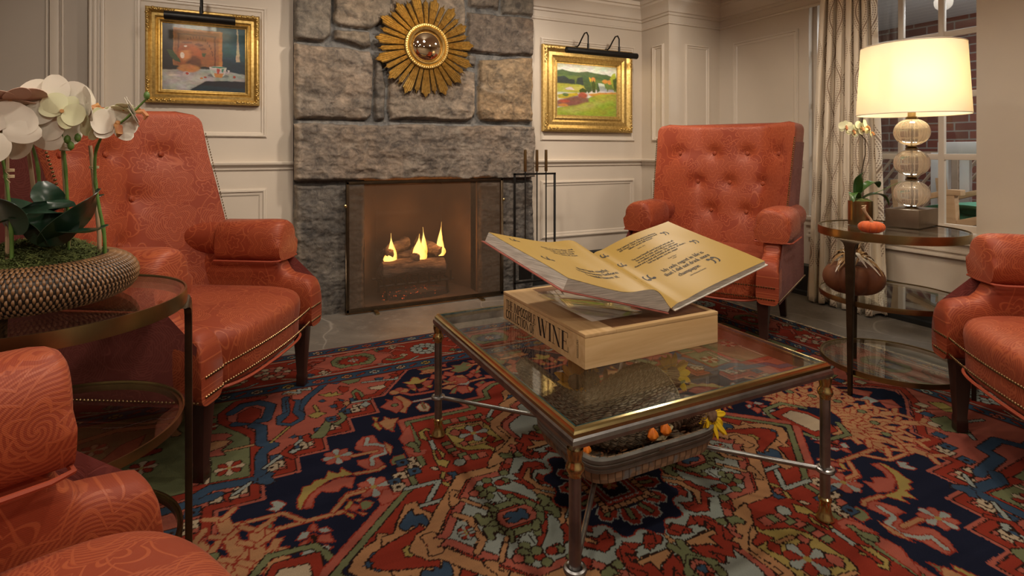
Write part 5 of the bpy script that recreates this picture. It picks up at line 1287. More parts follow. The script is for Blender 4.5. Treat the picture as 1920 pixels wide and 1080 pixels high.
# ================================================================ WING CHAIRS
def sq(a,p): c=math.cos(a); s=math.sin(a); return (math.copysign(abs(c)**p,c),math.copysign(abs(s)**p,s))
CH={}
def chair_mesh_parts():
    P=[]
    # seat cushion: domed, bowed front
    N=64; rings=[]
    def plan(s,z,dome=0):
        out=[]
        for i in range(N):
            c,s_=sq(2*PI*i/N,.42); x=c*.335; y=s_*.345+.045
            if s_>0: y+= .022*(1-c*c)
            out.append((x*s,(y-.04)*s+.04,z+dome*(1-max(abs(c),abs(s_))**2*.0)))
        return out
    prof=[(.985,.25),(1.0,.262),(1.0,.34),(1.004,.352),(1.014,.38),(1.016,.41),(.995,.434),(.94,.450),(.82,.462),(.6,.472),(.35,.477),(.1,.479),(.01,.479)]
    b=MB(); b.rings([plan(s,z) for s,z in prof])
    # planar uv on the cushion
    b.uv=[(x*1.0+.5,y*1.0+z*.6) for x,y,z in b.v]
    P.append(('seat',b,'damask',dict(sub=1,angle=180)))
    b=MB(); rr=[(x*1.0,y,z) for x,y,z in plan(1.012,.262)]; rr=rr[:]+[rr[0]]; b.tube(rr,.0055,6); P.append(('piping',b,'piping',{}))
    # arms
    def hprof(f):
        if f<=.235: return .60
        if f<=.30: t=(f-.235)/.065; return .60-.105*(1-(1-t)**2)
        if f<=.365: t=(f-.30)/.065; return .495-.015*t
        t=min(1,(f-.365)/.035); return .48-.075*(1-math.sqrt(max(0,1-t*t)))
    for sx in (-1,1):
        b=MB(); rings=[]; fs_=[-.40,-.3,-.2,-.1,0,.1,.18,.235,.25,.27,.29,.31,.33,.35,.365,.378,.388,.396,.400]
        for f in fs_:
            h=hprof(f); w=.050; flare=.012 if f>.3 else 0
            cxx=.375+.008*max(0,(f-.2)/.2); ring=[]; K=28
            for i in range(K):
                c,s_=sq(2*PI*i/K,.5); z=(.262+h)/2+s_*(h-.262)/2; x=cxx+c*(w+flare*.4)
                ring.append((sx*x,f,z))
            rings.append(ring)
        b.rings(rings); b.uv=[(y+.6,z*1.0+.2) for x,y,z in b.v]; P.append(('arm',b,'damask',dict(angle=60)))
        # rolled pad
        b=MB(); rings=[]
        for f,k in ((-.33,.9),(-.30,1),(-.1,1),(.1,1),(.19,1.0),(.215,.97),(.232,.9),(.243,.74),(.247,.5)):
            ring=[]; K=32
            for i in range(K):
                a=2*PI*i/K; c,s_=sq(a,.85); x=.378+c*.078*k; z=.650+s_*.075*k; 
                if s_<0: x=.378+c*(.078-.012*-s_)*k
                ring.append((sx*x,f,z))
            rings.append(ring)
        b.rings(rings); b.uv=[(y+1.3,z+abs(x)) for x,y,z in b.v]; P.append(('arm_pad',b,'damask',dict(angle=70)))
        # loose arm cover over the front of the pad
        b=MB(); rings=[]
        for f,k in ((-.02,1.0),(-.015,1.03),(.1,1.03),(.2,1.03),(.232,1.01),(.252,.96),(.266,.86),(.272,.72)):
            ring=[]; K=36
            for i in range(K):
                a=2*PI*i/K; c,s_=sq(a,.82); x=.378+c*.088*k; z=.650+s_*.085*k
                if s_<0: x=.378+math.copysign(abs(c)**.35,c)*(.088*(.93+.07*k)+.004); z=.650+s_*(.090)
                z+=.003*math.sin(9*f+3*a); ring.append((sx*x,f,z))
            rings.append(ring)
        b.rings(rings,True,False,True)
        b.uv=[(y+x*.8,z+.9) for x,y,z in b.v]
        P.append(('arm_cover',b,'damask',dict(angle=80)))
        b=MB(); b.tube([(sx*(.378-.094),-.02,.564),(sx*(.378-.094),.24,.562),(sx*(.378-.085),.268,.563),(sx*(.378+.085),.268,.563),(sx*(.378+.094),.24,.562),(sx*(.378+.094),-.02,.564)],.0045,6); P.append(('piping',b,'piping',{}))
        # outside panel of the arm
        b=MB(); b.add([(sx*.428,-.39,.265),(sx*.434,.37,.265),(sx*.436,.385,.45),(sx*.430,.24,.59),(sx*.428,-.39,.62)],[(0,1,2,3,4) if sx>0 else (4,3,2,1,0)]); b.uv=[(y,z) for x,y,z in b.v]
        P.append(('side_panel',b,'damask_side',{}))
    # back shell
    def W(t): # half width
        return .375+.045*t
    btn=[(-.31,1.03),(-.105,1.03),(.105,1.03),(.31,1.03),(-.205,.84),(0,.84),(.205,.84),(-.11,.655),(.11,.655)]
    ZB,ZT=.30,1.215; K=44; rings=[]; M_=60
    def front(s,z):
        t=(z-ZB)/(ZT-ZB); w=W(t); base=-.245-.135*t; wing=.13*(1-t)+.205
        x=w*s; a=max(0,(abs(s)-.46)/.54); y=base+wing*a**1.5
        return x,y
    def surf(s,z,pad=True):
        x,y=front(s,z)
        if pad:
            y+=.018*(1-min(1,abs(s))**4)
            for bx,bz in btn:
                d2=(x-bx)**2+(z-bz)**2; y-=.026*math.exp(-d2/.0016)+.012*math.exp(-d2/.010)
        return (x,y,z)
    for j in range(M_+1):
        q=j/M_; z=ZB+(ZT-ZB)*q
        rc=.055; sh=1.0
        if z>ZT-rc: u=(z-(ZT-rc))/rc; sh=1-(rc/.42)*(1-math.sqrt(max(0,1-u*u)))
        th=.075
        if z>ZT-.022: u=(z-(ZT-.022))/.022; th=.075*math.sqrt(max(.02,1-u*u))
        F=[surf(-sh+2*sh*i/K,z) for i in range(K+1)]
        B_=[]
        for i in range(K+1):
            s=-1+2*i/K; xf,yf=front(sh,z); yr=front(0,z)[1]-th-.005; xo=xf*1.02; sg=1 if s>0 else -1
            if abs(s)>.74: e=(abs(s)-.74)/.26; B_.append((sg*(xo-.004*e),yr+(yf-.012-yr)*e,z))
            else: e=abs(s)/.74; B_.append((xo*e*sg,yr-.006*(1-e**4),z))
        ins=(.075-th)*.5
        lf=.014*max(0,(q-.8)/.2); F=[(x,y-ins,z+lf*(x/.42)**2) for x,y,z in F]; B_=[(x,y,z+lf*(x/.42)**2) for x,y,z in B_]
        rings.append(F+list(reversed(B_)))
    b=MB(); b.rings(rings); n_=len(b.v)
    P.append(('backrest',b,'damask',dict(angle=75)))
    for sx in (-1,1):
        b=MB(); rg=[]
        for j in range(15):
            z=.58+(1.10-.58)*j/14; xf,yf=front(1,z); yr=front(0,z)[1]-.075; xo=xf*1.02+.0015; rg.append([(sx*(xo-.004*e),yr+.012+(yf-.022-yr-.012)*e,z) for e in (0,.25,.5,.75,1)])
        b.rings(rg,False,False,False); P.append(('wing_side',b,'damask_side',{}))
    for bx,bz in btn:
        b=MB(); b.lathe([(0,-.008),(.010,-.006),(.0135,0),(.010,.007),(0,.0095)],14)
        x,y,z=surf(bx/W((bz-ZB)/(ZT-ZB)),bz); b.v=[(p[0]+x,p[2]+y+.006,p[1]+z) for p in b.v]; b.uv=[(p[0]*2,p[2]*2) for p in b.v]; P.append(('button',b,'damask',{}))
    # nail heads
    b=MB()
    def nail(p,nv):
        nv=Vector(nv).normalized(); A=nv.cross(Vector((.3,.2,1))).normalized(); B2=nv.cross(A); r=.0052; p=Vector(p)
        vs=[p+nv*.0042]; 
        for rr_,hh in ((.7,.0030),(1,0)):
            for k in range(7): a=2*PI*k/7; vs.append(p+(A*math.cos(a)+B2*math.sin(a))*r*rr_+nv*hh)
        fs=[(0,1+k,1+(k+1)%7) for k in range(7)]+[(1+k,8+k,8+(k+1)%7,1+(k+1)%7) for k in range(7)]
        b.add(vs,fs)
    for sx in (-1,1):
        z=.60; 
        while z<1.13:
            x,y=front(sx,z); nail((x*1.004,y+.004,z),(sx*.4,1,0)); z+=.0122
        P.append(('nailhead_trim',b,'nail',{})); b=MB()
    # two rows along seat front + sides
    def rail(z,off):
        pts=[]; 
        for i in range(33):
            x=-.40+.80*i/32; y=.404 if abs(x)>.345 else .404+.01*(1-(x/.345)**2); pts.append((x,y,z,0,1))
        return pts
    for z in (.352,.292):
        b=MB()
        for i in range(70):
            x=-.415+.83*i/69; 
            if abs(x)<.33: y=.3915+.026*(1-(x/.335)**2)*1.0; 
            else: y=.4005
            nail((x,y+.001,z),(0,1,0))
        P.append(('nailhead_trim',b,'nail',{}))
    for sx in (-1,1):
        b=MB()
        for i in range(62): nail((sx*.4345,.385-.0125*i,.28),(sx,0,0))
        P.append(('nailhead_trim',b,'nail',{}))
    for sx in (-1,1):
        b=MB(); x=sx*.355
        b.rings([[(x+a*s,.345+c*s,z) for a,c in ((-1,-1),(1,-1),(1,1),(-1,1))] for s,z in ((.0175,0),(.0185,.004),(.0185,.05),(.0165,.055),(.0285,.262),(.0285,.275))]); P.append(('leg',b,'darkwood',dict(bevel=.0015)))
        b=MB(); x=sx*.31
        b.rings([[(x+a*s+sx*.0*z,-.30-(.275-z)*.42+c*s,z) for a,c in ((-1,-1),(1,-1),(1,1),(-1,1))] for s,z in ((.0175,0),(.018,.03),(.026,.20),(.028,.275))]); P.append(('leg',b,'darkwood',dict(bevel=.0015)))
    return P
def make_chair(loc,ang,label):
    # local +y is the direction the chair faces; ang is the world heading of that direction
    t=thing('wing_chair',(loc[0],loc[1],.0075),R(ang-90),label,'armchair','orange wing chairs round the coffee table')
    for nm,b,m,k in chair_mesh_parts():
        so=k.pop('solid',0); o=b.build(nm,MAT[m],t,**k)
        if so: md=o.modifiers.new('t','SOLIDIFY'); md.thickness=so; md.offset=1
        if nm in ('side_panel','wing_side'): o['label']='rose coloured outside panel'
    return t
def copy_tree(o,parent=None):
    c=o.copy(); COLL.objects.link(c)
    if parent is not None: c.parent=parent
    for ch in list(o.children): copy_tree(ch,c)
    return c
chA=make_chair((-.24,2.47),-30.0,'tall orange damask wing chair left of the fireplace, behind the moss bowl')
def chair_copy(loc,ang,label):
    c=copy_tree(chA); c.location=(loc[0],loc[1],.0075); c.rotation_euler=(0,0,R(ang-90)); c['label']=label; return c
fx,fy=math.cos(R(207)),math.sin(R(207))
chair_copy((2.42-.345*fx+.355*fy,1.965-.345*fy-.355*fx),207,'orange damask wing chair with a tufted back facing the camera, left of the curtain')
chair_copy((2.44,.60),140.1,'orange wing chair cut off at the right edge, lit seat and dark front leg')
chair_copy((-.150+.375*.407-.39*.9135,1.15-.375*.9135-.39*.407),24,'orange damask wing chair nearest the camera, only arm and seat in the lower left corner')
# ================================================================ COFFEE TABLE
ct=thing('coffee_table',(1.06,1.457,.0085),0,'square glass topped coffee table with brass rim and steel legs on the rug','coffee table')
hx,hy=.428,.470; zt=.4465
MB().box((-hx+.016,-hy+.016,zt-.009),(hx-.016,hy-.016,zt)).build('glass_top',MAT['glass'],ct,smooth=False)
b=MB()
for (x0,y0,x1,y1) in ((-hx+.014,-hy+.014,hx-.014,-hy+.017),(-hx+.014,hy-.017,hx-.014,hy-.014),(-hx+.014,-hy+.014,-hx+.017,hy-.014),(hx-.017,-hy+.014,hx-.014,hy-.014)): b.box((x0,y0,zt-.010),(x1,y1,zt-.0005))
b.build('glass_edge',MAT['glassedge'],ct,smooth=False)
def rectframe(prof,name,m,par,hx,hy,rc=0):
    rings=[]
    for sx,sy in ((-1,-1),(1,-1),(1,1),(-1,1)): rings.append([(sx*(hx-o),sy*(hy-o),z) for o,z in prof])
    b=MB(); b.rings(rings+[rings[0]],True,False,False); return b.build(name,m,par,angle=30)
rectframe([(.014,zt-.001),(.012,zt+.0005),(.006,zt-.001),(.004,zt-.006),(0,zt-.010),(0,zt-.018),(.018,zt-.018),(.018,zt-.010)],'brass_rim',MAT['brass'],ct,hx,hy)
rectframe([(.0,zt-.018),(-.004,zt-.022),(-.006,zt-.030),(-.003,zt-.040),(.004,zt-.043),(.016,zt-.043),(.018,zt-.018)],'steel_rim',MAT['steel'],ct,hx,hy)
lx,ly=hx-.010,hy-.010
for sx,sy in ((-1,1),(-1,-1),(1,-1),(1,1)):
    c=(sx*lx,sy*ly,0)
    b=MB(); b.lathe([(0,.02),(.0135,.02),(.0135,zt-.04),(0,zt-.04)],20,c); lg=b.build('leg',MAT['steel'],ct)
    b=MB(); b.lathe([(.018,zt-.043),(.0175,zt-.055),(.0150,zt-.064),(.0150,zt-.072),(.019,zt-.078),(.021,zt-.085),(.019,zt-.092),(.015,zt-.097),(.0145,zt-.103),(0,zt-.103)],24,c); b.build('brass_collar',MAT['brass'],lg)
    b=MB(); b.lathe([(0,0),(.021,0),(.024,.004),(.023,.010),(.018,.020),(.0150,.038),(.0150,.052),(.018,.056),(.018,.062),(.0140,.066),(0,.066)],24,c); b.build('brass_foot',MAT['brass'],lg)
    b=MB(); zz=.142
    ang=math.atan2(-sy*ly,-sx*lx); ca,sa=math.cos(ang),math.sin(ang)
    ring=[(c[0]+.019*math.cos(a),c[1]+.019*math.sin(a),zz) for a in [2*PI*k/24 for k in range(25)]]
    b.tube(ring,.0070,8); b.tube([(c[0]+.019*ca,c[1]+.019*sa,zz),(0,0,zz)],.0072,10); b.build('stretcher',MAT['steel'],ct)
# ---------------------------------------------------------------- tiered side tables
def tier_table(cx_,cy_,angs,label,rot=0):
    t=thing('side_table',(cx_,cy_,.0085),0,label,'side table','round three tier glass side tables')
    for z,r,hb,nm in ((.6965,.285,.034,'top'),(.4000,.280,.020,'shelf'),(.1050,.276,.020,'shelf')):
        b=MB(); b.lathe([(r-.012,z-hb),(r,z-hb),(r+.001,z-hb*.5),(r,z+.002),(r-.004,z+.002),(r-.0045,z-.004),(r-.012,z-.004),(r-.012,z-hb)],96,cap=False); rg=b.build(nm+'_ring',MAT['bronze'],t,angle=50)
        b=MB(); b.lathe([(0,z-.0085),(r-.006,z-.0085),(r-.0055,z-.001),(0,z-.001)],96); b.build(nm+'_glass',MAT['glass'],t,angle=30)
    for a in angs:
        ca,sa=math.cos(R(a)),math.sin(R(a)); b=MB(); rings=[]
        for z,w in ((0,.0065),(.01,.007),(.25,.0105),(.5,.0165),(.60,.0185),(.632,.021),(.648,.028),(.656,.040),(.661,.060),(.663,.075)):
            r0=.285+.000; th=.010
            ring=[]
            for s,rr_ in ((-1,0),(1,0),(1,1),(-1,1)):
                da=s*w/r0; rad=r0+.002+rr_*th-(.006 if rr_==0 else 0); ring.append((rad*math.cos(R(a)+da),rad*math.sin(R(a)+da),z))
            rings.append(ring)
        b.rings(rings); b.build('leg',MAT['darkbronze'],t,bevel=.0015)
    return t
tier_table(2.62,1.46,(180,-64,60),'round three tier brass and glass side table holding the lamp, by the window')
tier_table(-.412,1.595,(2,122,242),'round three tier brass and glass side table holding the moss bowl')

# ================================================================ CURTAIN
b=MB(); nx_,nz_=260,40; vs=[];uv=[]
for j in range(nz_+1):
    z=.012+2.10*j/nz_; tt=j/nz_; ya=2.54-.09*tt; yb=2.045+.05*tt; L_=0
    for i in range(nx_+1):
        s=i/nx_; ph=2*PI*6.5*s+.5*math.sin(5*s+2*tt)
        am=.042*(1-.25*tt)*(1+.3*math.sin(9*s)); x=3.585+am*math.sin(ph)+.012*math.sin(3*ph+tt*4)*(1-tt)-.01*math.sin(tt*3)
        y=ya+(yb-ya)*s+.014*math.sin(2*ph+1); vs.append((x,y,z+(.012*math.sin(ph*.5+1) if j==0 else 0))); uv.append((s*1.15,z))
b.add(vs,[(j*(nx_+1)+i,j*(nx_+1)+i+1,(j+1)*(nx_+1)+i+1,(j+1)*(nx_+1)+i) for j in range(nz_) for i in range(nx_)],uv)
cu=b.build('curtain',MAT['curtain'],angle=180); md=cu.modifiers.new('t','SOLIDIFY'); md.thickness=.003
tag(cu,'floor length cream curtain with brown wavy ogee lines beside the window','curtain')
# ================================================================ TABLE LAMP
TZ=.7075
la=thing('table_lamp',(2.78,1.455,TZ),R(8),'table lamp with three ribbed glass balls and a wide white shade','lamp')
MB().box((-.11,-.066,0),(.11,.066,.080)).build('base',MAT['stonegrey'],la,bevel=.0015)
for k,z in enumerate((.148,.290,.432)):
    b=MB(); pr=[]
    for i in range(25):
        t=PI*i/24; pr.append((max(.008,.069*math.sin(t)**.9),z-.062*math.cos(t)))
    ribs=lambda a,zz: 1+.035*abs(math.sin(8*a))
    b.lathe(pr,96,fn=ribs); o=b.build('glass_ball',MAT['lampglass'],la,angle=60)
b=MB(); b.tube([(0,0,.08),(0,0,.56)],.0045,10); b.build('rod',MAT['steel'],la)
for z in (.080,.219,.361,.497):
    b=MB(); pr=[(0,0),(.026,0),(.026,.004),(.018,.006),(.024,.009),(.018,.012),(.022,.015),(.012,.017),(0,.017)]
    b.lathe(pr,28,(0,0,z-(.0085 if z>.1 else 0))); b.build('collar',MAT['bronze'],la)
b=MB(); b.lathe([(0,.50),(.016,.50),(.016,.56),(0,.56)],18); b.build('neck',MAT['bronze'],la)
b=MB(); b.lathe([(.2195,.512),(.2015,.830),(.2000,.830),(.2180,.512)],96,cap=False); b.build('lamp_shade',MAT['shade'],la,angle=30)
b=MB()
for r,z in ((.2192,.513),(.2012,.829)):
    b=MB(); b.tube([(r*math.cos(2*PI*k/64),r*math.sin(2*PI*k/64),z) for k in range(65)],.0022,6,False); b.build('shade_rim',MAT['trim'],la)
b=b
b=MB(); b.lathe([(0,.60),(.018,.615),(.03,.65),(.024,.68),(.012,.70),(0,.70)],16); b.build('bulb',MAT['bulb'],la)
light('POINT','lamp_light',(2.76,1.44,TZ+.66),11,(1,.76,.45),.035)
# ---------------------------------------------------------------- pumpkins
def pumpkin(name,loc,r,h,ribs_,m,label,stem_m,group=None,seed=0,stemh=.03):
    t=thing(name,loc,seed,label,'pumpkin',group)
    b=MB(); pr=[]
    for i in range(23):
        u=-PI/2+PI*i/22; pr.append((max(.002,r*math.cos(u)**.75),h/2+h/2*math.sin(u)-(.12*h*math.exp(-((i-22)/3.)**2))))
    b.lathe(pr,120,fn=lambda a,z: 1-.16*abs(math.cos(a*ribs_/2))**6*(1 if z>.02*h else .3)+.02*math.sin(3*a+seed)); b.build('body',m,t,angle=60)
    return t
pk=pumpkin('velvet_pumpkin',(2.37,1.395,TZ),.050,.052,9,MAT['velvet'],'small orange velvet pumpkin with a curly dried stem beside the lamp',None)
b=MB(); b.tube([(0,0,.045),(-.004,0,.058),(-.016,.006,.075),(-.026,.012,.092),(-.028,.015,.105)],[.008,.0045,.004,.0055,.009],8); b.tube([(-.028,.015,.103),(-.022,.01,.115),(-.034,.02,.113)],[.006,.004,.002],6); b.build('stem',MAT['stake'],pk)
bp=pumpkin('feathered_pumpkin',(2.455,1.525,.4115),.122,.150,5,MAT['velvet_gold'],'large rust velvet pumpkin topped with feathers on the middle shelf',None,seed=.6)
rr=random.Random(7)
for k in range(34):
    a=rr.uniform(0,2*PI); ln=rr.uniform(.06,.12); w_=rr.uniform(.006,.011); b=MB(); pts=[]; up=rr.uniform(.0,.03)
    for i in range(7):
        t=i/6; rad=.02+ln*t*.85; zz=.150+up*math.sin(t*PI)+.012-.9*max(0,rad-.03)**2*9-.0*t
        pts.append((rad*math.cos(a+.25*math.sin(3*t+k)),rad*math.sin(a+.25*math.sin(3*t+k)),max(zz,.155-.55*rad*rad*9)))
    rings=[]
    for i,p in enumerate(pts):
        t=i/6; ww=w_*math.sin(PI*min(1,t*.8+.15)); d=Vector((-math.sin(a),math.cos(a),0))*ww; P_=Vector(p)+Vector((0,0,.006)); rings.append([P_-d,P_+Vector((0,0,.0025)),P_+d])
    b.rings(rings,False,False,False); b.build('feather',MAT['feather_light'] if k%4==0 else MAT['feather'],bp)
for k in range(14):
    a=rr.uniform(0,2*PI); b=MB(); h=rr.uniform(.05,.085)
    b.tube([(.012*math.cos(a),.012*math.sin(a),.14),(.03*math.cos(a),.03*math.sin(a),.14+h*.6),(.055*math.cos(a+.4),.055*math.sin(a+.4),.14+h)],[.004,.006,.001],5,True,.3); b.build('feather',MAT['feather'],bp)
# ---------------------------------------------------------------- leaf / petal shapes
def leafmesh(pts,w,fold=.25,n_=14,prof=None,thick=.0012,up=(0,0,1)):
    P=[Vector(p) for p in pts]
    def bez(t):
        Q=P[:]
        while len(Q)>1: Q=[Q[i].lerp(Q[i+1],t) for i in range(len(Q)-1)]
        return Q[0]
    b=MB(); top=[];bot=[]
    for i in range(n_+1):
        t=i/n_; c=bez(t); d=(bez(min(1,t+.02))-bez(max(0,t-.02))).normalized(); sd=d.cross(Vector(up))
        if sd.length<.1: sd=d.cross(Vector((.442,-.897,0)))
        sd.normalize(); nn=sd.cross(d).normalized(); ww=w*(prof(t) if prof else math.sin(PI*min(.999,.08+.9*t**.8))**.7)
        row=[c+sd*ww*s+nn*(fold*ww*abs(s)) for s in (-1,-.5,0,.5,1)]
        top.append(row+[q-nn*thick for q in reversed(row)])
    b.rings(top); return b
# ---- small orchid on the right hand table
so=thing('potted_orchid',(2.60,1.58,TZ),0,'small orchid with pale yellow flowers in a brass pot behind the velvet pumpkin','plant')
b=MB(); b.lathe([(0,0),(.050,0),(.0505,.004),(.0505,.112),(.047,.112),(.047,.095),(0,.095)],48); b.build('pot',MAT['bronze'],so,angle=40)
b=MB(); b.lathe([(.046,.094),(.045,.112),(.03,.122),(0,.125)],24,fn=lambda a,z:1+.06*math.sin(7*a+z*90)); b.build('moss',MAT['velvet_gold'] if 0 else MAT['moss'],so); o=(2.60,1.58,TZ)
def rel(p,o_=o): return tuple(p[i]-o_[i] for i in range(3))
b=MB(); b.tube([rel(p) for p in [(2.61,1.59,.82),(2.632,1.603,.86),(2.641,1.598,.959),(2.655,1.591,1.035),(2.655,1.591,1.106),(2.632,1.603,1.136),(2.582,1.627,1.162),(2.548,1.644,1.162)]],[.003,.003,.0028,.0026,.0024,.002,.002,.0015],8); b.build('stem',MAT['darkstem'],so)
for pts,w_ in (([(2.60,1.59,.819),(2.60,1.56,.90),(2.66,1.54,.935),(2.70,1.555,.880)],.030),([(2.60,1.58,.822),(2.633,1.535,.867),(2.672,1.511,.86),(2.682,1.50,.80)],.028),([(2.60,1.59,.817),(2.57,1.587,.86),(2.52,1.57,.88),(2.505,1.554,.82)],.022),([(2.60,1.60,.82),(2.60,1.58,.88),(2.56,1.58,.93),(2.58,1.55,.955)],.020)):
    leafmesh([rel(p) for p in pts],w_).build('leaf',MAT['leaf_bright'],so)
b=MB(); b.tube([rel(p) for p in [(2.62,1.59,.83),(2.666,1.53,.865),(2.701,1.457,.913)]],[.002,.0015,.001],6); b.build('shoot',MAT['stem'],so)
def flower(par,loc,r,face,m,lipm=None,roll=0,seed=0,lip=True,off=(0,0,0)):
    """open orchid bloom: two round petals, three sepals, a lip; face = direction it looks"""
    fz=Vector(face).normalized(); rt=fz.cross(Vector((0,0,1))); rt=rt.normalized() if rt.length>.1 else Vector((1,0,0)); u_=rt.cross(fz)
    c0=Vector(loc)-Vector(off); rn=random.Random(seed)
    b=MB(); 
    if lip:
        pts=[c0+fz*.10*r, c0+fz*.45*r-u_*.15*r, c0+fz*.5*r-u_*.45*r, c0+fz*.3*r-u_*.6*r]
        b.tube(pts,[.10*r,.17*r,.15*r,.05*r],8)
        b.tube([c0+fz*.1*r,c0+fz*.38*r+u_*.08*r,c0+fz*.42*r],[.08*r,.11*r,.05*r],8)
    else: b.tube([c0-fz*.15*r,c0+fz*.1*r],[.05*r,.1*r],8)
    fl=b.build('flower',lipm or MAT['lip'],par)
    for k,(an,ln,wd,nm) in enumerate(((90,.95,.36,'sepal'),(215,.95,.36,'sepal'),(325,.95,.36,'sepal'),(18,1.0,.62,'petal'),(162,1.0,.62,'petal'))):
        a=R(an+roll+rn.uniform(-6,6)); d=rt*math.cos(a)+u_*math.sin(a); back=.10 if nm=='sepal' else -.02
        base=c0-fz*back*r*.6; cup=rn.uniform(.05,.22)
        pts=[base+d*.04*r,base+d*.4*r*ln+fz*(cup-.2)*r*.6,base+d*.8*r*ln+fz*(cup*.2)*r,base+d*ln*r*1.02+fz*(cup-.1)*r*.9]
        leafmesh(pts,wd*r,.12*(1 if rn.random()<.6 else -1),10,lambda t:max(.12,math.sin(PI*(.10+.86*t)))**.62,.0008,up=fz).build(nm,m,fl,angle=50)
    return fl
for i,(p,rd) in enumerate((((2.551,1.62,1.166),.032),((2.580,1.606,1.146),.034),((2.601,1.584,1.160),.034),((2.624,1.573,1.165),.034),((2.646,1.562,1.138),.026))):
    flower(so,p,rd,(-.6+.25*i,-.8,.15),MAT['petal_green'],None,20*i,i,True,o)
# ================================================================ MOSS BOWL WITH ORCHIDS
BC=(-.43,1.605,TZ+.001)
bw=thing('rattan_bowl',BC,0,'wide dark woven rattan bowl filled with moss on the round side table','bowl')
def bprof(t): # t 0..1 from foot to rim
    a=-PI/2+t*(PI*.98); return (.135+.062*math.cos(a)+ (0.0), .050+.050*math.sin(a))
b=MB(); pr=[(0,.003),(.10,.001)]+[bprof(i/20) for i in range(21)]+[(.128,.098),(.122,.085),(.11,.07),(0,.06)]
b.lathe([(r*.985,z) for r,z in pr],96); b.build('bowl_core',MAT['rattan_dark'],bw,angle=60)
b=MB(); nrow=13
for j in range(nrow):
    t0=j/nrow*.98+.02; t1=t0+1.18/nrow; n_=118
    for i in range(n_):
        a=2*PI*(i+.5*(j%2))/n_; rings=[]
        for q,(w_,lift) in enumerate(((.55,.000),(1,.0035),(1,.0035),(.55,.0))):
            t=t0+(t1-t0)*q/3; r_,z_=bprof(min(1,t)); da=.0026*w_/r_; lr=r_+lift
            rings.append([(lr*math.cos(a-da),lr*math.sin(a-da),z_),((lr+.0014)*math.cos(a),(lr+.0014)*math.sin(a),z_+(.001 if t>.5 else -.001)),(lr*math.cos(a+da),lr*math.sin(a+da),z_)])
        b.rings(rings,False,False,False)
b.build('rattan_weave',MAT['rattan'],bw,angle=180)
# moss: uncountable strands
rr=random.Random(11); b=MB()
def dome(x,y):
    q=1-(x*x+y*y)/(.14*.14); return .066+ (0 if q<0 else .068*q**.5)+.012*noise.noise(Vector((x*25,y*25,1)))
for k in range(5200):
    a=rr.uniform(0,2*PI); r_=.142*math.sqrt(rr.random()); x,y=r_*math.cos(a),r_*math.sin(a); z=dome(x,y); L_=rr.uniform(.008,.024); th=rr.uniform(0,2*PI); el=rr.uniform(-.1,.9); w_=rr.uniform(.0006,.0014)
    d=Vector((math.cos(th)*math.cos(el),math.sin(th)*math.cos(el),math.sin(el)))*L_; sd=Vector((-math.sin(th),math.cos(th),.3)).normalized()*w_; p=Vector((x,y,z)); cv=Vector((0,0,-.35*L_))
    b.add([p-sd,p+sd,p+d*.5+sd*1.2,p+d*.5-sd*1.2,p+d+cv],[(0,1,2,3),(3,2,4)])
X,Y=np.meshgrid(np.linspace(-.14,.14,40),np.linspace(-.14,.14,40))
pts=[]; n0=len(b.v)
b.lathe([(.141,.055),(.135,.072),(.11,.098),(.07,.118),(.03,.127),(0,.129)],36,fn=lambda a,z:1+.03*math.sin(5*a+z*40))
ms=b.build('moss',MAT['moss'],None,angle=180); ms.location=BC; tag(ms,'deep green moss filling the rattan bowl under the orchids','moss',None,'stuff')
def orchid(label,stem,stake,flowers,leaves,ties,buds=()):
    o_=(stem[0][0],stem[0][1],BC[2]+.085); t=thing('orchid',o_,0,label,'orchid','orchids planted in the moss bowl')
    r_=lambda p:rel(p,o_)
    b=MB(); pts=[(stem[0][0],stem[0][1],o_[2])]+list(stem); P=[Vector(r_(p)) for p in pts]; fine=[]
    for i in range(len(P)-1):
        for q in range(4): fine.append(P[i].lerp(P[i+1],q/4))
    fine.append(P[-1])
    for _ in range(2): fine=[fine[0]]+[(fine[i-1]+fine[i]*2+fine[i+1])/4 for i in range(1,len(fine)-1)]+[fine[-1]]
    b.tube(fine,[.0040-.0018*i/len(fine)+(.0009 if i%6==5 else 0) for i in range(len(fine))],10); b.build('stem',MAT['stem'],t)
    if stake:
        b=MB(); b.tube([r_((stake[0][0],stake[0][1],o_[2])),r_(stake[0]),r_(stake[1])],[.0045,.0045,.0040],8); b.build('stake',MAT['stake'],t)
        for tz in ties:
            q=(tz-stake[0][2])/(stake[1][2]-stake[0][2]); p=Vector(stake[0]).lerp(Vector(stake[1]),q); b=MB()
            for k in range(3): b.tube([r_((p.x+.009*math.cos(a)+.003,p.y+.009*math.sin(a),p.z+.0022*k)) for a in [2*PI*i/10 for i in range(11)]],.0011,5)
            b.tube([r_((p.x,p.y-.008,p.z)),r_((p.x+.010,p.y-.016,p.z-.010))],.001,4); b.build('tie',MAT['twine'],t)
    for i,(p,rd,fc,m,roll,lip) in enumerate(flowers): flower(t,p,rd*1.18,fc,MAT[m],None,roll,int(p[0]*1e3)+i,lip,o_)
    for pts,w_ in leaves: leafmesh([r_(p) for p in pts],w_*1.45,.18,16).build('leaf',MAT['leaf'],t,angle=50)
    for p in buds:
        b=MB(); b.lathe([(0,-.010),(.005,-.006),(.0065,0),(.005,.007),(0,.011)],12,r_(p)); b.build('bud',MAT['stem'],t)
    return t
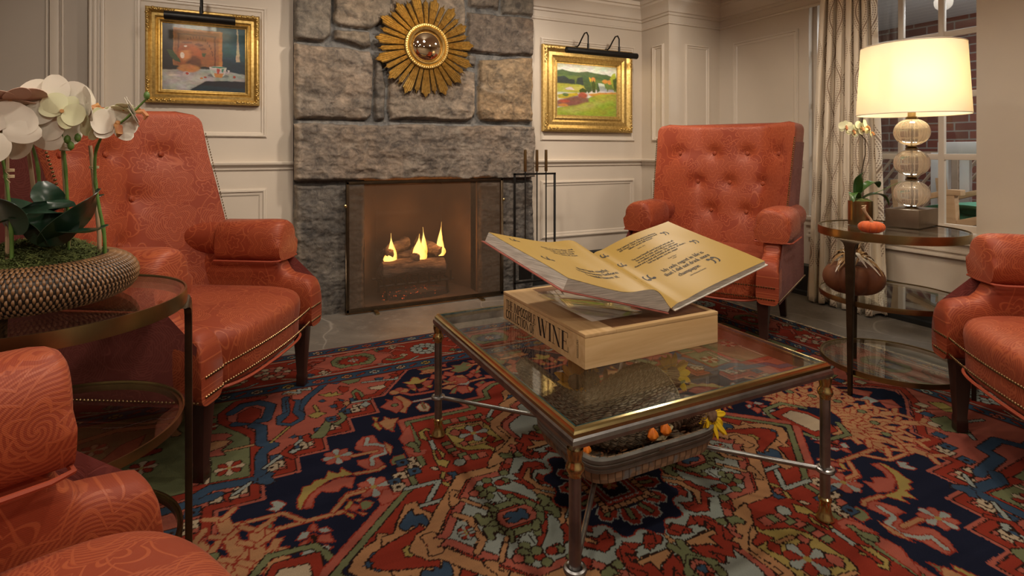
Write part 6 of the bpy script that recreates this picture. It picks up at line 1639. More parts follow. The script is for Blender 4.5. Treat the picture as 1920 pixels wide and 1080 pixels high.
orchid('orchid in the moss bowl with its cream blooms turned away, on a tall pale stake',
 [(-.356,1.557,.861),(-.354,1.545,.936),(-.357,1.536,1.036),(-.363,1.527,1.105),(-.357,1.513,1.144)],[(-.359,1.570,.86),(-.366,1.550,1.110)],
 [((-.362,1.500,1.152),.056,(-.3,1,.1),'petal',0,False),((-.312,1.514,1.148),.046,(.9,.35,.1),'petal',10,True),((-.349,1.482,1.137),.034,(.1,-1,.0),'petal_green',40,False),((-.379,1.530,1.100),.048,(-.5,.8,-.2),'petal',-20,False)],
 [([(-.379,1.524,.842),(-.379,1.513,.886),(-.376,1.498,.945),(-.392,1.52,.985)],.036),([(-.385,1.549,.838),(-.345,1.508,.879),(-.300,1.478,.925),(-.285,1.49,.968)],.034),([(-.365,1.606,.855),(-.345,1.608,.904),(-.325,1.609,.935),(-.301,1.619,.946)],.030)],
 [1.052],[(-.346,1.508,1.076),(-.328,1.509,1.080),(-.340,1.508,1.062)])
orchid('orchid in the moss bowl with large white blooms and a pink flower',
 [(-.401,1.557,.852),(-.404,1.547,.966),(-.404,1.536,1.022),(-.416,1.531,1.078),(-.436,1.518,1.117),(-.474,1.515,1.146)],[(-.409,1.572,.851),(-.433,1.551,1.140)],
 [((-.412,1.512,1.092),.058,(.2,.9,.1),'petal',15,False),((-.428,1.456,1.158),.050,(-.2,.3,1),'petal_pink',0,False),((-.440,1.450,1.090),.055,(-.3,.9,.1),'petal',40,True)],
 [([(-.379,1.524,.842),(-.402,1.524,.896),(-.431,1.516,.922),(-.474,1.515,.892)],.026),([(-.391,1.575,.835),(-.433,1.606,.896),(-.464,1.633,.926),(-.486,1.643,.942)],.028)],[1.078,1.083])
orchid('orchid in the moss bowl with small white blooms arching to the right',
 [(-.295,1.594,.852),(-.307,1.589,.93),(-.314,1.592,.99),(-.311,1.58,1.05),(-.295,1.561,1.086),(-.278,1.541,1.099),(-.243,1.524,1.123),(-.199,1.502,1.172)],[(-.309,1.612,.851),(-.326,1.609,1.064)],
 [((-.263,1.523,1.110),.040,(.5,-.9,.1),'petal',0,True),((-.292,1.529,1.114),.036,(-.7,.5,.3),'petal_green',30,False),((-.228,1.516,1.140),.034,(.8,.1,.4),'petal',20,True),((-.248,1.530,1.148),.024,(0,.3,1),'petal_green',50,False)],
 [([(-.358,1.536,.874),(-.318,1.483,.869),(-.289,1.469,.872),(-.268,1.483,.888)],.024)],[1.010],[(-.199,1.502,1.178)])
orchid('shortest orchid stem in the moss bowl, at the left edge, tied with white twine',
 [(-.44,1.509,.862),(-.441,1.498,.943),(-.45,1.503,1.016),(-.456,1.484,1.076)],[(-.452,1.527,.861),(-.446,1.501,1.05)],
 [((-.468,1.470,1.110),.045,(-.2,-.8,.2),'petal_green',0,True)],
 [([(-.432,1.505,.873),(-.439,1.497,.915),(-.451,1.481,.955),(-.466,1.478,.954)],.030)],[.995,1.008])
# ================================================================ WRITING: thick-and-thin drawn letters
def arc(cx_,cy_,rx,ry,a0,a1,n_=9): return [(cx_+rx*math.cos(R(a0+(a1-a0)*i/n_)),cy_+ry*math.sin(R(a0+(a1-a0)*i/n_))) for i in range(n_+1)]
def ser(x,y,w_=.13): return ('k',[(x-w_,y),(x+w_,y)])
def dotg(x,y,r=.07): return ('d',(x,y,r))
X=.62 # x-height
GL={
'T':(.78,[('K',[(.39,0),(.39,1)]),('k',[(.05,1),(.73,1)]),('k',[(.05,1),(.05,.75)]),('k',[(.73,1),(.73,.75)]),ser(.39,0)]),
'H':(.92,[('K',[(.17,0),(.17,1)]),('K',[(.75,0),(.75,1)]),('k',[(.17,.5),(.75,.5)]),ser(.17,0),ser(.17,1),ser(.75,0),ser(.75,1)]),
'E':(.74,[('K',[(.17,0),(.17,1)]),('k',[(.05,1),(.64,1)]),('k',[(.64,1),(.64,.76)]),('k',[(.17,.5),(.5,.5)]),('k',[(.5,.38),(.5,.62)]),('k',[(.05,0),(.68,0)]),('k',[(.68,0),(.68,.26)])]),
'I':(.36,[('K',[(.18,0),(.18,1)]),ser(.18,0),ser(.18,1)]),
'M':(1.06,[('k',[(.15,0),(.15,1)]),('K',[(.15,1),(.52,.05)]),('k',[(.52,.05),(.88,1)]),('K',[(.9,0),(.9,1)]),ser(.15,0),ser(.9,0),ser(.12,1,.08),ser(.94,1,.08)]),
'P':(.76,[('K',[(.17,0),(.17,1)]),('c',[(.17,1)]+arc(.42,.75,.24,.25,90,-90)+[(.17,.5)]),ser(.17,0),ser(.1,1,.07)]),
'O':(.86,[('c',arc(.43,.5,.31,.5,0,360,22))]),
'S':(.64,[('c',arc(.32,.75,.2,.25,20,210)+arc(.32,.26,.22,.26,50,-160)),('k',[(.52,.78),(.52,1)]),('k',[(.1,.22),(.1,0)])]),
'B':(.78,[('K',[(.17,0),(.17,1)]),('c',[(.17,1)]+arc(.42,.76,.2,.24,90,-90)+[(.17,.52)]),('c',[(.3,.52)]+arc(.43,.26,.24,.26,90,-90)+[(.17,0)]),ser(.1,0,.07),ser(.1,1,.07)]),
'L':(.70,[('K',[(.17,0),(.17,1)]),('k',[(.05,0),(.62,0)]),('k',[(.62,0),(.62,.28)]),ser(.17,1)]),
'C':(.80,[('c',arc(.43,.5,.32,.5,42,318,20)),('k',[(.68,.68),(.68,1)])]),
'N':(.90,[('k',[(.16,0),(.16,1)]),('K',[(.16,1),(.74,0)]),('k',[(.74,0),(.74,1)]),ser(.16,0),ser(.1,1,.08),ser(.74,1)]),
'F':(.70,[('K',[(.17,0),(.17,1)]),('k',[(.05,1),(.64,1)]),('k',[(.64,1),(.64,.76)]),('k',[(.17,.5),(.48,.5)]),('k',[(.48,.38),(.48,.62)]),ser(.17,0)]),
'W':(1.16,[('K',[(.12,1),(.38,0)]),('k',[(.38,0),(.6,1)]),('K',[(.52,1),(.80,0)]),('k',[(.80,0),(1.03,1)]),ser(.12,1),ser(.52,1,.1),ser(1.03,1)]),
'A':(.84,[('k',[(.1,0),(.42,1)]),('K',[(.42,1),(.72,0)]),('k',[(.22,.34),(.6,.34)]),ser(.1,0,.1),ser(.72,0,.12)]),
'U':(.84,[('K',[(.17,1),(.17,.3)]),('c',arc(.43,.3,.26,.3,180,360)),('k',[(.69,.3),(.69,1)]),ser(.17,1),ser(.69,1)]),
'J':(.5,[('K',[(.3,1),(.3,.1)]),('c',arc(.16,.1,.14,.14,0,-150,6)),ser(.3,1)]),
'K':(.86,[('K',[(.17,0),(.17,1)]),('k',[(.2,.4),(.7,1)]),('K',[(.35,.58),(.72,0)]),ser(.17,0),ser(.17,1),ser(.7,1,.1),ser(.75,0,.1)]),
'a':(.56,[('c',arc(.24,.47,.16,.15,160,0,6)),('K',[(.40,.47),(.40,.05)]),('c',arc(.24,.18,.17,.17,0,360,12)),('k',[(.40,.02),(.52,.04)])]),
'b':(.60,[('K',[(.13,0),(.13,1)]),('c',arc(.31,.3,.2,.31,150,-150,14)),('k',[(.03,1),(.13,1)])]),
'c':(.50,[('c',arc(.27,.31,.2,.31,45,320,14)),dotg(.40,.48)]),
'd':(.62,[('K',[(.46,0),(.46,1)]),('c',arc(.27,.3,.2,.31,30,330,14)),('k',[(.36,1),(.46,1)]),('k',[(.46,0),(.56,0)])]),
'e':(.52,[('c',arc(.27,.31,.2,.31,0,320,15)),('k',[(.08,.33),(.46,.33)])]),
'f':(.36,[('K',[(.16,0),(.16,.8)]),('c',arc(.27,.82,.11,.18,180,50,6)),('k',[(.03,X),(.32,X)]),ser(.16,0,.1),dotg(.34,.92,.06)]),
'g':(.56,[('c',arc(.24,.40,.16,.2,0,360,12)),('c',arc(.24,-.12,.2,.15,0,360,12)),('k',[(.14,.22),(.12,.08),(.36,.04)]),('k',[(.38,.52),(.52,.62)])]),
'h':(.64,[('K',[(.13,0),(.13,1)]),('c',arc(.32,.40,.18,.21,170,0,8)),('K',[(.50,.42),(.50,0)]),ser(.13,0,.1),ser(.50,0,.1),('k',[(.03,1),(.13,1)])]),
'i':(.30,[('K',[(.15,0),(.15,X)]),ser(.15,0,.1),dotg(.15,.88,.075),('k',[(.05,X),(.15,X)])]),
'k':(.62,[('K',[(.13,0),(.13,1)]),('k',[(.16,.25),(.48,X)]),('K',[(.26,.36),(.50,0)]),ser(.13,0,.1),ser(.50,0,.1),('k',[(.03,1),(.13,1)])]),
'l':(.30,[('K',[(.15,0),(.15,1)]),ser(.15,0,.1),('k',[(.05,1),(.15,1)])]),
'm':(.96,[('K',[(.13,0),(.13,X)]),('c',arc(.31,.42,.17,.2,170,0,8)),('K',[(.48,.42),(.48,0)]),('c',arc(.66,.42,.17,.2,170,0,8)),('K',[(.83,.42),(.83,0)]),ser(.13,0,.1),ser(.48,0,.1),ser(.83,0,.1),('k',[(.03,X),(.13,X)])]),
'n':(.64,[('K',[(.13,0),(.13,X)]),('c',arc(.32,.42,.18,.2,170,0,8)),('K',[(.50,.42),(.50,0)]),ser(.13,0,.1),ser(.50,0,.1),('k',[(.03,X),(.13,X)])]),
'o':(.56,[('c',arc(.28,.31,.21,.31,0,360,16))]),
'p':(.62,[('K',[(.13,-.3),(.13,X)]),('c',arc(.31,.31,.2,.31,150,-150,14)),ser(.13,-.3,.1),('k',[(.03,X),(.13,X)])]),
'r':(.46,[('K',[(.13,0),(.13,X)]),('c',arc(.29,.42,.15,.2,170,60,6)),ser(.13,0,.1),dotg(.38,.54,.065),('k',[(.03,X),(.13,X)])]),
's':(.44,[('c',arc(.22,.47,.13,.15,30,220,8)+arc(.22,.16,.15,.16,50,-150,8))]),
't':(.38,[('K',[(.17,.12),(.17,.84)]),('k',[(.03,X),(.34,X)]),('c',arc(.27,.12,.1,.12,180,330,5))]),
'u':(.64,[('K',[(.13,X),(.13,.18)]),('c',arc(.31,.19,.18,.19,190,350,7)),('K',[(.49,X),(.49,0)]),('k',[(.49,0),(.6,0)])]),
'v':(.56,[('K',[(.08,X),(.29,0)]),('k',[(.29,0),(.48,X)]),ser(.08,X,.09),ser(.48,X,.08)]),
'w':(.80,[('K',[(.07,X),(.25,0)]),('k',[(.25,0),(.42,X)]),('K',[(.37,X),(.55,0)]),('k',[(.55,0),(.72,X)]),ser(.07,X,.08),ser(.72,X,.08)]),
'x':(.56,[('K',[(.08,X),(.46,0)]),('k',[(.08,0),(.46,X)]),ser(.1,X,.08),ser(.46,0,.08)]),
'y':(.56,[('K',[(.08,X),(.30,0)]),('k',[(.48,X),(.22,-.26)]),dotg(.16,-.24,.06),ser(.08,X,.09),ser(.48,X,.08)]),
'z':(.52,[('k',[(.08,X),(.44,X)]),('K',[(.44,X),(.08,0)]),('k',[(.08,0),(.46,0)])]),
'.':(.24,[dotg(.12,.05,.075)]),',':(.24,[dotg(.12,.05,.075),('k',[(.17,.03),(.08,-.14)])]),
' ':(.30,[]),
'\u201c':(1.1,[('c',arc(.42,.62,.32,.42,120,255,10)),dotg(.40,.30,.16),('c',arc(.92,.62,.32,.42,120,255,10)),dotg(.90,.30,.16)]),
'\u201d':(1.1,[('c',arc(.12,.40,.32,.42,60,-75,10)),dotg(.16,.72,.16),('c',arc(.62,.40,.32,.42,60,-75,10)),dotg(.66,.72,.16)]),
}
def hull(P):
    P=sorted(set(P)); 
    def half(Q):
        o=[]
        for p in Q:
            while len(o)>1 and (o[-1][0]-o[-2][0])*(p[1]-o[-2][1])-(o[-1][1]-o[-2][1])*(p[0]-o[-2][0])<=0: o.pop()
            o.append(p)
        return o[:-1]
    return half(P)+half(P[::-1])
def text_polys(txt,x0,y0,h,W_=.15,T_=.035,align='l',track=.02):
    adv=sum((GL.get(c,GL[' '])[0]+track) for c in txt)*h
    x=x0-(adv/2 if align=='c' else 0); out=[]
    for c in txt:
        a,st=GL.get(c,GL[' '])
        for s in st:
            if s[0]=='d':
                cx_,cy_,r_=s[1]; out.append([(x+h*(cx_+r_*math.cos(2*PI*k/10)),y0+h*(cy_+r_*math.sin(2*PI*k/10))) for k in range(10)]); continue
            w_=T_ if s[0]=='k' else W_; P=s[1]
            for i in range(len(P)-1):
                q=[]
                for p in (P[i],P[i+1]):
                    for sx in (-.5,.5):
                        for sy in (-.5,.5): q.append((x+h*(p[0]+sx*w_),y0+h*(p[1]+sy*T_)))
                out.append(hull([(round(a_,6),round(b_,6)) for a_,b_ in q]))
        x+=(a+track)*h
    return out
def write(polys,fn,name,m,par):
    b=MB()
    for p in polys: b.add([fn(*q) for q in p],[tuple(range(len(p)))])
    me=bpy.data.meshes.new(name); me.from_pydata(b.v,[],b.f); me.materials.append(m); o=bpy.data.objects.new(name,me); return link(o,par)
# ================================================================ WOODEN BOX, STAND, OPEN BOOK
bx0,bx1,by0,by1,bz=.834,1.328,1.245,1.765,.4555; BH=.096
wb=thing('wooden_book_box',((bx0+bx1)/2,(by0+by1)/2,bz),0,'pale wooden slipcase box lettered THE IMPOSSIBLE COLLECTION OF WINE on the glass table','box')
hw,hh=(bx1-bx0)/2,(by1-by0)/2
b=MB(); b.box((-hw,-hh,0),(hw,hh,BH-.010)); b.build('box_body',MAT['pine'],wb,bevel=.003)
b=MB(); b.box((-hw,-hh,BH-.010),(-hw+.105,hh,BH)); b.build('lid_rail',MAT['pine_y'],wb,bevel=.002)
b=MB(); b.box((-hw+.105,-hh,BH-.010),(hw,-hh+.018,BH)); b.box((-hw+.105,hh-.018,BH-.010),(hw,hh,BH)); b.box((hw-.018,-hh+.018,BH-.010),(hw,hh-.018,BH)); b.build('lid_frame',MAT['pine'],wb,bevel=.001)
b=MB(); b.box((-hw+.105,-hh+.018,BH-.009),(hw-.018,hh-.018,BH-.0015)); b.build('walnut_lid',MAT['walnut'],wb,bevel=.001)
LW=by1-by0
side=lambda s,v:(-hw-.0006,hh-s,v)
P_=[]
def fit(txt,s0,s1,v0,v1,W_=.16,T_=.04):
    ps=text_polys(txt,0,0,1,W_,T_,track=.03); mx=max(q[0] for p in ps for q in p); mn=min(q[0] for p in ps for q in p)
    return [[((q[0]-mn)/(mx-mn)*(s1-s0)*LW+s0*LW,(v0+(v1-v0)*q[1])*BH) for q in p] for p in ps]
P_+=fit('THE IMPOSSIBLE',.046,.462,.45,.76,.19,.05)+fit('COLLECTION OF',.046,.45,.10,.40,.19,.05)+fit('WINE',.482,.836,.21,.77,.17,.03)
write(P_,side,'lettering',MAT['ink'],wb)
ps=text_polys('ASSOULINE',0,0,1,.15,.06,track=.06); mx=max(q[0] for p in ps for q in p)
write([[(.9377*LW-q[1]*.0085,(.20+.56*q[0]/mx)*BH) for q in p] for p in ps],side,'maker_lettering',MAT['ink'],wb)
top=lambda x,y:(x,y,BH-.0008)
def dark_ink():
    n=NT('burnt_mark'); n.set(col=(.05,.025,.015),rough=.6); return n.m
BI=dark_ink()
write([[(q[0]*.16-.10,q[1]*.085-.02) for q in p] for p in text_polys('WINE',0,0,1,.17,.03)],top,'lid_lettering',BI,wb)
write([[(q[0]*.009+.10,q[1]*.009-.19) for q in p] for p in text_polys('ASSOULINE',0,0,1,.17,.06,track=.08)],top,'lid_mark',BI,wb)
# acrylic stand
BT=bz+BH
st_=thing('acrylic_book_stand',(1.08,1.47,BT+.0005),0,'clear acrylic stand holding the open book above the wooden box','book stand')
def plate(P4,th,name,m,par,nrm=None):
    A,B2,C2,D2=[Vector(p) for p in P4]; n_=(B2-A).cross(D2-A).normalized()*th; b=MB()
    b.rings([[A,B2,C2,D2],[A+n_,B2+n_,C2+n_,D2+n_]]); return b.build(name,m,par,bevel=.0008)
O_=(1.08,1.47,BT+.0005)
def rb(p): return (p[0]-O_[0],p[1]-O_[1],p[2]-O_[2])
plate([rb((.915,1.33,BT+.001)),rb((1.10,1.33,BT+.001)),rb((1.10,1.66,BT+.001)),rb((.915,1.66,BT+.001))],.009,'foot_plate',MAT['acrylic'],st_)
plate([rb((1.02,1.40,BT+.0105)),rb((1.13,1.40,BT+.0105)),rb((1.13,1.63,BT+.088)),rb((1.02,1.63,BT+.088))],.003,'support_plate',MAT['acrylic'],st_)
# the open book
C_,D_=Vector((1.154,1.262,.578)),Vector((1.131,1.652,.672)); E_,F_=Vector((1.560,1.262,.684)),Vector((1.495,1.652,.777)); B_,A_=Vector((.790,1.262,.706)),Vector((.728,1.652,.785))
bo=(1.15,1.45,.60)
bk=thing('open_book',bo,0,'large open book with ochre pages of champagne quotations on the acrylic stand','book')
def pagefn(sd,lift=0,sc=1.0):
    O0,O1=(E_,F_) if sd>0 else (B_,A_)
    n0=((O0-C_).cross(D_-C_)).normalized(); n0=n0 if n0.z>0 else -n0
    def f(s,t):
        G=C_.lerp(D_,t); O=O0.lerp(O1,t); p=G.lerp(O,s)
        if sd>0: bl=.010*math.sin(PI*min(1,s*1.0))+.006*math.exp(-((s-.06)/.05)**2)
        else: bl=.034*math.exp(-((s-.22)/.17)**2)*(1-math.exp(-s/.05))+.006*math.sin(PI*s)
        wv=.0018*math.sin(t*5+s*7); return p+n0*(bl+lift+wv)-Vector(bo)
    return f,n0
rp,rn_=pagefn(1); lp,ln_=pagefn(-1)
def sheetmesh(f,nm,m,x0=0,x1=1,y0=0,y1=1):
    b=MB(); n1,n2=36,16
    b.add([f(x0+(x1-x0)*i/n1,y0+(y1-y0)*j/n2) for j in range(n2+1) for i in range(n1+1)],[(j*(n1+1)+i,j*(n1+1)+i+1,(j+1)*(n1+1)+i+1,(j+1)*(n1+1)+i) for j in range(n2) for i in range(n1)])
    return b.build(nm,m,bk,angle=180)
sheetmesh(rp,'right_page',MAT['page']); sheetmesh(lp,'left_page',MAT['page'])
def block(f,n0,th0,th1,nm,m,off=.0012,grow=0,s0=.015):
    b=MB(); rings=[]; N=30
    for j in range(17):
        t=-grow+(1+2*grow)*j/16; ring=[]
        for i in range(N+1): s=s0+(1+grow-s0)*i/N; ring.append(f(s,min(1.02,max(-.02,t)))-n0*off)
        for i in range(N,-1,-1):
            s=s0+(1+grow-s0)*i/N; th=th0+(th1-th0)*s; base=f(s,min(1.02,max(-.02,t))); 
            # flat underside
            G=(C_.lerp(D_,t)); O=(E_.lerp(F_,t) if f is rp else B_.lerp(A_,t)); p=G.lerp(O,s)-Vector(bo)-n0*th
            ring.append(p)
        rings.append(ring)
    b.rings(rings); return b.build(nm,m,bk,angle=30)
block(rp,rn_,.006,.012,'right_pages',MAT['paper']); block(lp,ln_,.012,.034,'left_pages',MAT['paper'])
def cover(sd,th,nm,m):
    O0,O1=(E_,F_) if sd>0 else (B_,A_); n0=rn_ if sd>0 else ln_; k=.013 if sd>0 else .035
    P4=[]
    for s,t in ((.02,-.015),(1.02,-.015),(1.02,1.015),(.02,1.015)):
        p=(C_.lerp(D_,t)).lerp(O0.lerp(O1,t),s)-Vector(bo); kk=(.0075 if sd>0 else .0135)+(k-(.0075 if sd>0 else .0135))*s; P4.append(p-n0*(kk+th))
    b=MB(); b.rings([P4,[p+n0*th for p in P4]]); return b.build(nm,m,bk,bevel=.0008)
cover(-1,.0035,'red_cover',MAT['redcover']); cover(1,.003,'white_cover',MAT['paper'])
WID,HEI=.42,.40
def onpage(f,n0,flip=False):
    return lambda x,y: tuple(f(1-x/WID if flip else x/WID,y/HEI)+n0*.0006)
txt=[]
def line(t_,s,t,h,W_=.16,T_=.05,track=.02): txt.extend(text_polys(t_,s*WID,t*HEI,h,W_,T_,'c',track))
line('My only regret in life is',.51,.372,.0165,.20,.05); line('that I did not drink more',.50,.312,.0165,.20,.05); line('champagne.',.45,.245,.0165,.20,.05)
line('John Maynard Keynes',.48,.195,.0066,.12,.06)
for i,t_ in enumerate(('The count himself came forward and took off','the cover of a dish, and I fell to at once on','an excellent roast chicken. This, with some','cheese and a salad and a bottle of old tokay, of which I','had two glasses, was my supper.')): line(t_,.46,.672-.031*i,.0092,.18,.05)
line('Bram Stoker',.50,.488,.0062,.12,.06); line('Dracula',.50,.466,.0062,.12,.06)
for i,t_ in enumerate(('After hearing Mozart, the ensuing silence is','still Mozart. After a sip of champagne that','follows, we are still Mozart.')): line(t_,.46,.880-.029*i,.0092,.18,.05)
line('Sacha Guitry',.42,.775,.0062,.12,.06)
for s,t,h in ((.085,.335,.040),(.062,.640,.030),(.040,.855,.030)): txt+=text_polys('\u201c',s*WID,t*HEI,h,.14,.05)
for s,t,h in ((.66,.205,.040),(.80,.525,.030),(.73,.800,.030)): txt+=text_polys('\u201d',s*WID,t*HEI,h,.14,.05)
write(txt,onpage(rp,rn_),'right_page_text',MAT['ink'],bk)
txt=[]
for i,t_ in enumerate(('that last night','I have been before','I could have it')): line(t_,.52,.36-.06*i,.0165,.20,.05)
for i in range(4): line(('drink in moderation and','taste the sun and stars','with a good friend','and a glass of wine')[i],.5,.80-.04*i,.010,.18,.05)
for s,t,h in ((.12,.40,.038),(.12,.84,.030)): txt+=text_polys('\u201c',s*WID,t*HEI,h,.14,.05)
txt+=text_polys('\u201d',.80*WID,.18*HEI,.038,.14,.05)
write(txt,onpage(lp,ln_,True),'left_page_text',MAT['ink'],bk)
# ================================================================ TRAY BASKET AND HARVEST ARRANGEMENT
TC=(1.045,1.352); TZ0=.160
tb=thing('splint_basket',(TC[0],TC[1],TZ0),0,'rectangular splint basket with a grey rim on the table stretchers','basket')
def tring(s,z,ex=0,n_=96):
    out=[]
    for i in range(n_):
        c,s_=sq(2*PI*i/n_,.30); out.append(((.225*s+ex)*c,(.168*s+ex)*s_,z))
    return out
b=MB(); b.rings([tring(.90,.002),tring(.96,.004),tring(.985,.02),tring(1.0,.078),tring(.975,.078),tring(.955,.01),tring(.5,.008),tring(.02,.008)]); 
b.uv=[(u,z) for (u,_),(x,y,z) in zip(b.uv,b.v)]
def splint():
    n=NT('woven_splint'); uv=n.n('ShaderNodeUVMap').outputs[0]; sp=n.n('ShaderNodeSeparateXYZ'); n.l(uv,sp.inputs[0]); a=n.M('FLOOR',n.M('MULTIPLY',sp.outputs[0],45.)); r_=n.M('FLOOR',n.M('MULTIPLY',sp.outputs[1],62.))
    ck=n.M('MODULO',n.M('ADD',a,r_),2.); fa=n.M('ABSOLUTE',n.M('SUBTRACT',n.M('FRACT',n.M('MULTIPLY',sp.outputs[0],45.)),.5)); f2=n.noise(uv,12,2)
    c=n.mix(ck,(.32,.20,.12),(.23,.14,.085)); c=n.mix(n.M('MULTIPLY',n.step(f2,.56,.60),.8),c,(.17,.19,.20)); c=n.mix(n.step(fa,.40,.5),c,(.04,.025,.015)); n.set(col=c,rough=.6); n.bump(n.M('ADD',n.M('MULTIPLY',ck,.6),n.step(fa,.5,.3)),.6,.002); return n.m
b.build('woven_wall',splint(),tb,angle=50)
b=MB()
prof=[(0,.038),(.006,.039),(.007,.048),(.0045,.0505),(.0075,.053),(.0085,.060),(.0055,.063),(.0085,.0655),(.0085,.074),(.004,.077),(0,.078)]
b.rings([tring(1.0,z,e) for e,z in prof],True,False,False); b.build('rim',MAT['greywood'],tb,angle=25)
b=MB(); b.box((-.014,-.178,.062),(.006,-.174,.072)); b.build('rim_clip',MAT['steel'],tb,bevel=.001)
# cornucopia
hc=thing('cornucopia',(TC[0],TC[1],TZ0+.012),0,'woven seagrass cornucopia curling to the left in the splint basket under the glass','cornucopia')
o=(TC[0],TC[1],TZ0+.012)
path=[Vector(rel(p,o)) for p in [(.822,1.60,.352),(.828,1.53,.335),(.838,1.45,.306),(.862,1.39,.286),(.91,1.345,.275),(.97,1.325,.270),(1.04,1.325,.272),(1.10,1.335,.276),(1.155,1.35,.280)]]
rad=[.014,.028,.036,.045,.062,.082,.094,.100,.096]
def cr(P,t):
    n_=len(P)-1; x=min(t*n_,n_-1e-6); i=int(x); u=x-i; p0,p1,p2,p3=P[max(i-1,0)],P[i],P[i+1],P[min(i+2,n_)]
    return .5*((2*p1)+(p2-p0)*u+(2*p0-5*p1+4*p2-p3)*u*u+(3*p1-p0-3*p2+p3)*u**3)
rings=[]; N=240; S_=72; prevA=None
for i in range(N+1):
    t=i/N; c=cr(path,t); d=(cr(path,min(1,t+.01))-cr(path,max(0,t-.01))).normalized(); r_=cr(rad,t)
    A=(prevA-d*prevA.dot(d)).normalized() if prevA else d.cross(Vector((0,0,1))).normalized(); prevA=A; B3=d.cross(A); ring=[]
    for k in range(S_):
        a=2*PI*k/S_; w1=abs(math.sin(PI*t*34)); strand=abs(math.sin(a*20/2*1.0+ (int(t*34)%2)*PI/2+t*34*PI*.5)); q=r_*(1+.0)+.0055*w1**.5+.0060*strand*w1+.0020*noise.noise(Vector((a*4,t*60,2)))
        ring.append(c+A*q*math.cos(a)+B3*q*math.sin(a))
    rings.append(ring)
# hollow mouth
c=rings[-1]; cen=sum(c,Vector())/S_; d=(path[-1]-path[-2]).normalized()
rings.append([cen+(p-cen)*.9 for p in c]); rings.append([cen+(p-cen)*.86-d*.05 for p in c]); rings.append([cen+(p-cen)*.5-d*.10 for p in c])
b=MB(); b.rings(rings); b.build('horn',MAT['cornhusk'],hc,angle=180)
b=MB(); b.tube([cen+(rings[N][k%S_]-cen)*1.02 for k in range(0,S_+1,2)],.006,8); b.build('mouth_braid',MAT['straw'],hc)
q=Vector(rel((1.095,1.235,.218),o)); b=MB(); b.tube([q+Vector((-.035,.01,.0)),q,q+Vector((.035,.004,.026))],[.014,.016,.014],10,True,.5); b.build('handle_tab',MAT['straw'],hc)
def sunflower(loc,r,face,label,m='sunpetal',grp='artificial sunflowers in the basket'):
    t=thing('sunflower',loc,0,label,'sunflower',grp); fz=Vector(face).normalized(); rt=fz.cross(Vector((0,0,1))).normalized(); u_=rt.cross(fz); rn=random.Random(int(loc[0]*997))
    b=MB(); rings=[]
    for s,h in ((.30,-.1),(.34,.05),(.30,.16),(.2,.2),(.02,.21)): rings.append([(rt*math.cos(a)+u_*math.sin(a))*r*s*(1+.06*math.sin(9*a+s*20))+fz*h*r for a in [2*PI*k/32 for k in range(32)]])
    b.rings(rings); b.build('flower_head',MAT['cone'],t)
    for ring_,n_ in ((0,13),(1,11)):
        for k in range(n_):
            a=2*PI*(k+.5*ring_)/n_+rn.uniform(-.12,.12); d=rt*math.cos(a)+u_*math.sin(a); L_=r*rn.uniform(.85,1.08); cu_=rn.uniform(-.2,.35)
            leafmesh([d*.25*r,d*.55*r+fz*.12*r,d*.8*L_+fz*(.1+cu_*.4)*r,d*L_+fz*cu_*r],.145*r,.25,8,lambda t:math.sin(PI*min(1,.12+.86*t))**.8,.0006,up=fz).build('petal',MAT[m],t,angle=180)
    return t
sunflower((1.262,1.212,.258),.062,(.15,-.9,.3),'bright yellow sunflower at the right end of the basket')
sunflower((1.265,1.375,.322),.062,(-.2,-.8,.55),'yellow sunflower upright behind the aubergine in the basket')
sunflower((.950,1.475,.315),.070,(-.35,-.8,.55),'orange and yellow sunflower behind the tail of the cornucopia','orangepetal')
sunflower((1.005,1.500,.335),.045,(.1,-.3,1),'small yellow sunflower beside the upper pine cone in the basket')
def cone(loc,r,h,ax,label):
    t=thing('pine_cone',loc,0,label,'pine cone','pine cones in the basket'); az=Vector(ax).normalized(); rt=az.cross(Vector((.2,.3,1))).normalized(); u_=rt.cross(az); b=MB()
    for j in range(11):
        q=j/10; rr_=r*math.sin(PI*(.12+.80*q))**.7; n_=9
        for k in range(n_):
            a=2*PI*(k+.5*(j%2))/n_+j*.3; d=rt*math.cos(a)+u_*math.sin(a); tg=az.cross(d); c=az*h*(q-.5); w_=rr_*.36; tip=c+d*rr_+az*h*.05
            b.rings([[c+d*rr_*.2-tg*w_*.4,c+d*rr_*.2+tg*w_*.4,c+d*rr_*.2+az*.003],[tip-tg*w_*.9-d*rr_*.15-az*.006,tip+tg*w_*.9-d*rr_*.15-az*.006,tip-d*rr_*.12],[tip-tg*w_*.45+d*rr_*.12+az*.004,tip+tg*w_*.45+d*rr_*.12+az*.004,tip+d*rr_*.12+az*.010]])
    b.build('scales',MAT['cone'],t,angle=30); b=MB(); b.tube([-az*h*.48,az*h*.45],[r*.3,r*.15],8); b.build('core',MAT['darkwood'],t); return t
cone((1.205,1.225,.262),.033,.062,(.3,-.4,.8),'largest brown pine cone beside the right sunflower in the basket')
cone((1.150,1.245,.250),.024,.050,(-.5,-.3,.6),'slim pine cone leaning on the largest one in the basket')
cone((.990,1.455,.315),.030,.060,(.1,-.3,1),'upright pine cone behind the cornucopia in the basket')
def lantern(loc,r,label):
    t=thing('lantern_pod',loc,0,label,'seed pod','orange lantern pods in the basket'); b=MB(); pr=[(0,-r),(r*.6,-r*.7),(r,-.1*r),(r*.85,.5*r),(r*.4,1.0*r),(.0,1.5*r)]
    b.lathe(pr,30,fn=lambda a,z:1-.18*abs(math.cos(2.5*a))**3); b.build('pod',MAT['lantern'],t); b=MB(); b.tube([(0,0,-r),(0,.004,-r*1.4)],.0012,5); b.build('stem',MAT['straw'],t); return t
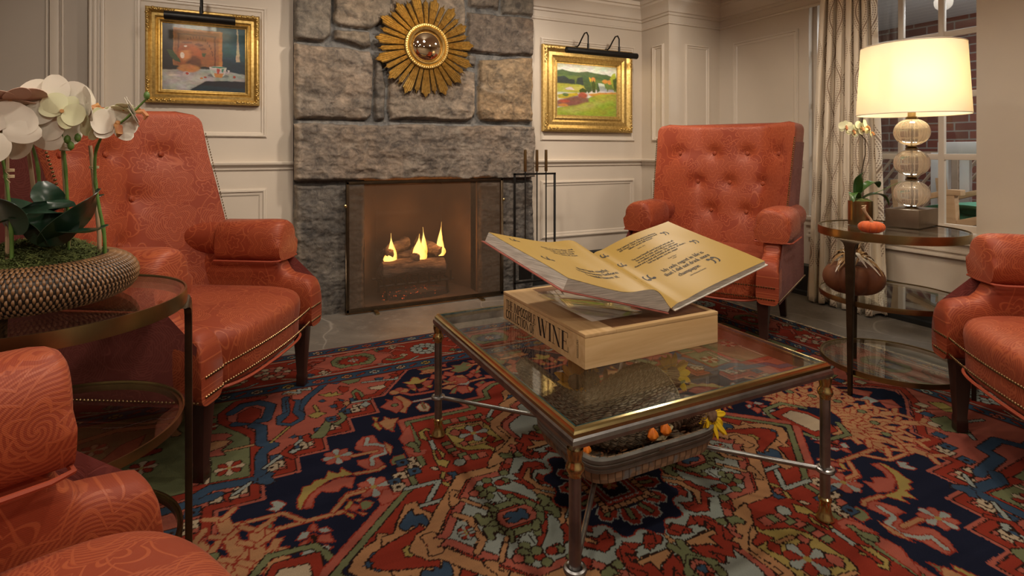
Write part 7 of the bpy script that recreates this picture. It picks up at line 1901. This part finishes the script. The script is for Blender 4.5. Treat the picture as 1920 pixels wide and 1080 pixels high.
lantern((1.045,1.218,.243),.017,'orange lantern pod nearer the cornucopia mouth'); lantern((1.088,1.213,.250),.017,'orange lantern pod nearer the pine cones'); lantern((.838,1.245,.238),.014,'orange lantern pod at the left corner of the basket, behind the table leg')
eg=thing('aubergine',(1.185,1.335,.318),R(-20),'glossy dark aubergine beside the mouth of the cornucopia','vegetable')
b=MB(); b.rings([[(x,r_*math.cos(a),r_*math.sin(a)) for a in [2*PI*k/20 for k in range(20)]] for x,r_ in ((-.055,.004),(-.05,.016),(-.03,.025),(0,.027),(.03,.022),(.05,.014),(.06,.004))]); b.build('body',MAT['eggplant'],eg)
b=MB(); b.tube([(.055,0,0),(.075,.003,.006)],[.006,.003],8); b.build('stem',MAT['stem'],eg)
rr=random.Random(5); k=0
for loc,sc in (((1.12,1.46,.29),.05),((1.06,1.46,.30),.045),((1.20,1.47,.27),.05),((1.02,1.47,.26),.035),((.90,1.46,.26),.04)):
    t=thing('dry_leaf',loc,rr.uniform(0,6),('russet dry leaf standing behind the cornucopia','brown dry leaf beside the upright pine cone','brown dry leaf at the far rim of the basket','crumpled dry leaf low behind the cornucopia','dark dry leaf behind the cornucopia tail')[k],'leaf','dry leaves in the basket'); k+=1
    P=[]
    for i in range(30):
        a=2*PI*i/30; q=sc*(.62+.38*abs(math.cos(2.5*a))); P.append((q*math.cos(a),q*math.sin(a)*.35,q*math.sin(a)*.9+.01*math.sin(3*a)))
    b=MB(); b.add(P+[(0,0,0)],[(i,(i+1)%30,30) for i in range(30)]); lo=b.build('blade',MAT['dryleaf'],t,angle=180); md=lo.modifiers.new('s','SOLIDIFY'); md.thickness=.0008
b=MB()
for i in range(46):
    a=rr.uniform(-1.2,1.3); p=Vector((1.15,1.37,.33)); d=Vector((math.cos(a)*.8,math.sin(a),rr.uniform(.0,.35))).normalized()*rr.uniform(.04,.11); e=p+d; e.z=min(e.z,.425)
    b.tube([p,p.lerp(e,.6)+Vector((0,0,.008)),e],[.0012,.001,.0005],4)
sw=b.build('straw_tuft',MAT['straw'],None); tag(sw,'loose pale straw sticking out of the cornucopia mouth','straw',None,'stuff')
b=MB()
for i in range(300):
    x,y=TC[0]+rr.uniform(-.20,.20),TC[1]+rr.uniform(-.145,.145); a=rr.uniform(0,6.3); z=TZ0+.012+rr.uniform(0,.03); d=Vector((math.cos(a),math.sin(a),rr.uniform(-.1,.4)))*.02; n_=Vector((-math.sin(a),math.cos(a),.2))*.004; p=Vector((x,y,z)); b.add([p,p+d*.5+n_,p+d,p+d*.5-n_],[(0,1,2,3)])
lf=b.build('dark_filler',MAT['dryleaf'],None,angle=180); tag(lf,'dark crumpled filler lining the bottom of the splint basket','filler',None,'stuff')
